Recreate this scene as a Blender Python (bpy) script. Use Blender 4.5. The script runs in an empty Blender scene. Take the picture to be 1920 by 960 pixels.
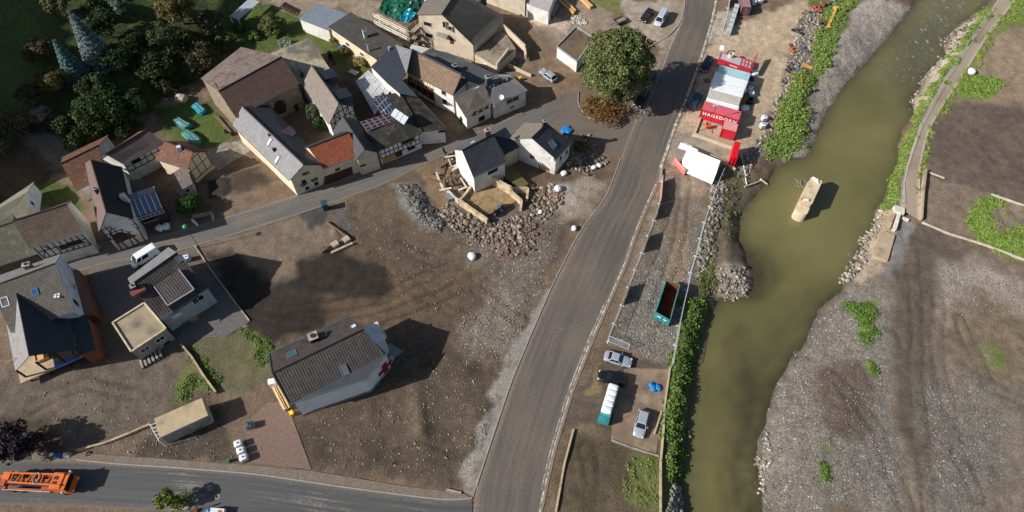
import bpy, math, random
import numpy as np
from mathutils import Vector
random.seed(7); RNG=np.random.default_rng(7)
S=bpy.context.scene; COL=S.collection
# ---------------------------------------------------------------- camera, sky, sun, exposure
CAMH=100.0; PITCH=math.radians(57); FPX=1280.0
cam=bpy.data.cameras.new('camera'); camo=bpy.data.objects.new('camera',cam); COL.objects.link(camo)
camo.location=(0,0,CAMH); camo.rotation_euler=(math.radians(90)-PITCH,0,0)
cam.sensor_width=36; cam.lens=24.0; cam.clip_start=0.5; cam.clip_end=3000
S.camera=camo
SEL=math.radians(33)
SUN=Vector((-0.955*math.cos(SEL),-0.296*math.cos(SEL),math.sin(SEL))).normalized()
W=bpy.data.worlds.new('World'); S.world=W; W.use_nodes=True
nt=W.node_tree; bg=nt.nodes['Background']; sk=nt.nodes.new('ShaderNodeTexSky')
sk.sky_type='NISHITA'; sk.sun_disc=False; sk.sun_elevation=SEL; sk.sun_rotation=math.atan2(SUN.x,SUN.y)
sk.air_density=1.0; sk.dust_density=1.5
nt.links.new(sk.outputs[0],bg.inputs[0]); bg.inputs[1].default_value=0.075
sl=bpy.data.lights.new('sun','SUN'); sl.energy=5.0; sl.angle=math.radians(0.5); sl.color=(1,.965,.915)
so=bpy.data.objects.new('sun',sl); COL.objects.link(so); so.rotation_euler=SUN.to_track_quat('Z','Y').to_euler(); so.location=(-150,-40,170)
S.view_settings.view_transform='Standard'; S.view_settings.look='None'; S.view_settings.exposure=0.28; S.view_settings.gamma=1
S.view_settings.use_curve_mapping=False
# ---------------------------------------------------------------- pixel <-> place
ST,CT=math.sin(PITCH),math.cos(PITCH)
def P(u,v,z=0.0):
    a=(u-960)/FPX; b=(v-480)/FPX; t=(CAMH-z)/(ST+b*CT)
    return Vector((a*t,(CT-b*ST)*t,z))
def XY(pts,z=0.0): return np.array([[P(u,v,z).x,P(u,v,z).y] for u,v in pts])
CAMV=Vector((0,0,CAMH))
def ray(u,v):
    a=(u-960)/FPX; b=(v-480)/FPX
    return Vector((a,CT-b*ST,-ST-b*CT))
def on_plane(u,v,p,n):
    d=ray(u,v); return CAMV+d*((p-CAMV).dot(n)/d.dot(n))
# ---------------------------------------------------------------- noise
_tab=RNG.random((256,256))
def vnoise(x,y):
    xi=np.floor(x).astype(int); yi=np.floor(y).astype(int); fx=x-xi; fy=y-yi
    fx=fx*fx*(3-2*fx); fy=fy*fy*(3-2*fy)
    a=_tab[xi&255,yi&255]; b=_tab[(xi+1)&255,yi&255]; c=_tab[xi&255,(yi+1)&255]; d=_tab[(xi+1)&255,(yi+1)&255]
    return (a*(1-fx)+b*fx)*(1-fy)+(c*(1-fx)+d*fx)*fy
def fbm(x,y,o=4):
    s=0;a=.5;t=0
    for i in range(o):
        s=s+a*vnoise(x+17.3*i,y-9.1*i); t+=a; a*=.5; x=x*2.03; y=y*2.03
    return s/t
def sstep(a,b,x):
    t=np.clip((x-a)/(b-a),0,1); return t*t*(3-2*t)
def sdf(poly,X,Y,pad=6.0):
    """signed distance, positive inside; -pad far away"""
    X=np.asarray(X,float); Y=np.asarray(Y,float); out=np.full(X.shape,-pad)
    mn=poly.min(0)-pad; mx=poly.max(0)+pad
    m=(X>mn[0])&(X<mx[0])&(Y>mn[1])&(Y<mx[1])
    if not m.any(): return out
    x=X[m]; y=Y[m]; d2=np.full(x.shape,1e9); ins=np.zeros(x.shape,bool); n=len(poly)
    for i in range(n):
        ax,ay=poly[i]; bx,by=poly[(i+1)%n]; ex,ey=bx-ax,by-ay; L=ex*ex+ey*ey+1e-12
        t=np.clip(((x-ax)*ex+(y-ay)*ey)/L,0,1)
        d2=np.minimum(d2,(x-ax-t*ex)**2+(y-ay-t*ey)**2)
        if ay!=by:
            c=((ay>y)!=(by>y))&(x<(bx-ax)*(y-ay)/(by-ay)+ax); ins^=c
    d=np.sqrt(d2); out[m]=np.where(ins,d,-d); return out
def dline(pts,X,Y,pad=8.0):
    X=np.asarray(X,float); Y=np.asarray(Y,float); out=np.full(X.shape,pad)
    mn=pts.min(0)-pad; mx=pts.max(0)+pad
    m=(X>mn[0])&(X<mx[0])&(Y>mn[1])&(Y<mx[1])
    x=X[m]; y=Y[m]; d2=np.full(x.shape,pad*pad)
    for i in range(len(pts)-1):
        ax,ay=pts[i]; bx,by=pts[i+1]; ex,ey=bx-ax,by-ay; L=ex*ex+ey*ey+1e-12
        t=np.clip(((x-ax)*ex+(y-ay)*ey)/L,0,1)
        d2=np.minimum(d2,(x-ax-t*ex)**2+(y-ay-t*ey)**2)
    out[m]=np.sqrt(d2); return out
# ---------------------------------------------------------------- colour / materials
def lin(r,g,b): return tuple(((c/255)/12.92 if c/255<=.04045 else ((c/255+.055)/1.055)**2.4) for c in (r,g,b))
MATS={}
class NT:
    def __init__(s,name):
        s.m=bpy.data.materials.new(name); s.m.use_nodes=True; s.t=s.m.node_tree; s.b=s.t.nodes['Principled BSDF']
    def n(s,ty,**k):
        x=s.t.nodes.new('ShaderNode'+ty)
        for a,v in k.items(): setattr(x,a,v)
        return x
    def l(s,a,b): s.t.links.new(a,b)
    def math(s,op,a,b=None,c=None):
        x=s.n('Math',operation=op)
        for i,v in enumerate((a,b,c)):
            if v is None: continue
            if isinstance(v,(int,float)): x.inputs[i].default_value=v
            else: s.l(v,x.inputs[i])
        return x.outputs[0]
    def mix(s,f,a,b,bt='MIX'):
        x=s.n('Mix',data_type='RGBA',blend_type=bt)
        for i,v in ((0,f),(6,a),(7,b)):
            if isinstance(v,(int,float)): x.inputs[i].default_value=v
            elif isinstance(v,tuple): x.inputs[i].default_value=(*v[:3],1)
            else: s.l(v,x.inputs[i])
        return x.outputs[2]
    def noise(s,vec,scale,detail=4,rough=.55):
        x=s.n('TexNoise'); x.inputs['Scale'].default_value=scale; x.inputs['Detail'].default_value=detail; x.inputs['Roughness'].default_value=rough
        if vec is not None: s.l(vec,x.inputs['Vector'])
        return x.outputs[0]
    def ramp(s,f,a,b,lo=0.0,hi=1.0):
        x=s.n('MapRange'); s.l(f,x.inputs[0]); x.inputs[1].default_value=a; x.inputs[2].default_value=b; x.inputs[3].default_value=lo; x.inputs[4].default_value=hi; x.clamp=True
        return x.outputs[0]
    def bump(s,h,strength,dist=.05):
        x=s.n('Bump'); x.inputs['Strength'].default_value=strength; x.inputs['Distance'].default_value=dist; s.l(h,x.inputs['Height']); s.l(x.outputs[0],s.b.inputs['Normal'])
    def set(s,rough=.8,metal=0.0,spec=.4):
        s.b.inputs['Roughness'].default_value=rough; s.b.inputs['Metallic'].default_value=metal; s.b.inputs['Specular IOR Level'].default_value=spec
def mat(name,col,rough=.8,metal=0.0,var=.25,scale=1.2,bump=.25,bscale=9.0,dirt=None,dscale=.5,spec=.4,clear=0.0):
    if name in MATS: return MATS[name]
    k=NT(name); c=lin(*col); tc=k.n('TexCoord'); v=tc.outputs['Object']
    f=k.noise(v,scale,5); a=tuple(x*(1-var) for x in c); b=tuple(min(1,x*(1+var)) for x in c)
    cc=k.mix(k.ramp(f,.3,.7),a,b)
    if dirt:
        d=k.noise(v,dscale,5,.65); cc=k.mix(k.ramp(d,.48,.68),cc,lin(*dirt))
    k.l(cc,k.b.inputs['Base Color']); k.set(rough,metal,spec)
    if clear: k.b.inputs['Coat Weight'].default_value=clear; k.b.inputs['Coat Roughness'].default_value=.08
    if bump: k.bump(k.noise(v,bscale,3),bump)
    MATS[name]=k.m; return k.m
def tile(name,c1,c2,joint,w=.32,h=.40,rough=.62,moss=None,mscale=.6,mth=.55,light=None,prof=.5,offset=0.0):
    """roof tile: uv in metres, u along the eaves, v up the slope"""
    if name in MATS: return MATS[name]
    k=NT(name); uv=k.n('UVMap').outputs[0]; tc=k.n('TexCoord').outputs['Object']
    br=k.n('TexBrick',offset=offset,offset_frequency=2,squash=1.0); k.l(uv,br.inputs['Vector'])
    br.inputs['Scale'].default_value=1.0; br.inputs['Brick Width'].default_value=w; br.inputs['Row Height'].default_value=h
    br.inputs['Mortar Size'].default_value=.035; br.inputs['Mortar Smooth'].default_value=.3; br.inputs['Bias'].default_value=-.1
    br.inputs['Color1'].default_value=(*lin(*c1),1); br.inputs['Color2'].default_value=(*lin(*c2),1); br.inputs['Mortar'].default_value=(*lin(*joint),1)
    cc=br.outputs[0]
    n=k.noise(tc,.9,5,.65); cc=k.mix(k.ramp(n,.32,.68),k.mix(.5,cc,lin(*joint)),cc)
    if moss:
        d=k.noise(tc,mscale,5,.7); cc=k.mix(k.ramp(d,mth,mth+.12,0,.85),cc,lin(*moss))
    if light:
        vo=k.n('TexVoronoi'); vo.inputs['Scale'].default_value=1.6; k.l(tc,vo.inputs['Vector']); cc=k.mix(k.ramp(vo.outputs['Distance'],.1,.16,.9,0),cc,lin(*light))
    k.l(cc,k.b.inputs['Base Color']); k.set(rough,0,.35)
    sx=k.n('SeparateXYZ'); k.l(uv,sx.inputs[0])
    wv=k.math('SINE',k.math('MULTIPLY',sx.outputs[0],2*math.pi/w)); row=k.math('FRACT',k.math('DIVIDE',sx.outputs[1],h))
    hgt=k.math('ADD',k.math('MULTIPLY',wv,.35),k.math('MULTIPLY',row,-.9)); k.bump(hgt,prof,.06)
    MATS[name]=k.m; return k.m
def glass(name='window_glass',col=(28,33,38)):
    if name in MATS: return MATS[name]
    k=NT(name); k.b.inputs['Base Color'].default_value=(*lin(*col),1); k.set(.06,0,.6); MATS[name]=k.m; return k.m
# ---------------------------------------------------------------- mesh helpers
def obj(name,V,F,m,parent=None,uv=None,smooth=False):
    me=bpy.data.meshes.new(name)
    off=Vector(parent_world(parent)) if parent else Vector((0,0,0))
    V=np.asarray([tuple(v) for v in V],float).reshape(-1,3)-np.array(off)
    me.from_pydata(V.tolist(),[],[tuple(f) for f in F]); 
    if m: me.materials.append(m)
    if uv is not None:
        l=me.uv_layers.new(name='UVMap'); l.data.foreach_set('uv',np.asarray(uv,np.float32).ravel())
    if smooth: me.polygons.foreach_set('use_smooth',[True]*len(me.polygons))
    me.update(); o=bpy.data.objects.new(name,me); COL.objects.link(o)
    if parent: o.parent=parent
    return o
def parent_world(p):
    x=Vector((0,0,0))
    while p is not None: x=x+p.location; p=p.parent
    return x
def tag(o,label=None,cat=None,group=None,kind=None):
    if label: o['label']=label
    if cat: o['category']=cat
    if group: o['group']=group
    if kind: o['kind']=kind
    return o
def thing(name,label,cat,loc=(0,0,0),group=None):
    o=bpy.data.objects.new(name,None); COL.objects.link(o); o.location=loc; o.empty_display_size=.3
    return tag(o,label,cat,group)
class MB:
    def __init__(s): s.V=[]; s.F=[]
    def add(s,V,F):
        n=len(s.V); s.V+=[Vector(v) for v in V]; s.F+=[tuple(i+n for i in f) for f in F]; return s
    def box(s,c,size,rz=0.0,ry=0.0,rx=0.0,top=1.0):
        from mathutils import Euler
        R=Euler((rx,ry,rz)).to_matrix(); c=Vector(c); hx,hy,hz=[x/2 for x in size]
        V=[]
        for z,k in ((-hz,1),(hz,top)):
            for x,y in ((-hx,-hy),(hx,-hy),(hx,hy),(-hx,hy)): V.append(c+R@Vector((x*k,y*k,z)))
        return s.add(V,[(3,2,1,0),(4,5,6,7),(0,1,5,4),(1,2,6,5),(2,3,7,6),(3,0,4,7)])
    def bar(s,p,q,w,h,up=Vector((0,0,1))):
        p=Vector(p);q=Vector(q);d=(q-p).normalized()
        if abs(d.dot(up))>.98: up=Vector((1,0,0))
        a=d.cross(up).normalized()*(w/2); b=a.cross(d).normalized()*(h/2)
        V=[p-a-b,p+a-b,p+a+b,p-a+b,q-a-b,q+a-b,q+a+b,q-a+b]
        return s.add(V,[(3,2,1,0),(4,5,6,7),(0,1,5,4),(1,2,6,5),(2,3,7,6),(3,0,4,7)])
    def tube(s,p,q,r,n=6,r2=None):
        p=Vector(p);q=Vector(q);d=(q-p).normalized(); up=Vector((0,0,1)) if abs(d.z)<.95 else Vector((1,0,0))
        a=d.cross(up).normalized(); b=a.cross(d); r2=r if r2 is None else r2
        V=[];F=[]
        for i in range(n):
            t=2*math.pi*i/n; e=a*math.cos(t)+b*math.sin(t); V+= [p+e*r,q+e*r2]
        for i in range(n):
            j=(i+1)%n; F.append((2*i,2*j,2*j+1,2*i+1))
        F.append(tuple(2*i+1 for i in range(n))); F.append(tuple(2*i for i in reversed(range(n))))
        return s.add(V,F)
    def prism(s,pts,z0,z1,top=None):
        n=len(pts); top=top or pts
        V=[(p[0],p[1],z0) for p in pts]+[(p[0],p[1],z1) for p in top]
        return s.add(V,[tuple(reversed(range(n))),tuple(range(n,2*n))]+[(i,(i+1)%n,n+(i+1)%n,n+i) for i in range(n)])
    def slab(s,pts,th):
        pts=[Vector(p) for p in pts]; n=len(pts); nn=newell(pts)
        V=pts+[p-nn*th for p in pts]
        return s.add(V,[tuple(range(n)),tuple(reversed(range(n,2*n)))]+[(i,n+i,n+(i+1)%n,(i+1)%n) for i in range(n)])
    def build(s,name,m,parent=None,smooth=False): return obj(name,s.V,s.F,m,parent,None,smooth)
def newell(pts):
    n=Vector((0,0,0))
    for i in range(len(pts)):
        a=pts[i];b=pts[(i+1)%len(pts)]
        n+=Vector(((a.y-b.y)*(a.z+b.z),(a.z-b.z)*(a.x+b.x),(a.x-b.x)*(a.y+b.y)))
    n.normalize(); return n if n.z>=0 else -n
def ccw(pts):
    a=sum(pts[i].x*pts[(i+1)%len(pts)].y-pts[(i+1)%len(pts)].x*pts[i].y for i in range(len(pts)))
    return list(pts) if a>0 else list(reversed(pts))
# ================================================================ terrain
RIV_L=[(1800,-140),(1725,0),(1653,87),(1607,137),(1577,170),(1550,217),(1530,263),(1520,290),(1477,305),(1457,313),(1440,345),(1407,380),(1390,410),(1387,453),(1403,487),(1413,510),(1413,547),(1393,558),(1350,563),(1332,587),(1315,633),(1304,673),(1294,750),(1286,827),(1279,907),(1284,960),(1290,1120)]
RIV_R=[(1432,1120),(1427,960),(1423,917),(1417,870),(1423,823),(1437,773),(1443,750),(1454,717),(1478,673),(1508,640),(1515,620),(1538,570),(1577,543),(1587,510),(1607,477),(1620,447),(1637,423),(1640,393),(1653,380),(1670,340),(1682,307),(1680,273),(1690,243),(1713,213),(1710,187),(1727,160),(1737,133),(1770,103),(1767,77),(1800,43),(1842,15),(1950,-140)]
ZW=-2.0
RIV=XY(RIV_L+RIV_R,ZW)
_cl=sorted([( (P(*a,ZW).y), P(*a,ZW).x) for a in RIV_L]); _cr=sorted([((P(*a,ZW).y),P(*a,ZW).x) for a in RIV_R])
def riv_center(Y): return .5*(np.interp(Y,[a for a,b in _cl],[b for a,b in _cl])+np.interp(Y,[a for a,b in _cr],[b for a,b in _cr]))
HILL=XY([(-500,470),(-150,420),(0,385),(60,352),(118,292),(200,248),(262,225),(310,180),(380,112),(440,64),(470,15),(500,-80),(-900,-80)])
SHADE_RIDGE=np.array([(-97,60),(-101,80),(-113,100),(-127,120),(-142,150),(-200,520),(-600,520),(-600,60)])  # unseen ridge left of view, shaped so its shadow covers hillside and nearby houses
ROAD_L=[(880,1010),(888,960),(893,912),(925,815),(960,712),(993,633),(1033,540),(1073,460),(1098,417),(1116,399),(1140,363),(1155,320),(1164,297),(1185,240),(1215,175),(1237,118),(1262,70),(1278,38),(1284,0),(1296,-80)]
ROAD_R=[(1000,1010),(1018,960),(1026,918),(1044,840),(1075,737),(1113,640),(1143,572),(1177,495),(1195,440),(1215,390),(1236,345),(1240,318),(1250,292),(1267,240),(1288,190),(1311,128),(1326,80),(1338,38),(1346,0),(1360,-80)]
LANE_U=[(-60,535),(60,500),(190,463),(240,452),(310,440),(400,414),(480,390),(560,364),(640,337),(720,309),(800,283),(850,265),(930,233),(995,204),(1048,182)]
LANE_D=[(-50,575),(70,535),(195,494),(280,480),(330,472),(400,452),(480,428),(560,402),(640,375),(720,346),(795,308),(845,287),(935,258),(1005,232),(1052,232)]
BOT_U=[(-80,862),(60,862),(143,862),(213,870),(330,877),(480,889),(560,901),(647,914),(760,929),(845,939),(885,934)]
BOT_D=[(-80,948),(60,947),(143,950),(213,953),(330,960),(480,972),(560,985),(647,1000),(760,1020),(845,1030),(885,1040)]
PATH_L=[(1890,-60),(1872,0),(1817,80),(1773,147),(1723,240),(1698,320),(1688,392)]
PATH_R=[(1930,-60),(1905,0),(1857,60),(1807,140),(1767,200),(1740,247),(1724,320),(1727,415)]
def strip(L,R): return XY(L+list(reversed(R)))
ROADS=[strip(ROAD_L,ROAD_R),strip(LANE_U,LANE_D),strip(BOT_U,BOT_D),strip(PATH_L,PATH_R)]
JUNC=XY([(1030,188),(1062,174),(1086,176),(1085,192),(1100,222),(1140,232),(1172,222),(1196,180),(1216,170),(1200,240),(1175,275),(1163,300),(1120,262),(1060,236),(1012,232)])
ISLAND=XY([(1085,170),(1082,190),(1093,213),(1118,228),(1150,228),(1174,217),(1186,196),(1200,165),(1212,125),(1150,110),(1100,120)])
# mounds: px, py, rx, ry (m), height, angle
MOUNDS=[(455,335,5.5,3.2,1.0,.3),(415,350,3.5,2.6,.7,0),(660,530,10,6,.55,.2),(560,560,8,5,.35,0),(790,790,1.3,6,.7,.25),(915,800,4,9,.35,.3),(785,395,2.5,6,.8,.5),(830,430,3,3,.6,0),(1075,300,3,5,.5,0),(1050,355,3,3,.5,0),(1010,445,5,4,.5,0),(940,450,6,4,.4,0),
 (630,437,.95,1.25,.75,.3),(1565,130,4,3,1.4,0),(1590,80,7,10,.7,0),(1495,150,3,7,.4,0),(1370,420,1.4,9,.7,-.2),(1640,470,2,7,.8,-.3),(590,410,3,2.2,.3,0),(1390,440,3,6,.3,0),(1550,750,10,8,.5,.2),(1590,560,4,6,.4,0),(880,700,3,1.2,.4,.4)]
_M=[(P(a,b).x,P(a,b).y,rx,ry,h,r) for a,b,rx,ry,h,r in MOUNDS]
FLATS=[XY(p) for p in ([(1258,262),(1420,262),(1430,90),(1310,85)],[(160,500),(300,480),(460,600),(330,640),(240,560)],[(420,780),(560,745),(590,880),(450,870)],[(1120,640),(1255,690),(1235,860),(1070,800)])]
def hf(X,Y):
    X=np.asarray(X,float); Y=np.asarray(Y,float)
    s=sdf(HILL,X,Y,60.0); z=np.where(s>0,s*.30+2.5*sstep(0,5,s),0.0)
    z=z+np.where(s>0,(fbm(X*.08,Y*.08)-.5)*3*sstep(0,8,s),0)
    s2=sdf(SHADE_RIDGE,X,Y,200.0); cap=np.interp(Y,[60,75,95,130],[6,26,52,100]); z=z+np.where(s2>0,np.minimum(s2*1.3,cap*(.85+.3*fbm(X*.02,Y*.05))),0.0)
    nz=(fbm(X*.22+5,Y*.22,4)-.5)*.55+(fbm(X*1.1,Y*1.1,3)-.5)*.16
    flat=np.zeros(X.shape)
    for p in ROADS+[JUNC]: flat=np.maximum(flat,sstep(-2.2,-.3,sdf(p,X,Y,4.0)))
    for p in FLATS: flat=np.maximum(flat,.85*sstep(-2.2,-.3,sdf(p,X,Y,4.0)))
    for mx,my,rx,ry,h,r in _M:
        dx=X-mx; dy=Y-my; c,sn=math.cos(r),math.sin(r); q=((dx*c+dy*sn)/rx)**2+((-dx*sn+dy*c)/ry)**2
        z=z+h*np.exp(-q*1.6)*(.75+.5*fbm(X*.9,Y*.9,3))*(1-flat)
    z=z+nz*(1-flat)-.05*flat
    d=-sdf(RIV,X+1.2*(fbm(X*.4,Y*.4)-.5),Y+1.2*(fbm(X*.4+9,Y*.4)-.5),30.0)
    right=X>riv_center(Y); wd=np.where(right,np.where(Y>75,4.0,9.0),np.where(Y>88,8.0,np.where(Y>57,6.5,3.6)))
    t=np.clip(d/wd,0,1); bank=ZW-.12+(0-ZW+.12)*(t*(2-t))
    bed=ZW-.12-.5*np.clip(-d/2.5,0,1)
    zz=np.where(d>wd,z,np.where(d>0,np.minimum(bank+(z)*t+nz*.5*(1-t),np.maximum(z,bank)),bed))
    return zz
GRIDH={}
def hz(x,y):
    if 'H' in GRIDH and -139<x<139 and 9<y<151:
        fx=(x+140)/.42; fy=(y-8)/.42; i=int(fx); j=int(fy); fx-=i; fy-=j; H=GRIDH['H']
        return float((H[j,i]*(1-fx)+H[j,i+1]*fx)*(1-fy)+(H[j+1,i]*(1-fx)+H[j+1,i+1]*fx)*fy)
    return float(hf(np.array([x]),np.array([y]))[0])
def G(u,v):
    z=0.0
    for i in range(14):
        p=P(u,v,z); z=z*.4+.6*hz(p.x,p.y)
    p=P(u,v,z); p.z=hz(p.x,p.y); return p
# --- soil zones: polygon, colour, stones 0..1, edge blend m, grass 0..1
Z=[]
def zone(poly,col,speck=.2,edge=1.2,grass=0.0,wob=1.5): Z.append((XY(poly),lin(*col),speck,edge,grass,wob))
zone([(-900,470),(-100,410),(0,400),(60,370),(118,302),(270,235),(330,190),(390,130),(470,30),(520,-80),(-900,-80)],(50,60,34),0,2,.8)
zone([(-20,20),(130,60),(140,200),(60,260),(-20,230)],(66,82,42),0,4,.9)
zone([(0,270),(120,230),(170,300),(100,330),(0,390)],(82,70,56),.2,3,.2)
zone([(60,280),(150,270),(160,300),(100,318)],(128,118,110),.3,2,0)
zone([(262,225),(310,180),(345,160),(330,205),(285,240)],(140,128,112),.3,1.2,0)
zone([(290,200),(400,185),(440,255),(380,290),(300,245)],(74,92,44),0,1.5,.9)
zone([(400,60),(480,0),(560,30),(610,60),(700,130),(660,150),(580,70),(500,100),(440,100)],(78,92,46),.05,1.5,.8)
zone([(60,340),(140,350),(160,395),(100,400),(50,370)],(66,80,40),0,1,.8)
# village yards
zone([(480,0),(720,0),(800,90),(700,60),(640,10),(560,30)],(150,134,112),.2,1.5)
zone([(590,110),(690,180),(720,260),(640,230),(600,160)],(92,76,60),.1,1)
zone([(940,20),(1100,60),(1090,170),(1000,210),(960,160),(920,110)],(128,106,82),.25,2)
zone([(960,0),(1120,0),(1180,60),(1100,110),(1010,60)],(150,132,110),.35,2)
zone([(1150,0),(1280,0),(1275,55),(1240,90),(1190,60),(1170,20)],(172,156,136),.2,1)
zone([(1105,0),(1170,0),(1165,28),(1115,12)],(120,122,66),.1,.8,.6)
zone([(990,10),(1075,45),(1060,62),(960,30)],(190,170,146),.1,.6)
zone([(1240,40),(1290,-40),(1285,60),(1240,120),(1215,150),(1215,120),(1250,80)],(150,134,112),.2,1)
# fields between lane and road
zone([(380,445),(560,400),(620,390),(700,350),(800,310),(1100,300),(1150,320),(1090,410),(1030,520),(960,700),(890,900),(850,915),(560,870),(420,560)],(100,84,67),.45,1)
zone([(380,450),(600,385),(660,460),(600,490),(540,510),(440,530),(400,500)],(126,109,91),.12,3)
zone([(620,440),(720,470),(860,560),(870,600),(700,600),(620,580)],(106,87,67),.3,3)
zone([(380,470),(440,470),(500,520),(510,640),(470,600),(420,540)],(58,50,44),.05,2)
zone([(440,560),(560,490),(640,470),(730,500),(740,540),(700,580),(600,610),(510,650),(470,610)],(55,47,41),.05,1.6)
zone([(445,470),(520,440),(560,470),(545,520),(520,540),(500,500)],(128,110,91),.15,2)
zone([(600,560),(720,560),(860,500),(900,540),(760,600),(620,610)],(104,85,65),.3,2.5)
zone([(740,345),(780,345),(830,420),(835,450),(790,430),(750,390)],(112,109,106),1,1.2)
zone([(820,400),(930,400),(1010,370),(1060,420),(1010,560),(940,640),(860,620),(930,540),(870,470)],(112,101,90),1,3)
zone([(780,310),(850,305),(860,350),(870,420),(840,420),(800,370)],(136,113,86),.15,1.2)
zone([(860,600),(980,560),(960,680),(860,660)],(122,110,98),.9,3)
zone([(700,600),(860,600),(850,640),(730,650)],(100,82,66),.5,3)
zone([(560,790),(650,760),(700,700),(800,640),(870,660),(945,740),(890,880),(860,915),(640,880),(580,850)],(88,75,61),.5,2)
zone([(660,740),(760,720),(780,800),(690,850),(640,820)],(96,81,65),.2,4)
zone([(860,915),(893,912),(960,712),(1033,545),(1025,540),(940,700),(905,800),(875,870)],(150,143,135),.9,1)
zone([(1030,360),(1110,320),(1140,345),(1105,400),(1050,420)],(150,136,118),.5,2)
zone([(1040,345),(1090,345),(1080,380),(1050,375)],(168,158,146),.5,1.2)
zone([(555,395),(605,385),(612,400),(608,420),(585,432)],(78,74,72),.5,.5)
zone([(628,380),(645,385),(672,450),(660,458),(640,420)],(92,88,86),.8,.5)
zone([(350,330),(380,300),(480,290),(545,370),(400,410)],(126,105,84),.3,1.2)
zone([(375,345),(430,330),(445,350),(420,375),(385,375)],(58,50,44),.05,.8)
zone([(430,330),(490,315),(505,335),(450,365)],(90,76,62),.3,1)
zone([(370,290),(440,262),(470,280),(395,325)],(150,142,130),.1,.5)
# left yards
zone([(165,500),(250,495),(330,480),(360,470),(400,540),(465,600),(420,625),(330,640),(240,560),(215,600),(180,560)],(104,100,96),.1,.5)
zone([(0,690),(200,600),(240,665),(330,640),(410,740),(285,800),(150,848),(0,850)],(106,94,81),.3,1)  # vignette darkening is included in this soil colour
zone([(350,640),(430,600),(500,640),(520,700),(450,730),(405,740)],(104,98,72),.15,1.2,.35)
zone([(455,600),(512,655),(505,690),(480,650)],(92,118,52),.05,.8,1)
zone([(345,690),(360,680),(400,730),(330,760),(320,730)],(104,112,62),.2,1.2,.7)
zone([(410,610),(440,600),(465,590),(468,603),(425,628)],(166,156,148),.2,.3)
zone([(390,745),(430,780),(450,870),(250,860),(285,800)],(84,73,62),.5,1)
zone([(0,780),(90,780),(120,850),(0,860)],(72,62,52),.2,2)
zone([(470,740),(560,745),(500,760),(440,790)],(120,100,82),.3,1)
# strip between main road and river
zone([(1240,318),(1345,320),(1340,420),(1300,560),(1260,690),(1140,640),(1200,450)],(128,113,97),.75,1.2)
zone([(1240,480),(1320,400),(1300,560),(1262,690),(1140,642),(1190,520)],(116,109,100),1,1.2)
zone([(1270,420),(1300,400),(1285,530),(1245,530)],(138,114,90),.4,1)
zone([(1280,320),(1310,325),(1320,370),(1270,370)],(156,136,112),.4,1.5)
zone([(1345,60),(1500,0),(1530,0),(1480,120),(1430,260),(1330,320),(1250,300),(1290,200),(1320,100)],(184,161,132),.3,1.5)
zone([(1340,20),(1370,20),(1365,75),(1325,80)],(182,170,152),.8,.8)
zone([(1240,255),(1310,250),(1370,280),(1345,320),(1260,300)],(152,138,122),.4,1)
zone([(1490,60),(1530,0),(1560,0),(1500,150),(1440,290),(1345,330),(1330,420),(1360,430),(1400,300),(1455,230)],(134,120,106),.9,1.5)
zone([(1560,0),(1720,0),(1650,87),(1600,140),(1550,217),(1520,290),(1475,300),(1490,230),(1520,150)],(160,149,138),1,1.5)
zone([(1515,0),(1610,0),(1590,50),(1560,110),(1520,180),(1480,290),(1440,290),(1470,220),(1520,130),(1535,60)],(96,116,58),.2,1,.7)
zone([(1330,330),(1440,330),(1390,410),(1385,460),(1410,520),(1410,550),(1350,560),(1310,600),(1290,560),(1320,440)],(112,98,80),.6,1.2,.25)
zone([(1340,500),(1400,490),(1415,545),(1350,560)],(146,132,114),1,1)
zone([(1290,560),(1330,560),(1310,640),(1285,830),(1278,960),(1240,960),(1250,800),(1268,690)],(78,92,44),.2,.6,.9)
zone([(1135,645),(1255,692),(1242,790),(1232,855),(1140,830),(1115,800),(1050,790)],(98,84,71),.15,.8)
zone([(1170,690),(1250,695),(1235,800),(1150,800)],(106,91,77),.25,1.5)
zone([(1060,800),(1140,830),(1236,855),(1240,960),(1040,960),(1050,880)],(92,79,62),.35,.8,.15)
zone([(1190,850),(1236,855),(1240,960),(1180,930)],(104,108,62),.3,1.5,.6)
zone([(1130,670),(1120,740),(1105,735),(1118,680)],(134,112,72),0,.4)
# right bank, vignette darkening put into the soil colours
zone([(1700,420),(1920,500),(1960,960),(1425,960),(1440,760),(1510,640),(1590,520),(1640,450)],(126,113,98),.4,1.5)
zone([(1500,600),(1640,500),(1680,640),(1660,760),(1700,960),(1425,960),(1425,820),(1450,720)],(120,113,104),1,1.5)
zone([(1530,690),(1620,670),(1640,740),(1620,830),(1560,810),(1530,750)],(102,88,77),.3,2)
zone([(1680,430),(1740,420),(1820,470),(1770,520),(1750,640),(1760,800),(1730,900),(1680,800),(1670,600)],(102,89,77),.2,2)
zone([(1760,490),(1850,490),(1920,540),(1920,600),(1860,600),(1790,620),(1760,560)],(150,138,124),.8,3)
zone([(1790,570),(1850,545),(1920,600),(1940,700),(1800,720),(1770,640)],(120,104,82),.2,4)
zone([(1720,720),(1830,700),(1900,800),(1850,960),(1740,960)],(116,109,100),.9,4)
zone([(1740,180),(1810,150),(1920,200),(1960,380),(1920,390),(1735,330)],(104,89,78),.05,1)
zone([(1810,60),(1880,20),(1960,60),(1960,200),(1800,190)],(146,126,102),.25,2)
zone([(1730,325),(1920,385),(1960,490),(1740,420)],(132,114,96),.3,1)
zone([(1800,150),(1850,140),(1885,155),(1850,185),(1800,185)],(112,132,62),.1,1.2,.9)
zone([(1825,380),(1860,365),(1890,380),(1850,400),(1870,440),(1930,420),(1930,480),(1890,480),(1820,440)],(110,134,58),.1,1.2,1)
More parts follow.
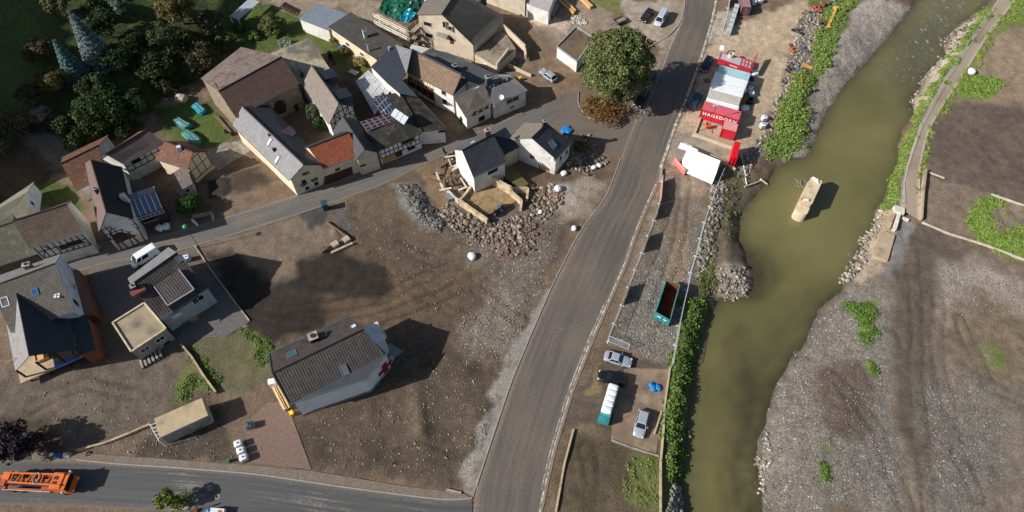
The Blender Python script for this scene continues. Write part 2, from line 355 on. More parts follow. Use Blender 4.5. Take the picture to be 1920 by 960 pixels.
zone([(1905,0),(1960,0),(1960,40),(1870,60),(1830,120),(1790,190),(1768,205),(1810,140),(1860,60)],(116,126,64),.15,.8,.8)
zone([(1870,0),(1815,75),(1770,145),(1720,240),(1690,330),(1670,390),(1655,385),(1690,290),(1725,200),(1770,120),(1830,30)],(102,124,56),.3,1,.8)
zone([(1800,40),(1840,15),(1830,50),(1770,130),(1725,200),(1705,200),(1735,140),(1768,100)],(180,166,144),1,1)
zone([(1640,390),(1690,390),(1680,450),(1650,520),(1600,520),(1620,450)],(158,140,118),.9,1)
zone([(1690,410),(1720,412),(1700,470),(1680,520),(1660,520),(1675,460)],(126,124,122),.2,1)
zone([(1590,565),(1635,560),(1640,600),(1635,650),(1620,640),(1610,600)],(96,120,52),.2,1,1)
for q in [(1630,690,8),(1540,885,8),(1865,665,14),(1545,845,6)]:
    zone([(q[0]-q[2],q[1]-q[2]),(q[0]+q[2],q[1]-q[2]*.8),(q[0]+q[2]*.7,q[1]+q[2]),(q[0]-q[2]*.6,q[1]+q[2]*1.3)],(104,122,60),.2,1.5,.6)
# tyre tracks: polyline, width, gauge
TRACKS=[[(380,520),(450,560),(520,585),(620,575),(720,560),(830,500)],[(400,540),(470,590),(560,610),(700,600),(820,560),(960,480)],[(750,460),(840,500),(920,560),(980,600)],[(700,480),(800,560),(880,600)],[(690,720),(730,780),(700,850),(620,840)],[(820,650),(760,690),(700,740)],[(1700,430),(1720,560),(1715,700),(1735,900),(1740,960)],[(1760,560),(1755,660),(1780,800),(1830,930)],[(1560,700),(1640,800),(1700,960)],[(1900,220),(1820,260),(1880,340),(1930,350)],[(1400,20),(1420,80),(1400,130),(1340,160)],[(1460,10),(1450,90),(1400,150),(1400,260)],[(60,760),(160,720),(260,740)],[(850,870),(780,840),(700,860)],[(1100,840),(1110,900),(1100,960)],[(1285,330),(1275,450),(1225,600)],[(1800,600),(1850,720),(1930,760)]]
def make_ground():
    x=np.concatenate([np.linspace(-420,-140,60)[:-1],np.arange(-140,140.01,.42),np.linspace(140,420,15)[1:]])
    y=np.concatenate([np.linspace(-200,8,12)[:-1],np.arange(8,152,.42),np.linspace(152,520,50)[1:]])
    X,Y=np.meshgrid(x,y,indexing='xy'); X=X.ravel(); Y=Y.ravel(); nx,ny=len(x),len(y)
    H=hf(X,Y)
    GRIDH['H']=H.reshape(ny,nx)[11:11+len(np.arange(8,152,.42)),59:59+len(np.arange(-140,140.01,.42))].copy()
    for p in ROADS: H=np.where(sdf(p,X,Y,3)>.35,H-.10,H)
    tr=np.zeros(X.shape)
    TW_={9:.5,10:.25,11:.25,4:.6,5:.7}
    for i,t in enumerate(TRACKS):
        pts=XY(t); wx=X+(vnoise(X*.3,Y*.3)-.5)*.8; wy=Y+(vnoise(X*.3+40,Y*.3)-.5)*.8
        d=dline(pts,wx,wy,4.0); tr=np.maximum(tr,np.exp(-((np.abs(d-.95))/.30)**2)*(.35+1.0*vnoise(X*.25,Y*.25+i*7))*TW_.get(i,1.0))
    H=H-.10*tr
    base=np.array(lin(120,100,80)); C=np.tile(base,(len(X),1)); SP=np.full(X.shape,.3); GR=np.zeros(X.shape)
    n1=fbm(X*.35,Y*.35,4)-.5; n2=fbm(X*.35+50,Y*.35+31,4)-.5
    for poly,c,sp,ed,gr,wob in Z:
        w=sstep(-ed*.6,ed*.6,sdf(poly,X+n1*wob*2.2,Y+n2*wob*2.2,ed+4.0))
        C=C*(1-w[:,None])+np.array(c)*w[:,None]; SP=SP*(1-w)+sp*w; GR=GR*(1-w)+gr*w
    lum=C@np.array([.3,.55,.15]); gm=np.clip(GR,0,1)[:,None]; C=C*(.85+.15*gm)+lum[:,None]*(.15-.15*gm)
    C=C*(1-.34*tr[:,None]); C=C*(.80+.40*fbm(X*.13,Y*.13,4))[:,None]
    d=-sdf(RIV,X,Y,4.0); wet=np.exp(-(np.clip(d,0,9)/.9)**2); C=C*(1-.45*wet[:,None])
    F=[]; idx=np.arange(nx*ny).reshape(ny,nx)
    f=np.stack([idx[:-1,:-1],idx[:-1,1:],idx[1:,1:],idx[1:,:-1]],-1).reshape(-1,4)
    me=bpy.data.meshes.new('ground'); me.vertices.add(nx*ny); me.vertices.foreach_set('co',np.stack([X,Y,H],1).astype(np.float32).ravel())
    me.loops.add(f.size); me.loops.foreach_set('vertex_index',f.ravel().astype(np.int32)); me.polygons.add(len(f))
    me.polygons.foreach_set('loop_start',np.arange(0,f.size,4,dtype=np.int32)); me.polygons.foreach_set('use_smooth',np.ones(len(f),bool)); me.update()
    a=me.attributes.new('soil','FLOAT_COLOR','POINT'); a.data.foreach_set('color',np.concatenate([C,np.ones((len(X),1))],1).astype(np.float32).ravel())
    a=me.attributes.new('stones','FLOAT','POINT'); a.data.foreach_set('value',SP.astype(np.float32))
    a=me.attributes.new('grass','FLOAT','POINT'); a.data.foreach_set('value',GR.astype(np.float32))
    k=NT('soil'); at=k.n('Attribute',attribute_name='soil'); st=k.n('Attribute',attribute_name='stones'); ga=k.n('Attribute',attribute_name='grass'); tc=k.n('TexCoord').outputs['Object']
    c=at.outputs['Color']
    n=k.noise(tc,.55,6,.68); c=k.mix(1.0,c,k.mix(k.ramp(n,.25,.75),(.62,.60,.58),(1.28,1.27,1.25)),'MULTIPLY')
    n3=k.noise(tc,3.2,4,.7); c=k.mix(1.0,c,k.mix(k.ramp(n3,.3,.7),(.70,.70,.70),(1.26,1.26,1.26)),'MULTIPLY')
    # pebbles
    vo=k.n('TexVoronoi'); vo.inputs['Scale'].default_value=2.6; k.l(tc,vo.inputs['Vector'])
    sz=k.n('SeparateColor'); k.l(vo.outputs['Color'],sz.inputs[0])
    peb=k.math('LESS_THAN',vo.outputs['Distance'],k.math('MULTIPLY',k.math('MULTIPLY',sz.outputs[0],st.outputs['Fac']),.36))
    pc=k.mix(sz.outputs[1],lin(70,66,62),lin(212,205,196)); c=k.mix(k.math('MULTIPLY',peb,.8),c,pc)
    vo2=k.n('TexVoronoi'); vo2.inputs['Scale'].default_value=6.5; k.l(tc,vo2.inputs['Vector']); s2=k.n('SeparateColor'); k.l(vo2.outputs['Color'],s2.inputs[0])
    cl=k.mix(s2.outputs[0],(.55,.55,.56),(1.55,1.53,1.5)); c=k.mix(k.math('MULTIPLY',st.outputs['Fac'],.75),c,k.mix(1.0,c,cl,'MULTIPLY'))
    gn=k.noise(tc,1.4,6,.75); gcol=k.mix(k.ramp(k.noise(tc,5.0,4,.7),.3,.7),lin(58,74,30),lin(122,134,66))
    gm=k.math('MULTIPLY',k.ramp(gn,.42,.58),k.math('MULTIPLY',ga.outputs['Fac'],.55)); c=k.mix(gm,c,gcol)
    k.l(c,k.b.inputs['Base Color']); k.set(.92,0,.25)
    hh=k.math('ADD',k.math('MULTIPLY',n3,1.0),k.math('ADD',k.math('MULTIPLY',k.noise(tc,11,4,.7),.5),k.math('MULTIPLY',peb,.25)))
    k.bump(hh,.9,.16)
    me.materials.append(k.m); o=bpy.data.objects.new('ground',me); COL.objects.link(o); tag(o,'bare muddy ground, gravel banks and grass of the flooded valley','ground',kind='structure')
make_ground()
# ---------------------------------------------------------------- river
def make_river():
    x=np.arange(10,140,1.2); y=np.arange(-60,190,1.2); X,Y=np.meshgrid(x,y); X=X.ravel();Y=Y.ravel()
    s=sdf(RIV,X,Y,12.0); k1=s>-5
    idx=-np.ones(len(X),int); idx[k1]=np.arange(k1.sum()); g=idx.reshape(len(y),len(x))
    q=np.stack([g[:-1,:-1],g[:-1,1:],g[1:,1:],g[1:,:-1]],-1).reshape(-1,4); q=q[(q>=0).all(1)]
    V=np.stack([X[k1],Y[k1],np.full(k1.sum(),ZW)],1)
    xs,ys,ss=X[k1],Y[k1],s[k1]
    shal=np.zeros(len(xs))
    for poly,a,e in [([(1380,640),(1440,690),(1430,780),(1400,960),(1350,960),(1370,780)],1.0,3.5),([(1390,470),(1440,480),(1450,520),(1410,555)],1,3),([(1330,700),(1360,700),(1350,800),(1320,960),(1300,960)],.45,4),([(1360,900),(1430,880),(1430,1000),(1360,1000)],.9,3),([(1480,560),(1560,540),(1500,650),(1440,730),(1430,690)],.6,3.5),([(1690,60),(1760,60),(1740,130),(1700,200),(1690,150)],.7,4)]:
        shal=np.maximum(shal,a*sstep(-e,e,sdf(XY(poly,ZW),xs+4*(fbm(xs*.2,ys*.2)-.5),ys+4*(fbm(xs*.2+8,ys*.2)-.5),14)))
    shal=np.clip(shal+.7*np.exp(-np.clip(ss,0,9)/1.0),0,1)
    rap=sstep(-3,6,sdf(XY([(1640,150),(1690,60),(1780,-60),(1870,-60),(1800,60),(1720,150)],ZW),xs,ys,14))
    o=obj('river',V,q.tolist(),None,smooth=True); me=o.data
    a=me.attributes.new('shallow','FLOAT','POINT'); a.data.foreach_set('value',shal.astype(np.float32))
    a=me.attributes.new('rapid','FLOAT','POINT'); a.data.foreach_set('value',rap.astype(np.float32))
    k=NT('river_water'); tc=k.n('TexCoord').outputs['Object']; sh=k.n('Attribute',attribute_name='shallow').outputs['Fac']; ra=k.n('Attribute',attribute_name='rapid').outputs['Fac']
    n=k.noise(tc,.06,4); c=k.mix(k.ramp(n,.35,.65),lin(94,91,56),lin(112,107,68))
    n2=k.noise(tc,.5,5,.7); bedc=k.mix(k.ramp(n2,.35,.65),lin(28,26,21),lin(66,60,43)); c=k.mix(k.math('MULTIPLY',sh,k.ramp(n2,.3,.6,.45,1)),c,bedc)
    c=k.mix(k.math('MULTIPLY',ra,.55),c,lin(92,88,68))
    mf=k.n('Mapping'); mf.inputs['Rotation'].default_value=(0,0,-.45); mf.inputs['Scale'].default_value=(1.6,.6,1); k.l(tc,mf.inputs[0]); fo=k.noise(mf.outputs[0],.9,7,.8); fm=k.math('MULTIPLY',k.ramp(fo,.57,.70),ra); c=k.mix(fm,c,lin(225,225,220))
    k.l(c,k.b.inputs['Base Color']); k.set(.22,0,.5)
    mp=k.n('Mapping'); mp.inputs['Rotation'].default_value=(0,0,.5); mp.inputs['Scale'].default_value=(1,2.2,1); k.l(tc,mp.inputs[0])
    hgt=k.math('ADD',k.math('MULTIPLY',k.noise(mp.outputs[0],1.4,3),k.math('ADD',k.math('MULTIPLY',ra,3.0),.10)),k.math('MULTIPLY',k.noise(mp.outputs[0],4,2),.04)); k.bump(hgt,.5,.25)
    me.materials.append(k.m); tag(o,'olive green river winding past gravel banks','river',kind='structure')
make_river()
# ---------------------------------------------------------------- roads
def resample(pts,n):
    p=np.array(pts); d=np.concatenate([[0],np.cumsum(np.hypot(*(p[1:]-p[:-1]).T))]); t=np.linspace(0,d[-1],n)
    return np.stack([np.interp(t,d,p[:,0]),np.interp(t,d,p[:,1])],1)
def smooth_line(p,it=3):
    p=p.copy()
    for _ in range(it): p[1:-1]=.25*p[:-2]+.5*p[1:-1]+.25*p[2:]
    return p
def road(name,label,L,R,z,m,n=120,cols=10):
    a=smooth_line(resample(XY(L),n)); b=smooth_line(resample(XY(R),n)); V=[];UVv=[];F=[];dist=0
    for i in range(n):
        if i: dist+=np.hypot(*(.5*(a[i]+b[i])-.5*(a[i-1]+b[i-1])))
        w=np.hypot(*(a[i]-b[i]))
        for j in range(cols+1):
            t=j/cols; p=a[i]*(1-t)+b[i]*t; V.append((p[0],p[1],z)); UVv.append((t,dist))
    uv=[]
    for i in range(n-1):
        for j in range(cols):
            q=(i*(cols+1)+j,i*(cols+1)+j+1,(i+1)*(cols+1)+j+1,(i+1)*(cols+1)+j); F.append(q); uv+=[UVv[k] for k in q]
    o=obj(name,V,F,m,None,uv); tag(o,label,name.replace('_',' '),kind='structure')
    pz=o.data.polygons[0].normal.z
    if pz<0: o.data.flip_normals()
    return o,a,b
def road_mat(name,asph,mud,edge,lanes=5,dark=.75,rough=.8,thr=(.45,.62),edgew=.1,spec=.35):
    k=NT(name); uv=k.n('UVMap').outputs[0]; tc=k.n('TexCoord').outputs['Object']; sx=k.n('SeparateXYZ'); k.l(uv,sx.inputs[0])
    cb=k.n('CombineXYZ'); k.l(k.math('MULTIPLY',sx.outputs[0],14),cb.inputs[0]); k.l(k.math('MULTIPLY',sx.outputs[1],.05),cb.inputs[1])
    st=k.noise(cb.outputs[0],1.0,5,.65); big=k.noise(tc,.09,4); fin=k.noise(tc,2.5,5,.7)
    c=k.mix(k.ramp(st,.3,.7),tuple(x*dark for x in lin(*asph)),tuple(x*1.12 for x in lin(*asph)))
    mm=k.math('ADD',k.math('MULTIPLY',big,.55),k.math('ADD',k.math('MULTIPLY',st,.35),k.math('MULTIPLY',fin,.15))); c=k.mix(k.ramp(mm,thr[0],thr[1],0,.85),c,lin(*mud))
    e=k.math('ABSOLUTE',k.math('SUBTRACT',sx.outputs[0],.5)); en=k.math('ADD',e,k.math('MULTIPLY',k.math('SUBTRACT',fin,.5),.12)); c=k.mix(k.ramp(en,.5-edgew,.5,0,.8),c,lin(*edge))
    c=k.mix(1.0,c,k.mix(k.ramp(fin,.3,.7),(.86,.86,.86),(1.12,1.12,1.12)),'MULTIPLY')
    k.l(c,k.b.inputs['Base Color']); k.set(rough,0,spec); k.bump(k.noise(tc,14,4),.25,.03); MATS[name]=k.m; return k.m
RM,ra,rb=road('road','main valley road of mud-streaked asphalt',ROAD_L,ROAD_R,.03,road_mat('road_asphalt',(94,88,82),(112,99,86),(138,124,108),thr=(.47,.64)),160,12)
road('lane','narrow village lane between the old houses',LANE_U,LANE_D,.022,road_mat('lane_asphalt',(100,97,94),(122,108,92),(136,126,114),thr=(.52,.66)),120,8)
road('side_road','dark asphalt side road along the lower edge',BOT_U,BOT_D,.026,road_mat('side_asphalt',(84,83,82),(120,116,108),(112,102,92),dark=.7,thr=(.56,.62)),90,10)
road('riverside_path','concrete riverside path beside the railing',PATH_L,PATH_R,.02,road_mat('path_concrete',(158,144,126),(126,108,90),(186,176,160),thr=(.5,.62),edgew=.25),60,6)
mb=MB(); pj=ccw([Vector((a,b,0)) for a,b in JUNC]); mb.add([(p.x,p.y,.027) for p in pj],[tuple(range(len(pj)))])
o=mb.build('road_junction',road_mat('junction_asphalt',(98,92,86),(110,98,86),(104,95,87),thr=(.42,.62))); 
o.data.uv_layers.new(name='UVMap'); tag(o,'muddy junction where the lane meets the main road','junction',kind='structure')
# ================================================================ building kit
def roof_part(root,name,pts,th,m,label=None):
    """pts: eave a, eave b, ridge b, ridge a (3-d). uv: u along eave, v up slope"""
    pts=[Vector(p) for p in pts]; n=len(pts)
    nn=newell(pts)
    u=(pts[1]-pts[0]).normalized(); v=nn.cross(u); 
    V=pts+[p-nn*th for p in pts]
    F=[tuple(range(n)),tuple(reversed(range(n,2*n)))]+[(i,n+i,n+(i+1)%n,(i+1)%n) for i in range(n)]
    uv=[]
    for f in F:
        for i in f: d=V[i]-pts[0]; uv.append((d.dot(u),abs(d.dot(v))))
    o=obj(name,V,F,m,root,uv)
    if (Vector(o.data.polygons[0].normal)).dot(nn)<0: o.data.flip_normals()
    if label: o['label']=label
    o_plane[o.name]=(pts[0],nn); return o
o_plane={}
class Wall:
    def __init__(s,p,q,prof,z0):
        s.p=Vector((p.x,p.y,0)); s.q=Vector((q.x,q.y,0)); s.d=(s.q-s.p).normalized(); s.L=(s.q-s.p).length; s.z0=z0
        n=Vector((s.d.y,-s.d.x,0)); s.n=n if n.dot(Vector((0,0,0))-s.p)>0 else -n; s.prof=prof   # faces the camera side
    def top(s,t): return float(np.interp(t,[a for a,b in s.prof],[b for a,b in s.prof]))
    def pt(s,t,z,off=0.0): return s.p+s.d*t+s.n*off+Vector((0,0,z))
    def hit(s,u,v): 
        h=on_plane(u,v,s.p,s.n); return (h-s.p).dot(s.d),h.z
def solve_h(px,xy,lo=1.0,hi=20.0):
    best=(1e9,lo)
    for i in range(400):
        h=lo+(hi-lo)*i/399; p=P(*px,h); e=math.hypot(p.x-xy[0],p.y-xy[1])
        if e<best[0]: best=(e,h)
    return best[1]
def gable(root,A,B,a,b,he,m_front,m_wall,back=None,pitch=40,hr=None,hb=None,m_back=None,z0=0.0,over=.3,gov=.2,th=.12,backk=1.0,cap=True,capm=None,gutter=True,wall=True):
    FA=P(*a,he); FB=P(*b,he)
    if hr is None:
        if back is not None:
            BB=[P(*back[0],hb or he),P(*back[1],hb or he)]
            hr=.5*(solve_h(A,((FA.x+BB[0].x)/2,(FA.y+BB[0].y)/2),he+.3)+solve_h(B,((FB.x+BB[1].x)/2,(FB.y+BB[1].y)/2),he+.3))
        else:
            best=None
            for i in range(200):
                h=he+.3+i*.05; ra,rb=P(*A,h),P(*B,h); d=(rb-ra); d.z=0; d.normalize(); n=Vector((-d.y,d.x,0)); m=(FA+FB)/2
                w=abs((m-ra).dot(n)); e=abs((h-he)/max(w,.05)-math.tan(math.radians(pitch)))
                if best is None or e<best[0]: best=(e,h)
            hr=best[1]
    RA=P(*A,hr); RB=P(*B,hr)
    if back is not None: BA=P(*back[0],hb or he); BB_=P(*back[1],hb or he)
    else:
        def mir(r,f): 
            o=(r-f)*backk; return Vector((r.x+o.x,r.y+o.y,hb if hb is not None else r.z-(r.z-f.z)*backk))
        BA=mir(RA,FA); BB_=mir(RB,FB)
    front=roof_part(root,'roof_slope',[FA,FB,RB,RA],th,m_front)
    bk=roof_part(root,'roof_slope',[BA,BB_,RB,RA],th,m_back or m_front)
    if cap:
        c=MB(); n=max(2,int((RB-RA).length/.45))
        for i in range(n):
            p=RA.lerp(RB,i/n); q=RA.lerp(RB,(i+.97)/n); c.tube(p+Vector((0,0,.02)),q+Vector((0,0,.05)),.13,6)
        c.build('ridge_cap',capm or m_front,root)
    if gutter:
        c=MB(); off=(FA-RA); off.z=0; off=off.normalized()*.08
        c.tube(FA+off-Vector((0,0,.08)),FB+off-Vector((0,0,.08)),.075,6); c.build('gutter',mat('zinc_gutter',(120,124,126),.45,.6,.15),root)
    res={}
    if wall:
        def ins(E,R,Rother):
            al=(Rother-R); al.z=0; al=al.normalized()*gov
            t=over/max(.3,math.hypot(E.x-R.x,E.y-R.y)); p=E.lerp(R,t)+al; p.z-=th*1.15; return p
        fA,fB=ins(FA,RA,RB),ins(FB,RB,RA); bA,bB=ins(BA,RA,RB),ins(BB_,RB,RA)
        al=(RB-RA); al.z=0; al=al.normalized()*gov; aA=RA+al-Vector((0,0,th*1.3)); aB=RB-al-Vector((0,0,th*1.3))
        g=lambda p:Vector((p.x,p.y,z0))
        V=[g(fA),g(fB),g(bB),g(bA),fA,fB,bB,bA,aA,aB]
        F=[(0,1,5,4),(2,3,7,6),(1,2,6,9,5),(3,0,4,8,7),(4,5,9,8),(6,7,8,9)]
        obj('wall',V,F,m_wall,root)
        def W(p,q,ap=None):
            L=(Vector((q.x,q.y,0))-Vector((p.x,p.y,0))).length
            if ap is None: pr=[(0,p.z),(L,q.z)]
            else:
                d=(Vector((q.x,q.y,0))-Vector((p.x,p.y,0))).normalized(); t=(Vector((ap.x,ap.y,0))-Vector((p.x,p.y,0))).dot(d); pr=[(0,p.z),(t,ap.z),(L,q.z)]
            return Wall(p,q,pr,z0)
        res=dict(F=W(fA,fB),K=W(bA,bB),A=W(fA,bA,aA),B=W(fB,bB,aB))
    res['front']=o_plane[front.name]; res['back']=o_plane[bk.name]; res['hr']=hr; res['pts']=(FA,FB,RA,RB,BA,BB_)
    return res
def block(root,pts,m_roof,m_wall,z0=0.0,inset=.25,th=.14,parapet=0.0,name='roof',pm=None,eave=None,wall=True,pw=.25):
    Q=[P(u,v,h) for u,v,h in pts]
    if eave: Q=Q[eave:]+Q[:eave]
    r=roof_part(root,name,Q,th,m_roof)
    n=len(Q); c=sum(Q,Vector((0,0,0)))/n; ws=[]
    area=sum(Q[i].x*Q[(i+1)%n].y-Q[(i+1)%n].x*Q[i].y for i in range(n)); sg=1 if area>0 else -1
    I=[]
    for i in range(n):
        p,q,s=Q[i-1],Q[i],Q[(i+1)%n]
        def nrm(a,b): d=(b-a); d.z=0; d.normalize(); return Vector((-d.y,d.x,0))*sg
        n1,n2=nrm(p,q),nrm(q,s); k=n1+n2; k=k/max(.35,k.dot(n1)) if k.length>1e-6 else n1
        x=q+k*inset; x.z-=th*1.15; I.append(x)
    if wall:
        V=[Vector((p.x,p.y,z0)) for p in I]+I
        obj('wall',V,[(i,(i+1)%n,n+(i+1)%n,n+i) for i in range(n)]+[tuple(range(n,2*n))],m_wall,root)
        for i in range(n):
            j=(i+1)%n; L=math.hypot(I[i].x-I[j].x,I[i].y-I[j].y); ws.append(Wall(I[i],I[j],[(0,I[i].z),(L,I[j].z)],z0))
    if parapet:
        b=MB()
        for i in range(n):
            b.bar(Q[i]+Vector((0,0,parapet/2-.02)),Q[(i+1)%n]+Vector((0,0,parapet/2-.02)),pw,parapet)
        b.build('parapet',pm or m_wall,root)
    return ws,o_plane[r.name],Q
M_WHITE=lambda: mat('white_window_frame',(222,224,224),.5,0,.06,2,0)
def window(root,w,px,wd,ht,frame=None,pane=None,name='window',bars=0,flower=False,sill=True,zc=None,tc=None):
    t,z=w.hit(*px) if px else (tc,zc)
    b=MB(); f=.085; d=.07
    for (a0,a1,b0,b1) in ((-wd/2,wd/2,ht/2-f,ht/2),(-wd/2,wd/2,-ht/2,-ht/2+f),(-wd/2,-wd/2+f,-ht/2+f,ht/2-f),(wd/2-f,wd/2,-ht/2+f,ht/2-f)):
        V=[]
        for off in (-.05,d):
            V+=[w.pt(t+a0,z+b0,off),w.pt(t+a1,z+b0,off),w.pt(t+a1,z+b1,off),w.pt(t+a0,z+b1,off)]
        b.add(V,[(3,2,1,0),(4,5,6,7),(0,1,5,4),(1,2,6,5),(2,3,7,6),(3,0,4,7)])
    for i in range(bars):
        x=-wd/2+wd*(i+1)/(bars+1); b.bar(w.pt(t+x,z-ht/2+f,.04),w.pt(t+x,z+ht/2-f,.04),.05,.05)
    o=b.build(name,frame or M_WHITE(),root)
    p=MB(); V=[w.pt(t-wd/2+f,z-ht/2+f,.012),w.pt(t+wd/2-f,z-ht/2+f,.012),w.pt(t+wd/2-f,z+ht/2-f,.012),w.pt(t-wd/2+f,z+ht/2-f,.012)]
    p.add(V,[(0,1,2,3)]); p.build('pane',pane or glass(),o)
    if sill:
        s=MB(); s.bar(w.pt(t-wd/2-.06,z-ht/2-.05,.09),w.pt(t+wd/2+.06,z-ht/2-.05,.09),.22,.06); s.build('sill',mat('stone_sill',(176,170,160),.7,0,.1),o)
    return o
def panel(root,w,px4,m,name,off=.04,th=.05):
    """flat panel on a wall whose four corners are given in the picture"""
    V=[];n=len(px4)
    for o_ in (off,off-th):
        for px in px4: t,z=w.hit(*px); V.append(w.pt(t,z,o_))
    return obj(name,V,[tuple(range(n)),tuple(reversed(range(n,2*n)))]+[(i,n+i,n+(i+1)%n,(i+1)%n) for i in range(n)],m,root)
def beams(root,w,segs,m,wd=.2,name='timber_beam',off=.0):
    for i,(a,b) in enumerate(segs):
        t0,z0=w.hit(*a); t1,z1=w.hit(*b); c=MB(); c.bar(w.pt(t0,z0,.015+.002*(i%5)+off),w.pt(t1,z1,.015+.002*(i%5)+off),wd,.07,up=w.n); c.build(name,m,root)
def frame(root,w,t0,t1,z0,z1,cols,rows,m,wd=.19,diag=()):
    """half-timber grid between t0..t1 (m along wall) and z0..z1, cut off by the roof line"""
    k=0
    for i in range(cols+1):
        t=t0+(t1-t0)*i/cols; zt=min(z1,w.top(t)-.05)
        if zt>z0+.2: c=MB(); c.bar(w.pt(t,z0,.02),w.pt(t,zt,.02),wd,.06,up=w.n); c.build('timber_post',m,root)
    for j in range(rows+1):
        z=z0+(z1-z0)*j/rows
        ts=[t for t in np.linspace(t0,t1,60) if w.top(t)>=z+.02]
        if len(ts)>3: c=MB(); c.bar(w.pt(ts[0],z,.03),w.pt(ts[-1],z,.03),wd,.06,up=w.n); c.build('timber_rail',m,root)
    for (i,j,s) in diag:
        a=t0+(t1-t0)*i/cols; b=t0+(t1-t0)*(i+1)/cols; c0=z0+(z1-z0)*j/rows; c1=z0+(z1-z0)*(j+1)/rows
        if s<0: a,b=b,a
        c=MB(); c.bar(w.pt(a,c0,.025),w.pt(b,min(c1,w.top(b)),.025),wd*.9,.06,up=w.n); c.build('timber_brace',m,root)
def chimney(root,plane,px,sx=.6,sy=.6,h=1.1,m=None,rz=.4,hood=True,name='chimney'):
    p=on_plane(*px,*plane); b=MB(); b.box((p.x,p.y,p.z+h/2-.4),(sx,sy,h+.8),rz); o=b.build(name,m or mat('chimney_slate',(70,72,76),.7),root)
    if hood:
        b=MB(); b.box((p.x,p.y,p.z+h+.05),(sx+.14,sy+.14,.1),rz); b.build('chimney_cap',mat('chimney_mortar',(150,146,140),.8),o)
        b=MB(); b.tube((p.x,p.y,p.z+h+.1),(p.x,p.y,p.z+h+.3),min(sx,sy)*.3,8); b.build('flue',mat('dark_flue',(40,38,36),.8),o)
    return o
def skylight(root,plane,px,w=.8,h=1.1,udir=None,col=None,fm=None,name='skylight'):
    p=on_plane(*px,*plane); n=plane[1]; u=udir-n*udir.dot(n); u.normalize(); v=n.cross(u)
    b=MB(); 
    for (c,l,d) in ((-v*h/2,u,w),(v*h/2,u,w),(-u*w/2,v,h),(u*w/2,v,h)): b.bar(p+c-l*d/2+n*.05,p+c+l*d/2+n*.05,.1,.12,up=n)
    o=b.build(name,fm or mat('skylight_frame',(110,112,116),.5),root)
    q=MB(); q.add([p-u*w/2-v*h/2+n*.07,p+u*w/2-v*h/2+n*.07,p+u*w/2+v*h/2+n*.07,p-u*w/2+v*h/2+n*.07],[(0,1,2,3)]); q.build('pane',col or glass('sky_glass',(96,108,118)),o)
def dish(root,p,r=.42,az=-1.6,m=None):
    b=MB(); n=14; d=Vector((math.cos(az)*.8,math.sin(az)*.8,.55)).normalized(); u=d.cross(Vector((0,0,1))).normalized(); v=u.cross(d)
    V=[p]; F=[]
    for j,(rr,dd) in enumerate(((.5,.05),(1,.16))):
        for i in range(n): t=2*math.pi*i/n; V.append(p+(u*math.cos(t)+v*math.sin(t))*r*rr+d*dd)
    for i in range(n): F.append((0,1+i,1+(i+1)%n)); F.append((1+i,1+n+i,1+n+(i+1)%n,1+(i+1)%n))
    o=obj('satellite_dish',V,F,m or mat('dish_white',(225,226,226),.5,0,.05,2,0),root,smooth=True)
    c=MB(); c.tube(p,p+d*.45,.02,5); c.tube(p,p-d*.3-Vector((0,0,.3)),.03,5); c.build('feed_arm',mat('dish_arm',(120,122,124),.5,.5),o); return o
# ---------------------------------------------------------------- building materials
T_GREY=tile('grey_concrete_tile',(150,148,148),(132,130,130),(96,94,94),.34,.42,.6)
T_DGREY=tile('dark_clay_tile',(66,66,70),(54,55,60),(34,34,38),.34,.42,.45,prof=.8)
T_BLUEBLK=tile('blue_black_tile',(50,58,68),(44,51,60),(26,30,36),.38,.46,.4,prof=.8)
T_MOSSG=tile('mossy_grey_tile',(112,106,98),(96,90,82),(62,58,52),.36,.42,.8,moss=(92,92,66),mth=.56)
T_BROWN=tile('weathered_brown_tile',(116,98,84),(96,80,70),(56,46,40),.34,.40,.8,moss=(150,126,96),mth=.6)
T_REDBR=tile('old_red_brown_tile',(112,84,72),(92,70,62),(54,42,38),.32,.38,.8,moss=(76,72,72),mth=.56)
T_RUST=tile('rust_brown_tile',(136,92,68),(112,78,62),(64,44,36),.34,.40,.8,light=(178,160,140))
T_ORANGE=tile('orange_clay_tile',(176,94,58),(148,74,48),(92,52,38),.34,.40,.75,moss=(88,76,68),mth=.6)
T_SLATE=tile('dark_slate',(74,76,80),(62,64,68),(44,45,48),.26,.28,.6,moss=(92,92,88),mth=.62,prof=.25,offset=.5)
T_LSLATE=tile('light_fibre_slate',(136,126,116),(122,112,102),(98,90,82),.4,.36,.75,prof=.25,offset=.5)
T_BLUEG=tile('blue_grey_slate',(132,142,150),(118,130,140),(92,100,108),.45,.45,.5,prof=.3,offset=.5)
T_LBROWN=tile('light_brown_tile',(146,122,98),(126,102,82),(86,68,56),.34,.40,.8,moss=(98,80,66),mth=.58)
T_ETERN=tile('dark_fibre_sheet',(78,74,70),(66,63,60),(48,46,44),.9,.9,.75,moss=(98,94,86),mth=.62,prof=.25)
T_MOSSBLK=tile('mossy_black_slate',(58,56,52),(48,46,43),(32,31,29),.3,.3,.85,moss=(74,70,50),mth=.5,prof=.3)
T_PANT=tile('brown_black_pantile',(92,82,78),(76,68,66),(38,34,34),.40,.46,.6,prof=.9)
M_PLAST=mat('white_plaster',(214,212,206),.85,0,.06,.6,.15,12,dirt=(186,178,164),dscale=.35)
M_CREAM=mat('cream_plaster',(218,202,172),.85,0,.06,.6,.15,12,dirt=(190,170,138),dscale=.4)
M_BEIGE=mat('beige_render',(196,182,160),.9,0,.06,.6,.2,10,dirt=(170,154,132),dscale=.4)
M_STONE=mat('grey_rubble_stone',(142,128,108),.9,0,.3,3.5,.8,5,dirt=(98,88,76),dscale=1.5)
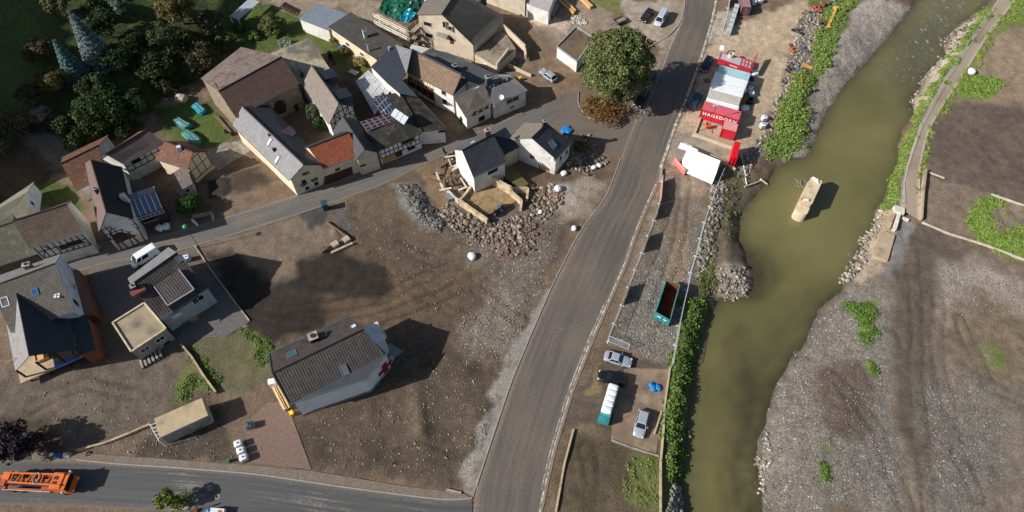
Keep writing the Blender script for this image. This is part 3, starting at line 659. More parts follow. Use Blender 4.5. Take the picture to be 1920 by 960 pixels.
M_BRICK=mat('terracotta_brick',(128,74,52),.85,0,.15,2.5,.3,8,dirt=(108,70,54),dscale=.8)
M_CONC=mat('grey_concrete',(150,144,134),.9,0,.12,.8,.3,8,dirt=(118,110,98),dscale=.5)
M_LGREY=mat('pale_grey_render',(168,170,172),.88,0,.08,.8,.2,10,dirt=(140,136,130),dscale=.5)
M_SHADEW=mat('shade_tinted_plaster',(196,206,216),.88,0,.05,.6,.12,10,dirt=(172,178,184),dscale=.5)  # white plaster; bluish sky-lit shade is put into its colour
M_TIMB=mat('dark_oak_timber',(46,38,34),.8,0,.25,3,.3,10)
M_WOOD=mat('new_timber',(206,160,106),.75,0,.18,2,.3,12)
M_OWOOD=mat('old_timber',(112,94,76),.85,0,.25,2.5,.4,12)
M_MET=mat('grey_metal',(140,144,148),.45,.7,.12,1.5,.1)
M_DARKM=mat('dark_metal',(52,54,58),.5,.5,.15,1.5,.1)
M_BROWND=mat('brown_door',(70,46,38),.7,0,.15,2,.2)
M_YELD=mat('ochre_door',(176,136,74),.75,0,.12,2,.2)
def house(name,label,px,cat='house',z=0.0): return thing(name,label,cat,P(*px,z))
# ================================================================ houses
# --- long grey-tiled farmhouse with flower windows on its gable
h=house('farmhouse','long farmhouse with pale grey tiled roof and flower boxes on its gable',(560,368))
g=gable(h,(454,200),(569,309),(436,235),(543,338),4.8,T_GREY,M_CREAM,back=((504,197),(612,309)),m_back=T_SLATE,capm=T_GREY)  # right slope in dark slate: its shaded side painted into the tile colour
for px in ((572,320),(569.5,340),(589,331),(576,352.5),(593,344)): window(h,g['B'],px,1.0,1.2)
fl=mat('window_flowers',(58,92,44),.8,0,.5,6,.6)
for px in ((572,324),(569,345),(589,336)):
    t,z=g['B'].hit(*px); b=MB()
    for i in range(26): b.box(g['B'].pt(t+random.uniform(-.55,.55),z+random.uniform(-.2,.25),.12+random.random()*.25),(.18,.18,.16),random.random()*3,random.random())
    b.build('flower_box',fl,h)
u=(g['pts'][1]-g['pts'][0])
for px in ((505,266),(519.5,299)): skylight(h,g['front'],px,.7,1.5,u,mat('roof_light_panel',(196,194,188),.6,0,.05,2,0))
chimney(h,g['front'],(514.5,282),.5,.5,.5,M_DARKM,.8,hood=False,name='vent_stack')
chimney(h,g['front'],(505,255),.25,.25,.6,M_DARKM,.8,hood=False,name='vent_stack')
block(h,[(516,254,6.2),(543,235,6.6),(556,249,5.6),(542,262,5.4)],tile('plum_tile',(98,84,96),(84,72,84),(52,44,54),.3,.38),M_DARKM,z0=4.0,inset=.15,name='dormer_roof')
# --- big stone barn
h=house('stone_barn','large stone barn with red-brown tiled roof and arched gateway',(460,215),'barn')
g=gable(h,(409.5,171),(528,106.5),(442,220),(561,155),6.2,T_REDBR,M_STONE,back=((376,147),(452,88)),m_back=tile('faded_pink_sheet',(128,116,106),(116,106,98),(96,86,80),.9,3.0,.85,moss=(98,74,74),mth=.5,prof=.3),hr=9.2,hb=6.8)
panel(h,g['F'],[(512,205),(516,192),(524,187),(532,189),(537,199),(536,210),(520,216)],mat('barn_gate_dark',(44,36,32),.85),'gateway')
chimney(h,g['back'],(410,168),.2,.2,1.8,M_MET,.3,hood=False,name='stove_pipe')
# --- flat roof annex behind barn
h=house('flat_roof_annex','low annex with beige corrugated flat roof between barn and courtyard',(566,170),'annex')
ws,pl,Q=block(h,[(505,101,4.6),(579,70,4.6),(622,134,4.4),(566,160,4.4)],tile('beige_corrugated_sheet',(172,162,132),(160,150,124),(112,104,86),3.2,9,.8,moss=(88,84,82),mscale=.12,mth=.5,prof=.2),M_CREAM)
chimney(h,pl,(553,131),.7,.7,1.7,mat('pale_chimney',(190,194,192),.8),.4,hood=False); chimney(h,pl,(567,143),.6,.6,1.3,M_DARKM,.4)
# --- half-timbered cottage with two glazed dormers
h=house('half_timbered_cottage','half-timbered cottage with pale slate roof and two blue dormers',(621,250))
g=gable(h,(584,123),(635,194),(567,158),(617,232.5),5.2,T_LSLATE,M_PLAST,pitch=46,m_back=T_SLATE)
w=g['B']; frame(h,w,.05,w.L-.05,2.7,w.top(w.L*.5)-.2,5,3,M_TIMB,.17,((0,0,1),(4,0,-1),(1,1,-1),(3,1,1)))
for q in (.28,.8):
    FA,FB,RA,RB,BA,BB_=g['pts']; a=RA.lerp(RB,q)+(BA-RA)*.15; out=(BA-RA); out.z=0; out.normalize(); al=(RB-RA); al.z=0; al.normalize()
    c=a+out*1.5+Vector((0,0,-.1))
    o=roof_part(h,'dormer_roof',[c+out*1.4-al*1.4-Vector((0,0,.4)),c+out*1.4+al*1.4-Vector((0,0,.4)),c-out*1.5+al*1.4+Vector((0,0,.35)),c-out*1.5-al*1.4+Vector((0,0,.35))],.1,T_BLUEBLK)
    b=MB(); b.box(c+out*.2-Vector((0,0,1.2)),(2.2,2.5,1.6),math.atan2(out.y,out.x)); b.build('dormer_wall',mat('dormer_slate_blue',(62,74,86),.7),h)
# --- orange roofed street house with garage
h=house('orange_roofed_house','street house with orange tiled front roof and brown garage door',(640,330))
g=gable(h,(578,277),(654,248),(606,316),(676,291),4.6,T_ORANGE,M_CREAM,pitch=36,m_back=T_SLATE,backk=.6,capm=T_SLATE,over=.35)
panel(h,g['F'],[(607,348),(609,331),(660,312),(662,326)],M_BROWND,'garage_door'); panel(h,g['F'],[(628,317),(637,313),(638,318),(629,322)],mat('red_sign',(110,34,32),.7),'red_sign')
h2=house('slate_gabled_house','narrow house with dark slate roof and beige street gable beside the orange roof',(700,312))
g=gable(h2,(643,218),(684,280),(625,244),(668,300),4.6,T_SLATE,M_BEIGE,back=((670,224),(710,286)),hr=7.0)
w=g['B']
for px,a,b in (((686,293),1.5,.9),((699,303),.8,.45),((681,310),1.1,.45)): window(h2,w,px,a,b,sill=False,frame=M_BROWND)
# --- solar roof house
h=house('solar_house','half-timbered house with mossy black roof and rows of solar panels',(750,293))
ws,pl,Q=block(h,[(708,284,4.2),(792,250,4.2),(757,212,6.6),(676,228,6.4)],T_MOSSBLK,M_PLAST,inset=.3)
w=ws[0]; t0,z=w.hit(713,300); frame(h,w,.2,w.L-.2,1.6,w.top(1)-.1,9,2,M_TIMB,.16,((6,0,1),(7,1,-1)))
panel(h,w,[(718,307),(717,296),(739,286),(741,297)],M_YELD,'ochre_gate'); panel(h,w,[(742,296),(740,286),(753,280),(755,291)],mat('dark_red_gate',(84,32,30),.7),'red_gate')
window(h,w,(764,264),2.6,.8,frame=M_TIMB); window(h,w,(771,277),1.6,.8,frame=M_TIMB)
def solar(root,plane,quad,nu,nv,name='solar_panel',fm=None,gap=.06,lift=.12,cell=None):
    c=[on_plane(*q,*plane) for q in quad]; n=plane[1]
    cm=cell or glass('solar_cell',(44,50,66))
    for i in range(nu):
        for j in range(nv):
            def q(s,t): return (c[0].lerp(c[1],s)).lerp(c[3].lerp(c[2],s),t)
            g_=.04; a=[q((i+g_)/nu,(j+g_)/nv),q((i+1-g_)/nu,(j+g_)/nv),q((i+1-g_)/nu,(j+1-g_)/nv),q((i+g_)/nu,(j+1-g_)/nv)]
            b=MB(); b.slab([p+n*lift for p in a],.05); o=b.build(name,fm or mat('solar_frame',(198,202,206),.4,.5,.05,2,0),root)
            m=sum(a,Vector((0,0,0)))/4; b=MB(); b.add([m.lerp(p,.90)+n*(lift+.006) for p in a],[(0,1,2,3)]); b.build('cell',cm,o)
solar(h,pl,[(688,246),(742,227),(727,213),(675,229)],5,3,cell=glass('plum_cell',(66,40,52)))
gl=house('solar_barn','long black slate barn with grid of solar panels on its left slope',(792,280),'barn')
g=gable(gl,(750,173),(792,247),(783,182),(837,241),4.0,T_MOSSBLK,M_PLAST,back=((702,180),(748,244)),hb=4.6,m_back=T_MOSSBLK)
solar(gl,g['back'],[(700,192),(719,172),(741,206),(722,222)],4,3)
w=g['B'] if 'B' in g else None
window(gl,g['B'],(828,246),1.3,.6,frame=M_TIMB,sill=False)
# leaning loose panel
pn=thing('loose_solar_panel','pale loose solar collector lying tilted across the black roof','solar panel',P(748,218,6.8))
c=[P(732,216,6.6),P(741,203,7.2),P(766,220,7.2),P(757,234,6.6)]; b=MB(); b.slab(c,.09); o=b.build('collector',mat('pale_collector',(190,196,204),.3,.1,.05,2,0),pn)
for s in (.33,.66): b=MB(); b.bar(c[0].lerp(c[3],s)+Vector((0,0,.03)),c[1].lerp(c[2],s)+Vector((0,0,.03)),.06,.04); b.build('seam',M_MET,pn)
# glazed carport
h=house('polycarbonate_carport','translucent pale grey carport roof beside the solar panels',(690,200),'carport')
Q=[P(668,153,3.2),P(691,132,3.8),P(731,170,3.8),P(702,214,3.2)]
roof_part(h,'roof',[Q[0],Q[3],Q[2],Q[1]],.06,mat('polycarbonate_sheet',(176,178,176),.3,0,.15,.5,0,dirt=(140,144,142),dscale=.3))
for i in range(6):
    b=MB(); b.bar(Q[0].lerp(Q[3],i/5)+Vector((0,0,.04)),Q[1].lerp(Q[2],i/5)+Vector((0,0,.04)),.09,.07); b.build('glazing_bar',mat('pale_bar',(214,214,210),.5),h)
for i in range(1,4):
    b=MB(); b.bar(Q[0].lerp(Q[1],i/4)+Vector((0,0,.045)),Q[3].lerp(Q[2],i/4)+Vector((0,0,.045)),.08,.06); b.build('glazing_bar',MATS['pale_bar'],h)
for q in Q: b=MB(); b.bar(Vector((q.x,q.y,0)),q-Vector((0,0,.1)),.14,.14); b.build('post',M_MET,h)
# blue-black corrugated roof barn
h=house('blue_roofed_barn','tall white barn with blue-black corrugated roof in the village middle',(740,170),'barn')
_a,_b,_c=P(695,125,5.8),P(748,175,5.8),P(741,84,9.0); _n=newell([_a,_b,_c])
def _hp(px): return (*px,on_plane(*px,_a,_n).z)
ws,pl,Q=block(h,[_hp(q) for q in ((695,125),(728,158),(748,175),(784,182),(752,148),(762,139),(741,84))],T_BLUEBLK,M_PLAST,inset=.12,wall=False)
for (i,j) in ((0,1),(1,2),(0,6)):
    p,q=Q[i],Q[j]; e=Vector((.12,.08,-.2)); obj('wall',[(p.x+e.x,p.y+e.y,0),(q.x+e.x,q.y+e.y,0),(q.x+e.x,q.y+e.y,q.z+e.z),(p.x+e.x,p.y+e.y,p.z+e.z)],[(0,1,2,3)],M_PLAST,h)
_t=[Vector(Q[5]),P(772,94,9.4),Vector(Q[6])]; _t=[p+Vector((0,0,.04)) for p in _t]; roof_part(h,'slate_valley',[_t[0],_t[1],_t[2]],.08,tile('mottled_slate',(142,142,146),(120,120,126),(98,98,102),.3,.3,.7,light=(176,176,178),prof=.2))
chimney(h,pl,(731,93),.5,.5,.7,mat('chimney_blue',(120,136,150),.6),.6,hood=False)
# brown tile house with open timber frame
h=house('brown_tiled_house','white house with light brown tiled roof and exposed timber frame',(830,210))
g=gable(h,(772,94),(864.5,141),(761,133),(849,178),5.8,T_LBROWN,M_PLAST,pitch=42,m_back=T_SLATE,backk=.55)
for px in ((832,173),(834,190)): window(h,g['F'],px,1.1,1.2,frame=M_OWOOD)
w=g['F']
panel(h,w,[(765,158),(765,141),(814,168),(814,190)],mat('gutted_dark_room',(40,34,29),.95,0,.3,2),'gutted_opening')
t0,_=w.hit(765,150); t1,_=w.hit(814,180); frame(h,w,max(.1,t0),t1,3.4,5.4,9,2,M_WOOD,.13,((1,0,1),(2,0,-1),(4,0,1),(5,0,-1),(7,0,1)))
frame(h,w,max(.1,t0),t1,.2,3.2,4,1,M_OWOOD,.2)
panel(h,g['B'],[(850,178),(864,146),(880,150)],T_SLATE,'slate_cladding',.03,.05)
k=MB(); FA,FB,RA,RB,BA,BB_=g['pts']; k.bar(RA+Vector((0.1,.15,.12)),RB+Vector((.1,.15,.12)),.3,.06); k.build('ridge_flashing',mat('blue_zinc',(104,122,134),.35,.7,.1),h)
# flat dark roof hall
h=house('flat_dark_hall','long hall with dark bitumen flat roof and two slate chimneys',(905,175),'hall')
ws,pl,Q=block(h,[(792,99,5.6),(806,91,5.8),(842,100,5.9),(930,139,5.8),(911,163,5.4),(876,150,5.4)],mat('bitumen_felt',(70,72,74),.55,0,.15,.5,.15,6,dirt=(92,88,80),dscale=.25),M_PLAST)
chimney(h,pl,(853.5,134),.9,.9,1.5,None,.5); chimney(h,pl,(915,155),.9,.9,1.5,None,.5)
h3=house('grey_lean_to','small pale grey lean-to roof behind the brown tiled house',(790,110),'lean-to')
block(h3,[(768,90,4.2),(790,100,4.2),(806,91,4.6),(772,83,4.6)],mat('pale_roof_felt',(168,164,158),.8,0,.1),M_PLAST)
# right white house at the end of the lane
h=house('white_corner_house','white corner house with grey shed roof, satellite dish and wide windows',(975,215))
ws,pl,Q=block(h,[(925,197,4.1),(990,170,4.1),(957,139,5.9),(929.5,139,5.9),(909,161,5.2)],mat('grey_roof_felt',(98,98,98),.6,0,.1,.5,.15,6),M_PLAST)
window(h,ws[0],(961,187),3.0,1.2,bars=1); window(h,ws[0],(960,200),1.2,.6)
dish(h,on_plane(940,186,*pl)+Vector((0,0,.6)),.5)
for px in ((921,160),(929,156.5),(937,153),(946.5,150.5),(954,147)): chimney(h,pl,px,.3,.3,.3,M_DARKM,.4,hood=False,name='roof_vent')
g2=house('tiled_dormer_house','white lane house with grey-brown tiled roof and row of dormer windows',(885,235))
ws,pl,Q=block(g2,[(873.5,221,3.6),(923,194,3.9),(908,160,6.0),(896,159,6.2),(850,182,5.4)],T_MOSSG,M_PLAST)
for px,a,b in (((889,212),.9,1.0),((901,206),.9,1.0),((912,200),.9,1.0),((903,222),1.5,1.2)): window(g2,ws[0],px,a,b,frame=M_OWOOD)
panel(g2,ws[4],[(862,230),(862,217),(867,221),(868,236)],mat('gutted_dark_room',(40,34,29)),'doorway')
b=MB(); b.tube(P(934,222),P(934,200,3.8),.06,6); b.build('drainpipe',mat('red_pipe',(128,52,44),.6),g2)
# beige apartment house at the top
h=house('beige_apartment_house','tall beige house with dark tiled roof, balcony and raised terrace',(860,110))
g=gable(h,(828,27),(858,-18),(888,85),(946,30),4.4,T_MOSSG,M_BEIGE,hr=9.6,back=((781,27),(806,-14)),hb=8.2,m_back=T_LSLATE,over=.25)
w=g['A']
for px,a,b in (((801.5,45),1.9,1.1),((804.5,66),1.9,1.1),((844,53),1.0,1.1),((833,46),.8,1.6)): window(h,w,px,a,b,frame=mat('beige_shutter',(180,166,142),.7))
panel(h,w,[(844,82),(843,70),(850,73),(851,83)],mat('brown_entrance',(92,52,36),.7),'front_door')
t,z=w.hit(832,63); b=MB(); b.box(w.pt(t,z,.6),(2.4,1.2,.22),math.atan2(w.d.y,w.d.x)); o=b.build('balcony',M_CONC,h)
b=MB(); 
for q in (-1.1,-.4,.4,1.1): b.tube(w.pt(t+q,z,1.15),w.pt(t+q,z+.9,1.15),.03,5)
b.tube(w.pt(t-1.15,z+.9,1.15),w.pt(t+1.15,z+.9,1.15),.03,5); b.build('railing',M_MET,o)
st=MB()
p=P(842,95); 
for i in range(5): st.box((p.x+.1*i,p.y-.4*i+.6,.55-.11*i-.3),(1.8,.45,1.1-.22*i),.45)
st.build('entrance_steps',M_CONC,h)
chimney(h,g['front'],(905,4),1.4,1.0,1.4,mat('slate_clad_chimney',(58,62,70),.6),.5)
te=house('raised_terrace','raised paved terrace with beige retaining walls beside the beige house',(930,130),'terrace')
ws,pl,Q=block(te,[(890,101,2.2),(931,125,2.2),(967,91,2.2),(943,55,2.2)],mat('terrace_slabs',(146,132,114),.85,0,.15,1.5,.3,4,dirt=(96,84,72),dscale=.3),M_BEIGE,inset=.02,parapet=.0)
for a,b,hh in ((( 931,125,2.2),(953,96,2.2),.8),((943,55,2.2),(984,94,1.2),1.4),((984,94,1.2),(986,108,1.2),.9)):
    m=MB(); p,q=P(*a),P(*b); m.bar(Vector((p.x,p.y,p.z+hh/2-.3)),Vector((q.x,q.y,q.z+hh/2-.3)),.35,hh+.6); m.build('parapet_wall',M_BEIGE,te)
# white ramp wall, coal-like rubble pocket
rw=thing('ramp_wall','long low beige wall of the ramp in front of the terrace','wall',P(960,120))
m=MB(); p,q=P(951,118,1.0),P(996,141,.5); m.bar(Vector((p.x,p.y,.45)),Vector((q.x,q.y,.25)),.3,1.0); m.build('wall_body',M_BEIGE,rw)
# scaffolded house under green tarps
h=house('scaffolded_house','gutted house under green and teal tarpaulins with scaffolding around it',(745,70))
ws,pl,Q=block(h,[(704,22,5.6),(764,52,5.6),(800,18,5.6),(745,-18,5.6)],M_OWOOD,M_BEIGE,inset=.2)
def tarp(root,pts,m,n=12,amp=.3,name='tarpaulin'):
    c=[Vector(p) for p in pts]; V=[];F=[]
    for i in range(n+1):
        for j in range(n+1):
            s,t=i/n,j/n; p=(c[0].lerp(c[1],s)).lerp(c[3].lerp(c[2],s),t); p=p+Vector((0,0,amp*(math.sin(s*9+t*5)*.4+random.uniform(-.5,.6)))); V.append(p)
    for i in range(n):
        for j in range(n): F.append((i*(n+1)+j,(i+1)*(n+1)+j,(i+1)*(n+1)+j+1,i*(n+1)+j+1))
    return obj(name,V,F,m,root,smooth=False)
M_GTARP=mat('green_tarp',(24,84,62),.35,0,.3,1.5,.5,3); M_TTARP=mat('teal_tarp',(24,128,146),.35,0,.25,1.5,.5,3)
tarp(h,[P(709,20,6.2),P(748,40,6.2),P(790,-5,7.2),P(735,-30,7.2)],M_GTARP,14,.45)
tarp(h,[P(747,36,6.3),P(764,44,5.6),P(782,24,6.9),P(764,14,7.2)],M_TTARP,8,.3)
tarp(h,[P(764,12,7.2),P(782,20,7.6),P(800,0,8),P(778,-12,8)],mat('dark_green_foil',(30,66,58),.3,0,.4,1.5,.5,3),8,.5)
sc=thing('scaffold','three-level aluminium scaffold wrapped around the tarp-covered house','scaffold',P(735,60))
A_,B_,C_=[Vector((P(*q,5.6).x+.35,P(*q,5.6).y-.5,0)) for q in ((702,22),(765,53),(788,32))]; M_SC=mat('scaffold_steel',(176,176,172),.4,.6,.1,2,0)
def scaff(a,b,n,off):
    d=(b-a).normalized(); nn=Vector((d.y,-d.x,0)); nn=nn if nn.y<0 else -nn
    for i in range(n+1):
        p=a.lerp(b,i/n)
        for o_ in (0,1.0):
            m=MB(); m.tube(p+nn*o_,p+nn*o_+Vector((0,0,6.6)),.06,5); m.build('standard',M_SC,sc)
    for z in (1.6,3.4,5.2):
        for o_ in (0,.34,.68):
            m=MB(); m.bar(a+nn*(o_+.15)+Vector((0,0,z)),b+nn*(o_+.15)+Vector((0,0,z)),.3,.05); m.build('plank',mat('scaffold_plank',(176,160,138),.8,0,.2,2),sc)
        for zz in (.5,1.0):
            m=MB(); m.tube(a+nn*1.03+Vector((0,0,z+zz)),b+nn*1.03+Vector((0,0,z+zz)),.045,5); m.build('guard_rail',M_SC,sc)
        m=MB(); m.tube(a+nn*1.06+Vector((0,0,z-1.9)),a.lerp(b,1/n)+nn*1.06+Vector((0,0,z)),.04,5); m.tube(a.lerp(b,(n-1)/n)+nn*1.06+Vector((0,0,z)),b+nn*1.06+Vector((0,0,z-1.9)),.04,5); m.build('brace',M_SC,sc)
scaff(A_,B_,4,0); scaff(B_,C_,2,0)
# long low house with two roofs
h=house('long_low_house','long cream house with dark fibre-sheet roof and two chimneys',(660,105))
ws,pl,Q=block(h,[(615,50,3.9),(705,111,3.9),(757,84,4.6),(658,22.5,4.6)],T_ETERN,M_CREAM,inset=.15)
for px in ((652,83),(679,102)): window(h,ws[0],px,1.3,1.0)
chimney(h,pl,(685.5,70),.7,.7,1.7,mat('pale_chimney',(190,194,192)),.5); chimney(h,pl,(692,96),.32,.32,1.7,mat('pale_chimney',(190,194,192)),.5,name='flue_pipe')
h=house('blue_slate_shed','pale house end with blue-grey slate roof beside the kitchen garden',(600,60))
block(h,[(560,35,3.4),(616,57,3.5),(652,26,4.0),(597,7,3.9)],T_BLUEG,M_PLAST,inset=.15)
# flat garage behind the big tree
h=house('white_flat_garage','white garage with wet puddled flat roof behind the big tree',(1060,120),'garage')
block(h,[(1044,88,2.9),(1082,116,2.9),(1114,72,2.9),(1080,51,2.9)],mat('wet_roof_gravel',(120,102,78),.35,0,.3,.5,.2,6,dirt=(70,66,62),dscale=.25),M_PLAST,inset=.08,parapet=.3,pm=mat('grey_coping',(140,144,144),.7))
# white house cut by the top edge
h=house('white_gutted_house','white walled house cut by the top edge with open ground floor',(1010,15))
block(h,[(986,6,3.6),(1029,22,3.6),(1052,-40,3.6),(1000,-55,3.6)],mat('pale_roof_felt',(168,164,158)),M_PLAST,inset=.05)
block(h,[(1029,24,1.0),(1038,29,1.0),(1050,8,1.0),(1040,2,1.0)],M_MET,mat('rust_box',(150,86,48),.8),inset=.1,name='entrance_canopy')
block(h,[(895,-30,4.2),(985,3,4.2),(990,-40,4.2),(900,-60,4.2)],mat('pale_roof_felt',(168,164,158)),M_BEIGE,inset=.05)
# ================================================================ left cluster
h=house('timbered_farmhouse','half-timbered farmhouse with brown tiled roof at the lane bend',(120,475))
g=gable(h,(23.5,414),(124,383),(54.5,466),(155,437.5),6.2,T_BROWN,M_PLAST,pitch=42)
w=g['F']; frame(h,w,.3,w.L-.1,2.6,w.top(1)-.05,8,2,M_TIMB,.17,((0,0,1),(1,1,-1),(5,0,1),(7,0,-1)))
for px,a,b in (((140,455),2.2,1.0),((121,462),1.6,1.0)): window(h,w,px,a,b,frame=M_TIMB,pane=mat('brown_infill',(66,48,38),.85))
m=MB(); p,q=P(115,488,.3),P(188,463,.3); m.bar(Vector((p.x,p.y,.35)),Vector((q.x,q.y,.35)),.5,.9); m.build('plinth',M_LGREY,h)
h=house('mossy_tiled_outbuilding','low outbuilding with mossy grey tiled roof at the left edge',(40,500),'outbuilding')
gable(h,(-30,434),(25,416),(-30,507),(69,475),4.0,tile('moss_tile',(104,104,88),(90,90,76),(56,56,48),.36,.42,.85,moss=(118,114,96),mth=.56),mat('brown_infill_wall',(96,80,64),.9,0,.25,1.5),pitch=32)
h=house('garden_shed','shed with weathered grey roof and white gable at the hill foot',(50,405),'shed')
g=gable(h,(-12,396),(51,360),(2,428),(58,402),2.8,mat('weathered_sheet',(132,128,110),.85,0,.15,.8,.3,4,dirt=(110,104,84),dscale=.3),M_SHADEW,pitch=28,cap=False)
window(h,g['B'],(60,381),.9,1.0)
# --- half-timbered courtyard house
h=house('timbered_courtyard_house','half-timbered house with steep black roof and white chimney',(216,455))
T_BLK=tile('black_tile',(44,42,42),(37,36,36),(26,25,25),.34,.4,.7); T_PINK=tile('pinkish_tile',(122,100,92),(108,90,84),(84,70,66),.34,.4,.8,prof=.3)
g=gable(h,(170,299),(199,397.5),(160,306),(186,434),6.4,T_PINK,M_PLAST,back=((229,313),(251,410)),hr=10.2,hb=6.2,m_back=T_BLK)
w=g['B']; frame(h,w,.05,w.L-.05,3.4,9.2,6,4,M_TIMB,.17,((0,0,1),(1,1,1),(3,0,-1),(5,0,-1),(2,2,1),(4,1,-1)))
for px in ((204,410),(212,426),(234,420)): window(h,w,px,1.1,.9,frame=M_TIMB,pane=mat('brown_infill',(66,48,38)),sill=False)
for i,q in enumerate((.1,.3,.5,.7,.9)):
    m=MB(); m.bar(w.pt(w.L*q,.1,.12),w.pt(w.L*q+.3*(-1)**i,3.2,.12),.22,.2,up=w.n); m.build('bare_post',mat('bare_oak',(96,78,60),.85),h)
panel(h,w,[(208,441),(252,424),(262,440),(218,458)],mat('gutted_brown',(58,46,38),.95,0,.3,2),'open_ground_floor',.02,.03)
chimney(h,g['back'],(235,374),.8,.8,1.3,mat('pale_chimney',(190,194,192)),.3,hood=False); chimney(h,g['front'],(185,362),.5,.5,1.2,M_DARKM,.3)
h=house('courtyard_rear_wing','rear wing with purple-brown tiled roof and timbered upper wall',(265,310),'wing')
g=gable(h,(197,289),(275,243),(231,308),(309,268),5.0,tile('purple_brown_tile',(104,88,86),(92,78,78),(62,52,52),.32,.38,.8),M_PLAST,pitch=38,m_back=T_RUST)
w=g['F']; frame(h,w,.1,w.L-.1,2.6,w.top(1),6,2,M_TIMB,.17); window(h,w,(256,301),1.5,.8,frame=M_TIMB)
h=house('rusty_roofed_stable','low building with rust-brown tiles and white gable left of the black roof',(145,365),'stable')
gable(h,(114,307),(186,272),(143,357),(196,330),3.6,T_RUST,M_PLAST,pitch=30)
h=house('rust_tiled_barn','small barn with rust-coloured lichen-spotted roof beside the back garden',(330,318),'barn')
g=gable(h,(309,265),(362,285),(291,298),(352,318),4.4,T_RUST,M_CREAM,pitch=40); chimney(h,g['front'],(338,281),.7,.7,.9,mat('pale_chimney',(190,194,192)),.3,hood=False)
w=g['B']; frame(h,w,.1,w.L-.1,1.0,5.5,3,2,M_OWOOD,.16)
h=house('mottled_shed','small shed with mottled pale tiled roof and white side by the bush',(345,370),'shed')
ws,pl,Q=block(h,[(319,328,3.2),(331,361,2.9),(361,345,3.2),(349,307,3.8)],tile('mottled_tile',(138,126,114),(118,106,96),(78,70,64),.34,.4,.85,light=(190,182,170)),M_LGREY)
window(h,ws[1],(352,357),.9,.9)
h=house('green_flat_roof','small green-grey flat roofed lean-to inside the dark courtyard',(255,370),'lean-to')
block(h,[(240,340,3.0),(246,367,3.0),(274,355,3.0),(266,334,3.0)],mat('green_felt',(84,88,76),.8,0,.15),M_OWOOD)
# conservatory
h=house('conservatory','glazed conservatory with white bars on the half-timbered house',(280,420),'conservatory')
Q=[P(254,408,3.6),P(304,391,3.6),P(291,361,4.8),P(241,377,4.8)]
roof_part(h,'glass_roof',Q,.05,glass('conservatory_glass',(92,110,132)))
wb=mat('white_bar',(226,228,228),.5,0,.05,2,0)
for i in range(6): b=MB(); b.bar(Q[0].lerp(Q[1],i/5)+Vector((0,0,.05)),Q[3].lerp(Q[2],i/5)+Vector((0,0,.05)),.12,.08); b.build('glazing_bar',wb,h)
R2=[P(241,377,4.82),P(291,361,4.82),P(294,350,6.0),P(244,365,6.0)]; R2=[Vector(Q[3])+Vector((0,0,.05)),Vector(Q[2])+Vector((0,0,.05)),Vector(Q[2])+Vector((.1,.5,1.1)),Vector(Q[3])+Vector((.1,.5,1.1))]
b=MB(); b.slab(R2,.04); b.build('upper_glazing',glass('conservatory_glass'),h)
for i in range(6): b=MB(); b.bar(R2[0].lerp(R2[1],i/5),R2[3].lerp(R2[2],i/5),.09,.09); b.build('glazing_bar',mat('grey_bar',(150,154,150),.5),h)
V=[Vector((p.x,p.y,0)) for p in Q]+[p-Vector((0,0,.12)) for p in Q]; obj('wall',V,[(0,1,5,4),(1,2,6,5),(2,3,7,6),(3,0,4,7)],mat('dark_timber_wall',(70,60,52),.85),h)
w=Wall(V[0],V[1],[(0,3.5),((V[1]-V[0]).length,3.5)],0); frame(h,w,0,w.L,2.6,3.3,6,1,mat('white_infill',(206,208,210),.7),.1); window(h,w,(282,411),2.4,.7,frame=M_TIMB)
# --- white gabled house with cross gable, left edge
h=house('white_gabled_house','white house with grey tiled roof, blue skylight and brick ground floor',(165,600))
g=gable(h,(-20,539),(103,494),(20,623),(139.6,583),6.4,T_MOSSG,M_SHADEW,back=((-10,519),(114,476)),hb=6.4,hr=10.0,m_back=T_GREY)
w=g['B']
for px in ((114.5,506),(130,505),(134.5,534),(141,567)): window(h,w,px,1.0,1.3,frame=mat('brown_frame',(92,76,66),.7))
u=(g['pts'][1]-g['pts'][0]); skylight(h,g['front'],(66,547.5),.8,1.1,u,glass('blue_pane',(40,96,160))); skylight(h,g['front'],(9,566),1.0,1.4,u,fm=M_WHITE()); chimney(h,g['back'],(56,503),1.0,.7,1.1,mat('slate_green',(84,96,92),.6),.3)
b=MB(); p=on_plane(104,553,*g['front']); 
for dx,dy in ((0,0),(.5,.1),(.1,-.4),(.6,-.35),(-.4,.3)): b.box((p.x+dx,p.y+dy,p.z+.05),(.35,.3,.1),.3)
b.build('loose_tiles',M_WHITE(),h)
h=house('cross_gabled_wing','wing with blue-black tiled cross gable over an open timber terrace',(92,715),'wing')
g=gable(h,(30,541),(55.5,667),(130,593),(142,655),4.6,T_BLUEBLK,M_BRICK,back=((9.5,593),(28.5,696)),hb=4.4,hr=8.8,m_back=T_GREY,wall=False,gutter=False)
FA,FB,RA,RB,BA,BB_=g['pts']
b=MB()
d_=(RA-RB); d_.z=0; d_.normalize()
pts=[Vector((p.x,p.y,0)) for p in (FB+d_*5,FA,BA,BB_+d_*5)]; b.prism([(p.x,p.y) for p in pts],0,4.0); b.build('wall',M_BRICK,h)
for q in (0.0,.33,.66,1.0):
    p=FB.lerp(BB_,q); p=Vector((p.x,p.y,0))+d_*.3; b=MB(); b.bar(p,p+Vector((0,0,4.4)),.24,.24); b.build('terrace_post',M_TIMB,h)
for q in (.1,.5,.9): b=MB(); p=FB.lerp(RB,q); b.bar(p-Vector((0,0,.3))-d_*.8,p-Vector((0,0,.3))+d_*4,.2,.22); b.build('rafter',M_TIMB,h)
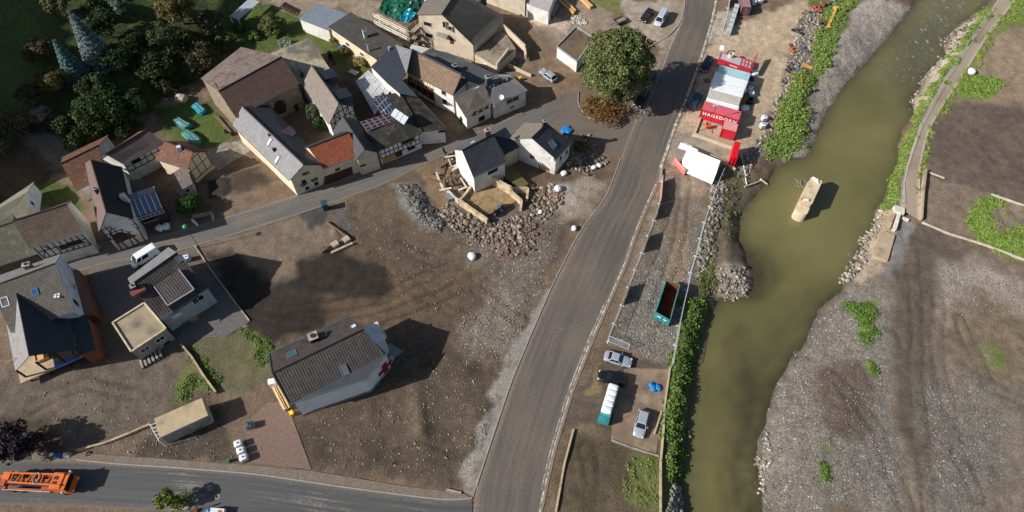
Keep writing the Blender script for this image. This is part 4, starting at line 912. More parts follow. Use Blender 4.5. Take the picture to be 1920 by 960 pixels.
b=MB(); c=FB.lerp(BB_,.5); ang=math.atan2(d_.y,d_.x); b.box((c.x+d_.x*2.4,c.y+d_.y*2.4,1.5),(4.8,10.5,.25),ang); b.build('terrace_floor',mat('terrace_tiles',(172,152,126),.85,0,.15,1.5),h)
b=MB(); b.box((c.x+d_.x*1.4-2,c.y+d_.y*1.4+.4,1.9),(1.2,2.0,.7),ang); b.build('terrace_bench',M_WOOD,h)
b=MB(); b.box((c.x+d_.x*1.2+1.8,c.y+d_.y*1.2,1.75),(1.0,3.2,.3),ang); b.build('blue_board',mat('blue_board',(96,140,186),.5),h)
b=MB(); p=FB.lerp(BB_,1.0); b.tube(p+Vector((-1.4,1.2,.6)),p+Vector((1.6,2.0,1.6)),.06,6); b.tube(p+Vector((.6,1.7,-.4)),p+Vector((.6,1.7,1.4)),.05,6); b.build('antenna',M_MET,h)
h=house('black_tiled_annex','annex with black tiled lean-to roof over terracotta brick walls',(170,680),'annex')
ws,pl,Q=block(h,[(148,666,4.0),(180,655,3.6),(163,590,3.8),(130,594,4.6)],T_BLUEBLK,M_BRICK,inset=.2)
h=house('brick_porch','terracotta brick porch wing under the white gable',(165,560),'porch')
block(h,[(152,592,2.6),(178,590,2.4),(150,508,2.6),(138,503,3.0)],mat('porch_concrete',(120,92,76),.9,0,.2,1.2,.3),M_BRICK,inset=.05)
# --- dark tiled house with dormer and flat garage
h=house('dormer_house','house with dark brown pantile roof and wide dormer beside white van',(370,590))
g=gable(h,(245.5,534),(332,474),(298,598),(391.5,538.5),5.0,T_PANT,M_LGREY,pitch=34,m_back=T_GREY,backk=.75)
FA,FB,RA,RB,BA,BB_=g['pts']; w=g['F']
window(h,w,(371.5,561),2.0,1.3,bars=1); panel(h,w,[(319,591),(336,582),(341,586),(324,596)],mat('white_board',(200,206,212),.6),'wall_board',.3,.06)
pl=g['front']; nn=pl[1]
up=(RA-FA); 
c=[on_plane(*q,*pl) for q in ((288.5,536),(335,505),(363,541),(314.6,571))]
D=[c[0]+Vector((0,0,.25)),c[1]+Vector((0,0,.25)),c[2]+Vector((0,0,1.15)),c[3]+Vector((0,0,1.15))]
D=[P(289,537,c[0].z+.2),P(335,505,c[1].z+.2),P(364,543,c[2].z+1.1),P(315,573,c[3].z+1.1)]
roof_part(h,'dormer_roof',[D[3],D[2],D[1],D[0]],.1,T_PANT)
V=[D[3]-nn*.05,D[2]-nn*.05,Vector((D[2].x,D[2].y,D[2].z-2.2)),Vector((D[3].x,D[3].y,D[3].z-2.2)),D[0]-Vector((0,0,.2)),D[1]-Vector((0,0,.2)),Vector((D[1].x,D[1].y,D[1].z-2.2)),Vector((D[0].x,D[0].y,D[0].z-2.2))]
obj('dormer_wall',V,[(0,1,2,3),(1,5,6,2),(0,3,7,4)],mat('dormer_slate',(54,54,58),.7),h)
for a,b_ in ((D[0],D[3]),(D[1],D[2]),(D[3],D[2])): b=MB(); b.bar(a+Vector((0,0,.06)),b_+Vector((0,0,.06)),.16,.08); b.build('zinc_edge',mat('bright_zinc',(190,196,202),.35,.5,.05,2,0),h)
chimney(h,pl,(253,541),.7,.7,.8,mat('brown_chimney',(92,70,62),.8),.6); u=(FB-FA)
b=MB(); p=on_plane(262,549,*pl); b.box((p.x,p.y,p.z+.35),(1.0,2.2,.7),-.9); b.build('chimney_saddle',mat('rust_flashing',(110,60,50),.6),h)
skylight(h,pl,(337,484.5),1.1,1.0,u)
h=house('flat_garage','concrete garage extension with parapet flat roof and outside steps',(270,676),'garage')
ws,pl,Q=block(h,[(247,660,3.6),(312,617,3.6),(271,569,3.6),(212,606,3.6)],mat('stained_flat_roof',(150,136,112),.85,0,.2,.7,.3,5,dirt=(92,86,78),dscale=.35),M_CONC,inset=.02,parapet=.3,pm=mat('pale_coping',(190,176,150),.85))
w=ws[0]
for px in ((272,655),(300,636)): window(h,w,px,1.5,1.0,bars=1)
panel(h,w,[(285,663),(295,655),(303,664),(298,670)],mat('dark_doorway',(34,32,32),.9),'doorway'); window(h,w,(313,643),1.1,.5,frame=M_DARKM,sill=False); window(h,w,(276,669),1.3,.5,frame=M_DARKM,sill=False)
p=P(283,676); 
for i in range(6): b=MB(); q=P(267+7*i,683-4.2*i); b.box((q.x,q.y-.1,.2+.0*i),(.35,1.6,.3+.1*i),.55); b.build('step',M_CONC,h)
# --- red cross house
h=house('red_cross_house','white house with brown-black pantile roof and red cross on its wall',(570,778))
g=gable(h,(510,700),(682,617),(542,757),(719,665),5.4,T_PANT,mat('white_house_wall',(222,224,226),.85,0,.04,.6,.1,10,dirt=(190,184,176),dscale=.3),back=((504,664),(656,593)),hb=5.6,hr=8.0,wall=False,capm=T_PANT,gutter=False)
FA,FB,RA,RB,BA,BB_=g['pts']; wm=MATS['white_house_wall']
# footprint with chamfered right end
a=P(566,778); b_=P(694,736); c_=P(728,690); d_=Vector((BB_.x-.2,BB_.y-.8,0)); e_=Vector((BA.x+.7,BA.y-.4,0))
a=Vector((FA.x+.9,FA.y+.1,0))
hB=P(684,707,5.6); fw=[Vector((FA.x+.6,FA.y+.25,0)),Vector((hB.x,hB.y,0)),Vector((FB.x+.3,FB.y+.3,0)),Vector((RB.x+.2,RB.y-.3,0)),Vector((BB_.x+1.2,BB_.y-1.6,0)),e_]
tops=[5.2,5.5,5.3,7.5,5.3,5.3]
n=len(fw); V=fw+[Vector((p.x,p.y,t)) for p,t in zip(fw,tops)]
obj('wall',V,[(i,(i+1)%n,n+(i+1)%n,n+i) for i in range(n)],wm,h)
roof_part(h,'lower_roof',[V[n]+Vector((-.35,-.3,.1)),V[n+1]+Vector((.15,-.35,.12)),V[n+2]+Vector((.2,.0,.1)),V[n]+Vector((-.2,.5,.25))],.1,mat('grey_zinc_roof',(70,72,76),.55,.3,.1))
ed=mat('green_copper_edge',(72,100,92),.5,.3,.1)
for p,q in ((V[n]+Vector((-.5,-.35,.12)),V[n+1]+Vector((.2,-.4,.12))),(V[n+1]+Vector((.2,-.4,.12)),V[n+2]+Vector((.35,.05,.1))),(FB,RB),(BA,BB_),(BA,RA),(RA,FA)):
    b=MB(); b.bar(p+Vector((0,0,.05)),q+Vector((0,0,.05)),.16,.14); b.build('roof_edge',ed,h)
w1=Wall(fw[0],fw[1],[(0,5),(20,5)],0); w2=Wall(fw[1],fw[2],[(0,5),(20,5)],0)
b=MB()
t,z=w2.hit(722,690); R_=1.55; k=.52
redm=mat('red_cross_paint',(150,24,48),.7,0,.08,2,.05)
V=[]
for off in (.05,.01):
    for (x,y) in ((-k,-R_),(k,-R_),(k,-k),(R_,-k),(R_,k),(k,k),(k,R_),(-k,R_),(-k,k),(-R_,k),(-R_,-k),(-k,-k)): V.append(w2.pt(t+x,min(z+y,9),off))
obj('red_cross',V,[tuple(range(12)),tuple(reversed(range(12,24)))]+[(i,12+i,12+(i+1)%12,(i+1)%12) for i in range(12)],redm,h)
b=MB(); p0,p1=V[0],V[0]; b.bar(fw[0]+Vector((0,-.05,.25)),fw[1]+Vector((0,-.05,.25)),.12,.5); b.bar(fw[1]+Vector((0.05,-.05,.25)),fw[2]+Vector((.05,0,.25)),.12,.5); b.build('plinth',mat('grey_plinth',(122,124,126),.85),h)
u=RB-RA
skylight(h,g['back'],(547,664),1.4,1.4,u,glass('green_sky_glass',(60,96,98))); skylight(h,g['back'],(663,612),.8,.9,u,mat('sky_white',(196,206,204),.4)); skylight(h,g['front'],(645.5,694),1.0,1.5,u,glass('sky_glass'))
chimney(h,g['back'],(590,637),1.3,1.2,1.2,M_DARKM,.45); b=MB(); p=on_plane(603,631,*g['back']); b.box((p.x,p.y,p.z+.3),(1.6,1.2,.5),.45); b.build('roof_hatch',mat('hatch',(78,72,70),.6),h)
b=MB(); p=on_plane(566,643,*g['back']); b.tube(p,p+Vector((0,0,1.3)),.05,6); b.tube(p+Vector((-.6,0,1.2)),p+Vector((.6,.2,1.2)),.04,6); b.tube(p+Vector((-.1,-.4,.9)),p+Vector((.3,.5,.9)),.04,6); b.build('antenna',M_MET,h)
# upper balcony box at right end
b=MB(); p=Vector((fw[3].x+1.1,fw[3].y+1.0,0)); ang=math.atan2(u.y,u.x); b.box((p.x-.3,p.y,2.6),(2.2,3.0,5.0),ang); b.build('end_bay',wm,h); b=MB(); b.box((p.x-.3,p.y,5.16),(2.5,3.3,.14),ang); b.build('bay_roof',wm,h)
wq=Wall(Vector((p.x,p.y,0))+Vector((math.cos(ang)*1.2+math.sin(ang)*1.9,math.sin(ang)*1.2-math.cos(ang)*1.9,0)),Vector((p.x,p.y,0))+Vector((math.cos(ang)*1.2-math.sin(ang)*1.9,math.sin(ang)*1.2+math.cos(ang)*1.9,0)),[(0,5.7),(3.8,5.7)],0)
window(h,wq,None,1.6,1.2,zc=4.2,tc=1.9)
b=MB(); b.prism([(q.x,q.y) for q in (P(718,668),P(727,690),P(740,672),P(755,660),P(732,645),P(716,652))],-.1,.35); b.build('grey_terrace',mat('grey_slabs',(118,128,134),.8,0,.1,1,.2),h)
b=MB()
for i in range(4): p=P(728+1.5*i,677-3*i,.5); b.bar(p,P(735+1.2*i,681-3*i,.5),.12,.1)
b.build('terrace_grate',M_WHITE(),h)
# wooden porch on the left side
for i,(pa,pb) in enumerate((((505,712),(534,768)),((509,711),(538,766)),((513,709),(541,765)))): b=MB(); b.bar(P(*pa,.8),P(*pb,.8),.45,.08); b.build('porch_board',M_WOOD,h)
b=MB(); b.bar(P(506,712,.4),P(535,770,.4),.2,.9); b.build('porch_skirt',mat('porch_cream',(206,190,160),.8),h)
b=MB(); p=P(509,717,1.6); b.box((p.x,p.y,1.2),(.9,.9,1.6),.3); b.build('heat_pump',M_WHITE(),h)
# ================================================================ ruined pair in the middle
h=house('ruined_dark_roof_house','damaged white house with dark tiled roof and brick chimney in the rubble',(890,335))
T_RUIN=tile('charcoal_pantile',(74,76,82),(62,64,70),(34,35,40),.40,.46,.5,prof=.9)
g=gable(h,(866.5,282),(925,252),(888,333),(950,304),5.2,T_RUIN,M_PLAST,pitch=40,m_back=tile('grey_back_tile',(104,102,104),(92,90,92),(66,64,66),.4,.46),backk=1.0)
chimney(h,g['front'],(914,252),1.0,.7,1.1,mat('red_brick',(122,70,56),.85,0,.2,3),.4); skylight(h,g['back'],(875,271),.6,.6,g['pts'][1]-g['pts'][0])
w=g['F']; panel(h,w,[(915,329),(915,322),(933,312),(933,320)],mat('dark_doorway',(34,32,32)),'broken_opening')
h=house('lower_dark_roof_wing','lower wing with blue-black pantile roof between the two ruined houses',(960,285),'wing')
block(h,[(947,290,4.2),(974,276,4.2),(948,238,6.2),(924,252,6.4)],T_BLUEBLK,M_BEIGE,inset=.25)
h=house('torn_white_house','white house with torn open corner and dark roof among the rubble',(1000,320))
g=gable(h,(997,259),(1026,231),(1043,299),(1071.5,268),4.6,T_RUIN,M_PLAST,hr=8.4,back=((956,259),(983,230)),hb=5.4,m_back=T_LSLATE,over=.2)
w=g['A']
for px in ((996,272.5),(998,292)): window(h,w,px,.9,1.3,bars=1,frame=mat('brown_frame',(92,76,66)))
skylight(h,g['front'],(1036,270),1.1,1.5,g['pts'][1]-g['pts'][0],glass('blue_sky_pane',(96,128,150)))
w=g['F']
for px in ((1051,296),(1062,285)): window(h,w,px,1.0,1.3)
panel(h,g['A'],[(1016,296),(1022,290),(1030,297),(1030,330),(1016,318)],mat('torn_room',(150,122,96),.95,0,.4,2.5,.8,4),'torn_opening',.05,.06)
for i in range(5): t,z=g['A'].hit(1014+4*i,300+3*i); b=MB(); b.bar(g['A'].pt(t,z-2.4+.4*i,.2),g['A'].pt(t+.3,z-.5,.25),.18,.16); b.build('torn_stud',M_OWOOD,h)
dish(h,g['A'].pt(.8,4.4,.4)+Vector((0,0,.2)),.45)
chimney(h,g['front'],(1020,237),.5,.6,1.4,M_DARKM,.4)
# ruin walls
rn=thing('roofless_ruin','roofless ruin with broken beige walls and bare earth floor','ruin',P(915,390))
M_RUINW=mat('broken_plaster_wall',(190,170,142),.92,0,.15,1.5,.5,5,dirt=(140,118,94),dscale=.8)
def rwall(px,hh,m=M_RUINW,jag=.35,name='ruin_wall',root=rn,th=.42):
    p=[P(u,v,h_) for (u,v),h_ in zip(px,hh)]
    for a_,c_,h0,h1 in zip(p[:-1],p[1:],hh[:-1],hh[1:]):
        L=(c_-a_).length; n=max(2,int(L/.9)); d=(Vector((c_.x,c_.y,0))-Vector((a_.x,a_.y,0))).normalized(); nn=Vector((-d.y,d.x,0))*th/2
        V=[];F=[]
        for i in range(n+1):
            q=a_.lerp(c_,i/n); z=h0+(h1-h0)*i/n+random.uniform(-jag,.1)*(0<i<n)
            for s in (-1,1): V+= [(q.x+nn.x*s,q.y+nn.y*s,-.4),(q.x+nn.x*s,q.y+nn.y*s,z)]
        for i in range(n):
            k=4*i; F+=[(k,k+4,k+5,k+1),(k+2,k+3,k+7,k+6),(k+1,k+5,k+7,k+3)]
        F+=[(0,1,3,2),(4*n,4*n+2,4*n+3,4*n+1)]; obj(name,V,F,m,root)
rwall([(862,374),(890,394),(914,411)],[1.6,1.5,1.4],jag=.15); rwall([(888,336),(912,325),(935,337),(958,350),(959,358),(978,375)],[2.4,2.6,2.6,2.6,1.8,1.4]); rwall([(862,374),(886,345),(888,336)],[1.4,1.2,2.4]); rwall([(978,375),(976,390)],[1.6,1.0]); rwall([(958,352),(990,352),(988,372)],[1.6,1.4,.8])
b=MB(); b.prism([(q.x,q.y) for q in ccw([P(866,374),P(912,406),P(972,378),P(956,356),P(912,330),P(890,345)])],-.3,.35); b.build('earth_floor',mat('ruin_floor',(146,122,90),.95,0,.25,.9,.8,3,dirt=(104,86,64),dscale=.6),rn)
b=MB(); b.prism([(q.x,q.y) for q in ccw([P(928,327),P(958,318),P(991,352),P(976,362)])],-.3,1.2); b.build('mossy_slab',mat('mossy_slab',(84,84,44),.95,0,.25,.8,.6,4,dirt=(110,96,62),dscale=.5),rn)
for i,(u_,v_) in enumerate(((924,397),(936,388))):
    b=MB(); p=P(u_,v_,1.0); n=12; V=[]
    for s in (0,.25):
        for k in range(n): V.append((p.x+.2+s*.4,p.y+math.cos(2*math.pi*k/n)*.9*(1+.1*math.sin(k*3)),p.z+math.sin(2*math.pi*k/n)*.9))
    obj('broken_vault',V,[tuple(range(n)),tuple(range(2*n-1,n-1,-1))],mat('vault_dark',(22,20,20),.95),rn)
b=MB(); b.bar(P(932,384,1.3),P(941,396,.9),.6,.1); b.build('blue_door_leaf',mat('blue_door_leaf',(96,126,152),.5),rn)
# debris stack left of ruin
db=thing('collapsed_annex','collapsed annex of tangled beams and wall scraps left of the ruin','rubble heap',P(845,350))
for i in range(46):
    u_=random.uniform(822,880); v_=random.uniform(292,362)
    if (u_-822)*.75+292>v_+26 : pass
    p=G(u_,v_); a_=random.uniform(0,3.1); L=random.uniform(.8,2.8); z=random.uniform(.05,.9); b=MB()
    b.bar(p+Vector((0,0,z)),p+Vector((math.cos(a_)*L,math.sin(a_)*L,z+random.uniform(-.1,.5))),random.uniform(.1,.4),random.uniform(.06,.2))
    b.build('broken_beam',random.choice((M_OWOOD,M_OWOOD,mat('pale_scrap',(186,176,160),.8),mat('rust_scrap',(112,70,50),.8),M_DARKM)),db)
b=MB(); b.bar(P(846,318,.9),P(866,306,.9),1.0,.25); b.build('fallen_wall_slab',mat('pale_scrap',(186,176,160)),db)
rwall([(818,322),(828,345),(846,362),(860,374)],[.9,.8,1.0,1.3],mat('pale_scrap',(186,176,160)),.5,root=db,th=.3)
b=MB(); b.box(P(844,372)+Vector((0,0,.4)),(1.0,1.6,.7),.3); b.build('wrecked_cabinet',mat('blue_grey_steel',(120,138,148),.5,.3),db)
# ================================================================ vegetation
def leaf_mat(name,c1,c2,rough=.7):
    if name in MATS: return MATS[name]
    k=NT(name); gi=k.n('NewGeometry'); tc=k.n('TexCoord').outputs['Object']
    f=k.math('ADD',k.math('MULTIPLY',gi.outputs['Random Per Island'],.6),k.math('MULTIPLY',k.noise(tc,.6,3),.5))
    c=k.mix(k.ramp(f,.25,.85),lin(*c1),lin(*c2)); k.l(c,k.b.inputs['Base Color']); k.set(rough,0,.25)
    tr=k.n('BsdfTranslucent'); k.l(c,tr.inputs[0]); ms=k.n('MixShader'); ms.inputs[0].default_value=.25
    out=[n for n in k.t.nodes if n.type=='OUTPUT_MATERIAL'][0]
    k.l(k.b.outputs[0],ms.inputs[1]); k.l(tr.outputs[0],ms.inputs[2]); k.l(ms.outputs[0],out.inputs[0]); MATS[name]=k.m; return k.m
def leaf_mesh(name,pos,nrm,size,m,parent=None,aspect=1.0):
    n=len(pos); nrm=nrm/np.linalg.norm(nrm,axis=1,keepdims=True)
    r=RNG.normal(size=(n,3)); u=np.cross(nrm,r); u/=np.linalg.norm(u,axis=1,keepdims=True); v=np.cross(nrm,u)
    s=(size*(.6+.8*RNG.random(n)))[:,None]; u=u*s*.5; v=v*s*.5*aspect
    V=np.stack([pos-u-v*.6,pos+u*.6-v,pos+u+v*.6,pos-u*.6+v],1).reshape(-1,3)
    if parent: V=V-np.array(parent_world(parent))
    me=bpy.data.meshes.new(name); me.vertices.add(4*n); me.vertices.foreach_set('co',V.astype(np.float32).ravel())
    me.loops.add(4*n); me.loops.foreach_set('vertex_index',np.arange(4*n,dtype=np.int32)); me.polygons.add(n); me.polygons.foreach_set('loop_start',np.arange(0,4*n,4,dtype=np.int32))
    me.update(); me.materials.append(m); o=bpy.data.objects.new(name,me); COL.objects.link(o)
    if parent: o.parent=parent
    return o
def crown_points(c,rad,nc,cr,n,fill=.35):
    d=RNG.normal(size=(nc,3)); d/=np.linalg.norm(d,axis=1,keepdims=True); d[:,2]=np.where(d[:,2]<-.5,-d[:,2],d[:,2])
    rr=(.55+.38*RNG.random(nc))[:,None]; cen=np.array(c)+d*np.array(rad)*rr; crs=cr*(.65+.7*RNG.random(nc))
    i=RNG.integers(0,nc,n); e=RNG.normal(size=(n,3)); e/=np.linalg.norm(e,axis=1,keepdims=True); e[:,2]=np.abs(e[:,2])*.9-.2*(RNG.random(n)<.35)
    p=cen[i]+e*(crs[i]*(.72+.3*RNG.random(n)))[:,None]
    nr=e+.6*RNG.normal(size=(n,3)); return p,nr
M_BARK=mat('tree_bark',(86,72,58),.9,0,.25,3,.6,8)
def trunk(parent,base,h,r,limbs=6,top=None,spread=.5):
    b=MB(); base=Vector(base); top=top or base+Vector((.2,.1,h)); prev=base; n=5
    for i in range(n):
        a=base.lerp(top,i/n); q=base.lerp(top,(i+1)/n); b.tube(a,q,r*(1-.13*i),8,r*(1-.13*(i+1)))
    for i in range(limbs):
        a=base.lerp(top,.35+.5*i/max(1,limbs)); t=i*2.4; L=h*spread*(.7+.4*random.random()); b.tube(a,a+Vector((math.cos(t)*L,math.sin(t)*L,L*.7)),r*.45,6,r*.12)
    return b.build('trunk',M_BARK,parent)
def tree(name,label,base,h,rad,c1,c2,mn,nc=60,cr=1.4,n=7000,leaf=.38,group=None,cat='tree',zc=None):
    t=thing(name,label,cat,base,group); base=Vector(base); zc=zc if zc is not None else h-rad[2]
    trunk(t,base-Vector((0,0,.3)),zc+rad[2]*.2,max(.12,rad[0]*.07),7,spread=.45)
    p,nr=crown_points((base.x,base.y,base.z+zc),rad,nc,cr,n); leaf_mesh('crown',p,nr,np.full(n,leaf),leaf_mat(mn,c1,c2),t); return t
def bush(label,px,r,h,c1,c2,mn,n=1400,leaf=.3,group=None,name='bush',cr=None):
    b=G(*px); t=thing(name,label,'bush',b,group); 
    m=MB()
    for i in range(5): a=i*1.26; m.tube(b-Vector((0,0,.1)),b+Vector((math.cos(a)*r*.5,math.sin(a)*r*.5,h*.6)),.06,5,.02)
    m.build('stems',M_BARK,t)
    p,nr=crown_points((b.x,b.y,b.z+h*.5),(r,r,h*.55),max(8,int(n/90)),cr or r*.38,n); leaf_mesh('foliage',p,nr,np.full(n,leaf),leaf_mat(mn,c1,c2),t); return t
def spruce(label,px,h,r,c1,c2,mn,n=6000):
    b=G(*px); t=thing('blue_spruce',label,'tree',b); m=MB(); m.tube(b-Vector((0,0,.3)),b+Vector((0,0,h)),.22,8,.03); m.build('trunk',M_BARK,t)
    z=RNG.random(n)**1.25; lay=np.floor(z*13)/13; fr=(z*13)%1; a=RNG.random(n)*2*np.pi; arms=np.floor(a/(2*np.pi)*11)*(2*np.pi/11)+lay*40; a=arms+RNG.normal(size=n)*.16
    rr=r*(1-lay)*(.25+.75*RNG.random(n)**.6); zz=h*(.05+.95*lay)-rr*.22+fr*.35
    p=np.stack([b.x+rr*np.cos(a),b.y+rr*np.sin(a),b.z+zz],1); nr=np.stack([np.cos(a)*.5,np.sin(a)*.5,np.full(n,1.0)],1)+.5*RNG.normal(size=(n,3))
    leaf_mesh('crown',p,nr,np.full(n,.42),leaf_mat(mn,c1,c2),t,.6)
tree('plane_tree','large dense green tree standing on the kerbed island',G(1145,194),17,(6.8,6.5,7.5),(64,76,40),(136,142,88),'big_tree_leaf',180,1.75,66000,.30,zc=9.2)
spruce('silver-blue spruce, the taller of the two on the hillside',(192,118),13,3.4,(92,108,110),(140,154,150),'silver_needle',7000)
spruce('blue-green spruce, the shorter of the two on the hillside',(150,146),9.5,2.9,(62,96,94),(110,140,134),'blue_needle',5500)
HT=[('olive round bush below the blue spruces',(112,172),3.4,4.6,(78,76,42),(112,108,66),'olive_leaf',3800),
 ('broad dark green tree above the courtyard house',(205,235),5.6,7.0,(44,60,28),(74,92,46),'dark_leaf',7000),
 ('dark green tree right of the broad tree above the rear wing',(268,218),3.6,5.6,(44,60,28),(74,92,46),'dark_leaf',4200),
 ('dark green bush at the lower edge of the broad hillside tree',(165,270),3.8,4.4,(44,60,28),(74,92,46),'dark_leaf',3600),
 ('brownish bare thicket left of the blue spruces',(88,118),3.2,4.2,(70,62,46),(98,88,66),'brown_leaf',2400),
 ('grey-brown thicket above the stone barn',(385,130),4.6,5.2,(62,64,44),(96,94,68),'greybrown_leaf',5000),
 ('yellowing tree at the top of the hillside',(345,45),4.6,7,(88,84,46),(124,116,72),'yellow_leaf',5200),
 ('silver-grey tree cut by the top edge',(240,26),3.0,5.0,(98,108,98),(134,144,130),'silver_leaf',3000),
 ('pale bush at the top of the hillside meadow',(122,25),3.0,4.2,(84,84,52),(122,118,80),'pale_leaf',2600),
 ('dark conifer-like shrub right of the silver-blue spruce',(232,132),3.6,5.2,(36,50,30),(62,78,46),'darkest_leaf',3600),
 ('large shaded shrub in the middle of the hillside',(300,140),4.6,4.8,(48,58,32),(76,86,50),'shade_leaf',4600),
 ('shaded shrub between the broad tree and the blue-green spruce',(190,180),3.8,4.2,(46,56,30),(72,84,48),'shade_leaf',3600),
 ('brown bramble thicket above the grey shed',(45,250),4.2,3.4,(82,70,50),(112,98,72),'bramble_leaf',2800),
 ('dark bush at the left edge above the grey shed',(8,290),3.8,4.6,(44,56,34),(70,80,52),'edge_leaf',3000),
 ('pale dead bush left of the broad tree',(85,230),2.4,2.8,(118,112,98),(150,144,128),'dead_leaf',1300),
 ('mixed shrub on the slope below the yellowing tree',(300,75),3.4,3.4,(70,78,42),(104,110,64),'mixed_leaf',2600),
 ('small shrub beside the barn ridge',(428,92),2.6,3.0,(64,72,44),(98,102,64),'mixed2_leaf',2000),
 ('dark hedge shrub between thicket and meadow',(255,90),3.2,3.0,(56,64,36),(84,92,52),'hedge_leaf',2200),
 ('rounded shrub in the garden above the barn roof',(516,62),3.0,3.6,(74,84,44),(116,122,70),'garden_leaf',3600),
 ('silvery lavender shrub beside the beige flat roof',(540,88),2.0,1.8,(112,126,104),(158,170,144),'lavender_leaf',1900),
 ('leafy vegetable patch shrub in the kitchen garden',(478,70),1.8,1.3,(70,92,42),(120,136,70),'veg_leaf',1300),
 ('low green shrub near the pergola',(455,55),1.8,1.4,(70,92,42),(120,136,70),'veg_leaf',1100),
 ('climbing roses along the cream house wall',(632,80),1.7,1.6,(96,108,62),(150,136,96),'rose_leaf',1500),
 ('bushy plant by the blue rain barrel',(647,102),1.3,1.9,(86,104,56),(136,140,84),'rose_leaf',1200),
 ('yellowing vine at the end of the cream house wall',(675,122),1.7,1.6,(140,128,74),(176,160,100),'vine_leaf',1300),
 ('clipped grey-green cypress in the farm courtyard',(592,223),1.5,3.6,(70,82,56),(104,114,78),'cypress_leaf',2200),
 ('round green boxwood beside the courtyard cypress',(603,240),1.7,2.4,(40,66,30),(70,98,48),'box_leaf',2000),
 ('green bush beside the mottled shed and the lane',(362,397),2.6,3.2,(44,70,32),(78,108,54),'lane_leaf',3200)]
HT+=[('dark shrub at the foot of the hill above the rear wing',(240,250),2.6,3.0,(40,52,28),(66,80,42),'shade_leaf',2200),
 ('dark tree behind the taller spruce near the meadow edge',(210,70),3.8,5.4,(40,52,28),(64,78,42),'darkest_leaf',3800),
 ('dark tree left of the thicket above the stone barn',(335,105),4.2,5.6,(44,54,32),(70,80,50),'shade_leaf',4200),
 ('tall shrub between the yellowing tree and the pergola',(405,62),3.4,4.6,(58,62,38),(92,94,60),'greybrown_leaf',3200),
 ('dark shrub right above the rusty stable roof',(130,255),3.2,4.2,(42,52,30),(66,76,44),'shade_leaf',2800),
 ('shaded shrub on the slope above the grey covered stack',(318,172),2.8,3.2,(46,54,32),(72,80,48),'shade_leaf',2200),
 ('low dark hedge clump in the middle of the meadow',(185,25),3.0,3.6,(46,56,32),(74,84,48),'hedge_leaf',2400),
 ('brown shrub below the olive round bush',(70,190),3.0,3.4,(70,62,46),(98,88,66),'brown_leaf',2200)]
for lb,px,r,h_,c1,c2,mn,n in HT:
    if h_>4: 
        b=G(*px); tree('hillside_tree',lb,b,h_,(r*.8,r*.8,h_*.42),c1,c2,mn,max(14,int(r*7)),r*.34,n,.34,group='trees and tall shrubs of the hillside')
    else: bush(lb,px,r*.85,h_,c1,c2,mn,n,.28,group='shrubs in the gardens')
tree('purple_tree','dark purple-leaved tree above the orange truck',G(52,845),5.6,(3.3,3.0,2.4),(36,28,34),(70,56,66),'purple_leaf',34,1.0,5200,.3)
tree('planter_tree','small yellowish green tree in the roadside planter',G(325,945),3.6,(1.5,1.2,1.1),(84,96,40),(132,140,66),'planter_leaf',14,.55,1500,.25)
b=G(1140,219); bush('russet low shrubs under the big tree on the island',(1138,216),3.6,1.5,(104,66,40),(140,112,62),'russet_leaf',2600,.25); bush('russet shrub beside the kerb of the island',(1112,206),2.6,1.4,(118,72,42),(150,112,66),'russet_leaf',1500,.25)
bush('small green shrub on the rubble beside the torn house',(1090,278),1.6,1.0,(62,84,40),(98,112,58),'rub_leaf',700,.25)
def sample(poly,n,wob=2.0):
    p=XY(poly); mn,mx=p.min(0),p.max(0); out=[]
    while len(out)<n:
        q=mn+(mx-mn)*RNG.random((n*3,2)); k=sdf(p,q[:,0]+(fbm(q[:,0]*.5,q[:,1]*.5)-.5)*wob,q[:,1]+(fbm(q[:,0]*.5+7,q[:,1]*.5)-.5)*wob)>0; out+=q[k].tolist()
    return np.array(out[:n])
def scrub(name,label,polys,n,h,c1,c2,mn,leaf=.24,clump=.55):
    Pp=[];N=[]
    tot=sum(w for _,w in polys)
    for poly,w in polys:
        k=int(n*w/tot); nc=max(6,k//16); c=sample(poly,nc,5.0); i=RNG.integers(0,nc,k); hh=(.25+1.1*RNG.random(nc)**1.6)*h*(.4+1.1*fbm(c[:,0]*.35,c[:,1]*.35))
        e=RNG.normal(size=(k,3)); e/=np.linalg.norm(e,axis=1,keepdims=True); e[:,2]=np.abs(e[:,2])*RNG.random(k); r=clump*(.5+1.3*RNG.random(nc)**2)[i]
        x=c[i,0]+e[:,0]*r; y=c[i,1]+e[:,1]*r; z=hf(x,y)+e[:,2]*hh[i]*.9; Pp.append(np.stack([x,y,z],1)); N.append(e*.6+np.array([-.3,-.1,.9])+.45*RNG.normal(size=(k,3)))
    p=np.concatenate(Pp); nr=np.concatenate(N); o=leaf_mesh(name,p,nr,np.full(len(p),leaf),leaf_mat(mn,c1,c2)); tag(o,label,'scrub',kind='stuff')
scrub('riverside_scrub','green scrub along the left river bank below the skip',[([(1288,560),(1312,575),(1302,660),(1290,760),(1278,880),(1258,905),(1250,900),(1256,800),(1268,690)],10),([(1310,560),(1330,590),(1322,600),(1305,590)],1)],26000,.85,(62,84,34),(128,148,72),'scrub_leaf')
scrub('riverside_scrub','bright green scrub strip between scrap yard and gravel bar',[([(1570,0),(1605,0),(1590,30),(1560,70),(1575,90),(1545,140),(1520,130),(1530,70)],4),([(1500,130),(1530,150),(1515,200),(1495,250),(1470,290),(1440,285),(1455,230),(1475,190)],6),([(1475,240),(1530,215),(1505,260),(1480,300)],1)],26000,1.0,(82,106,44),(150,168,86),'bright_scrub_leaf')
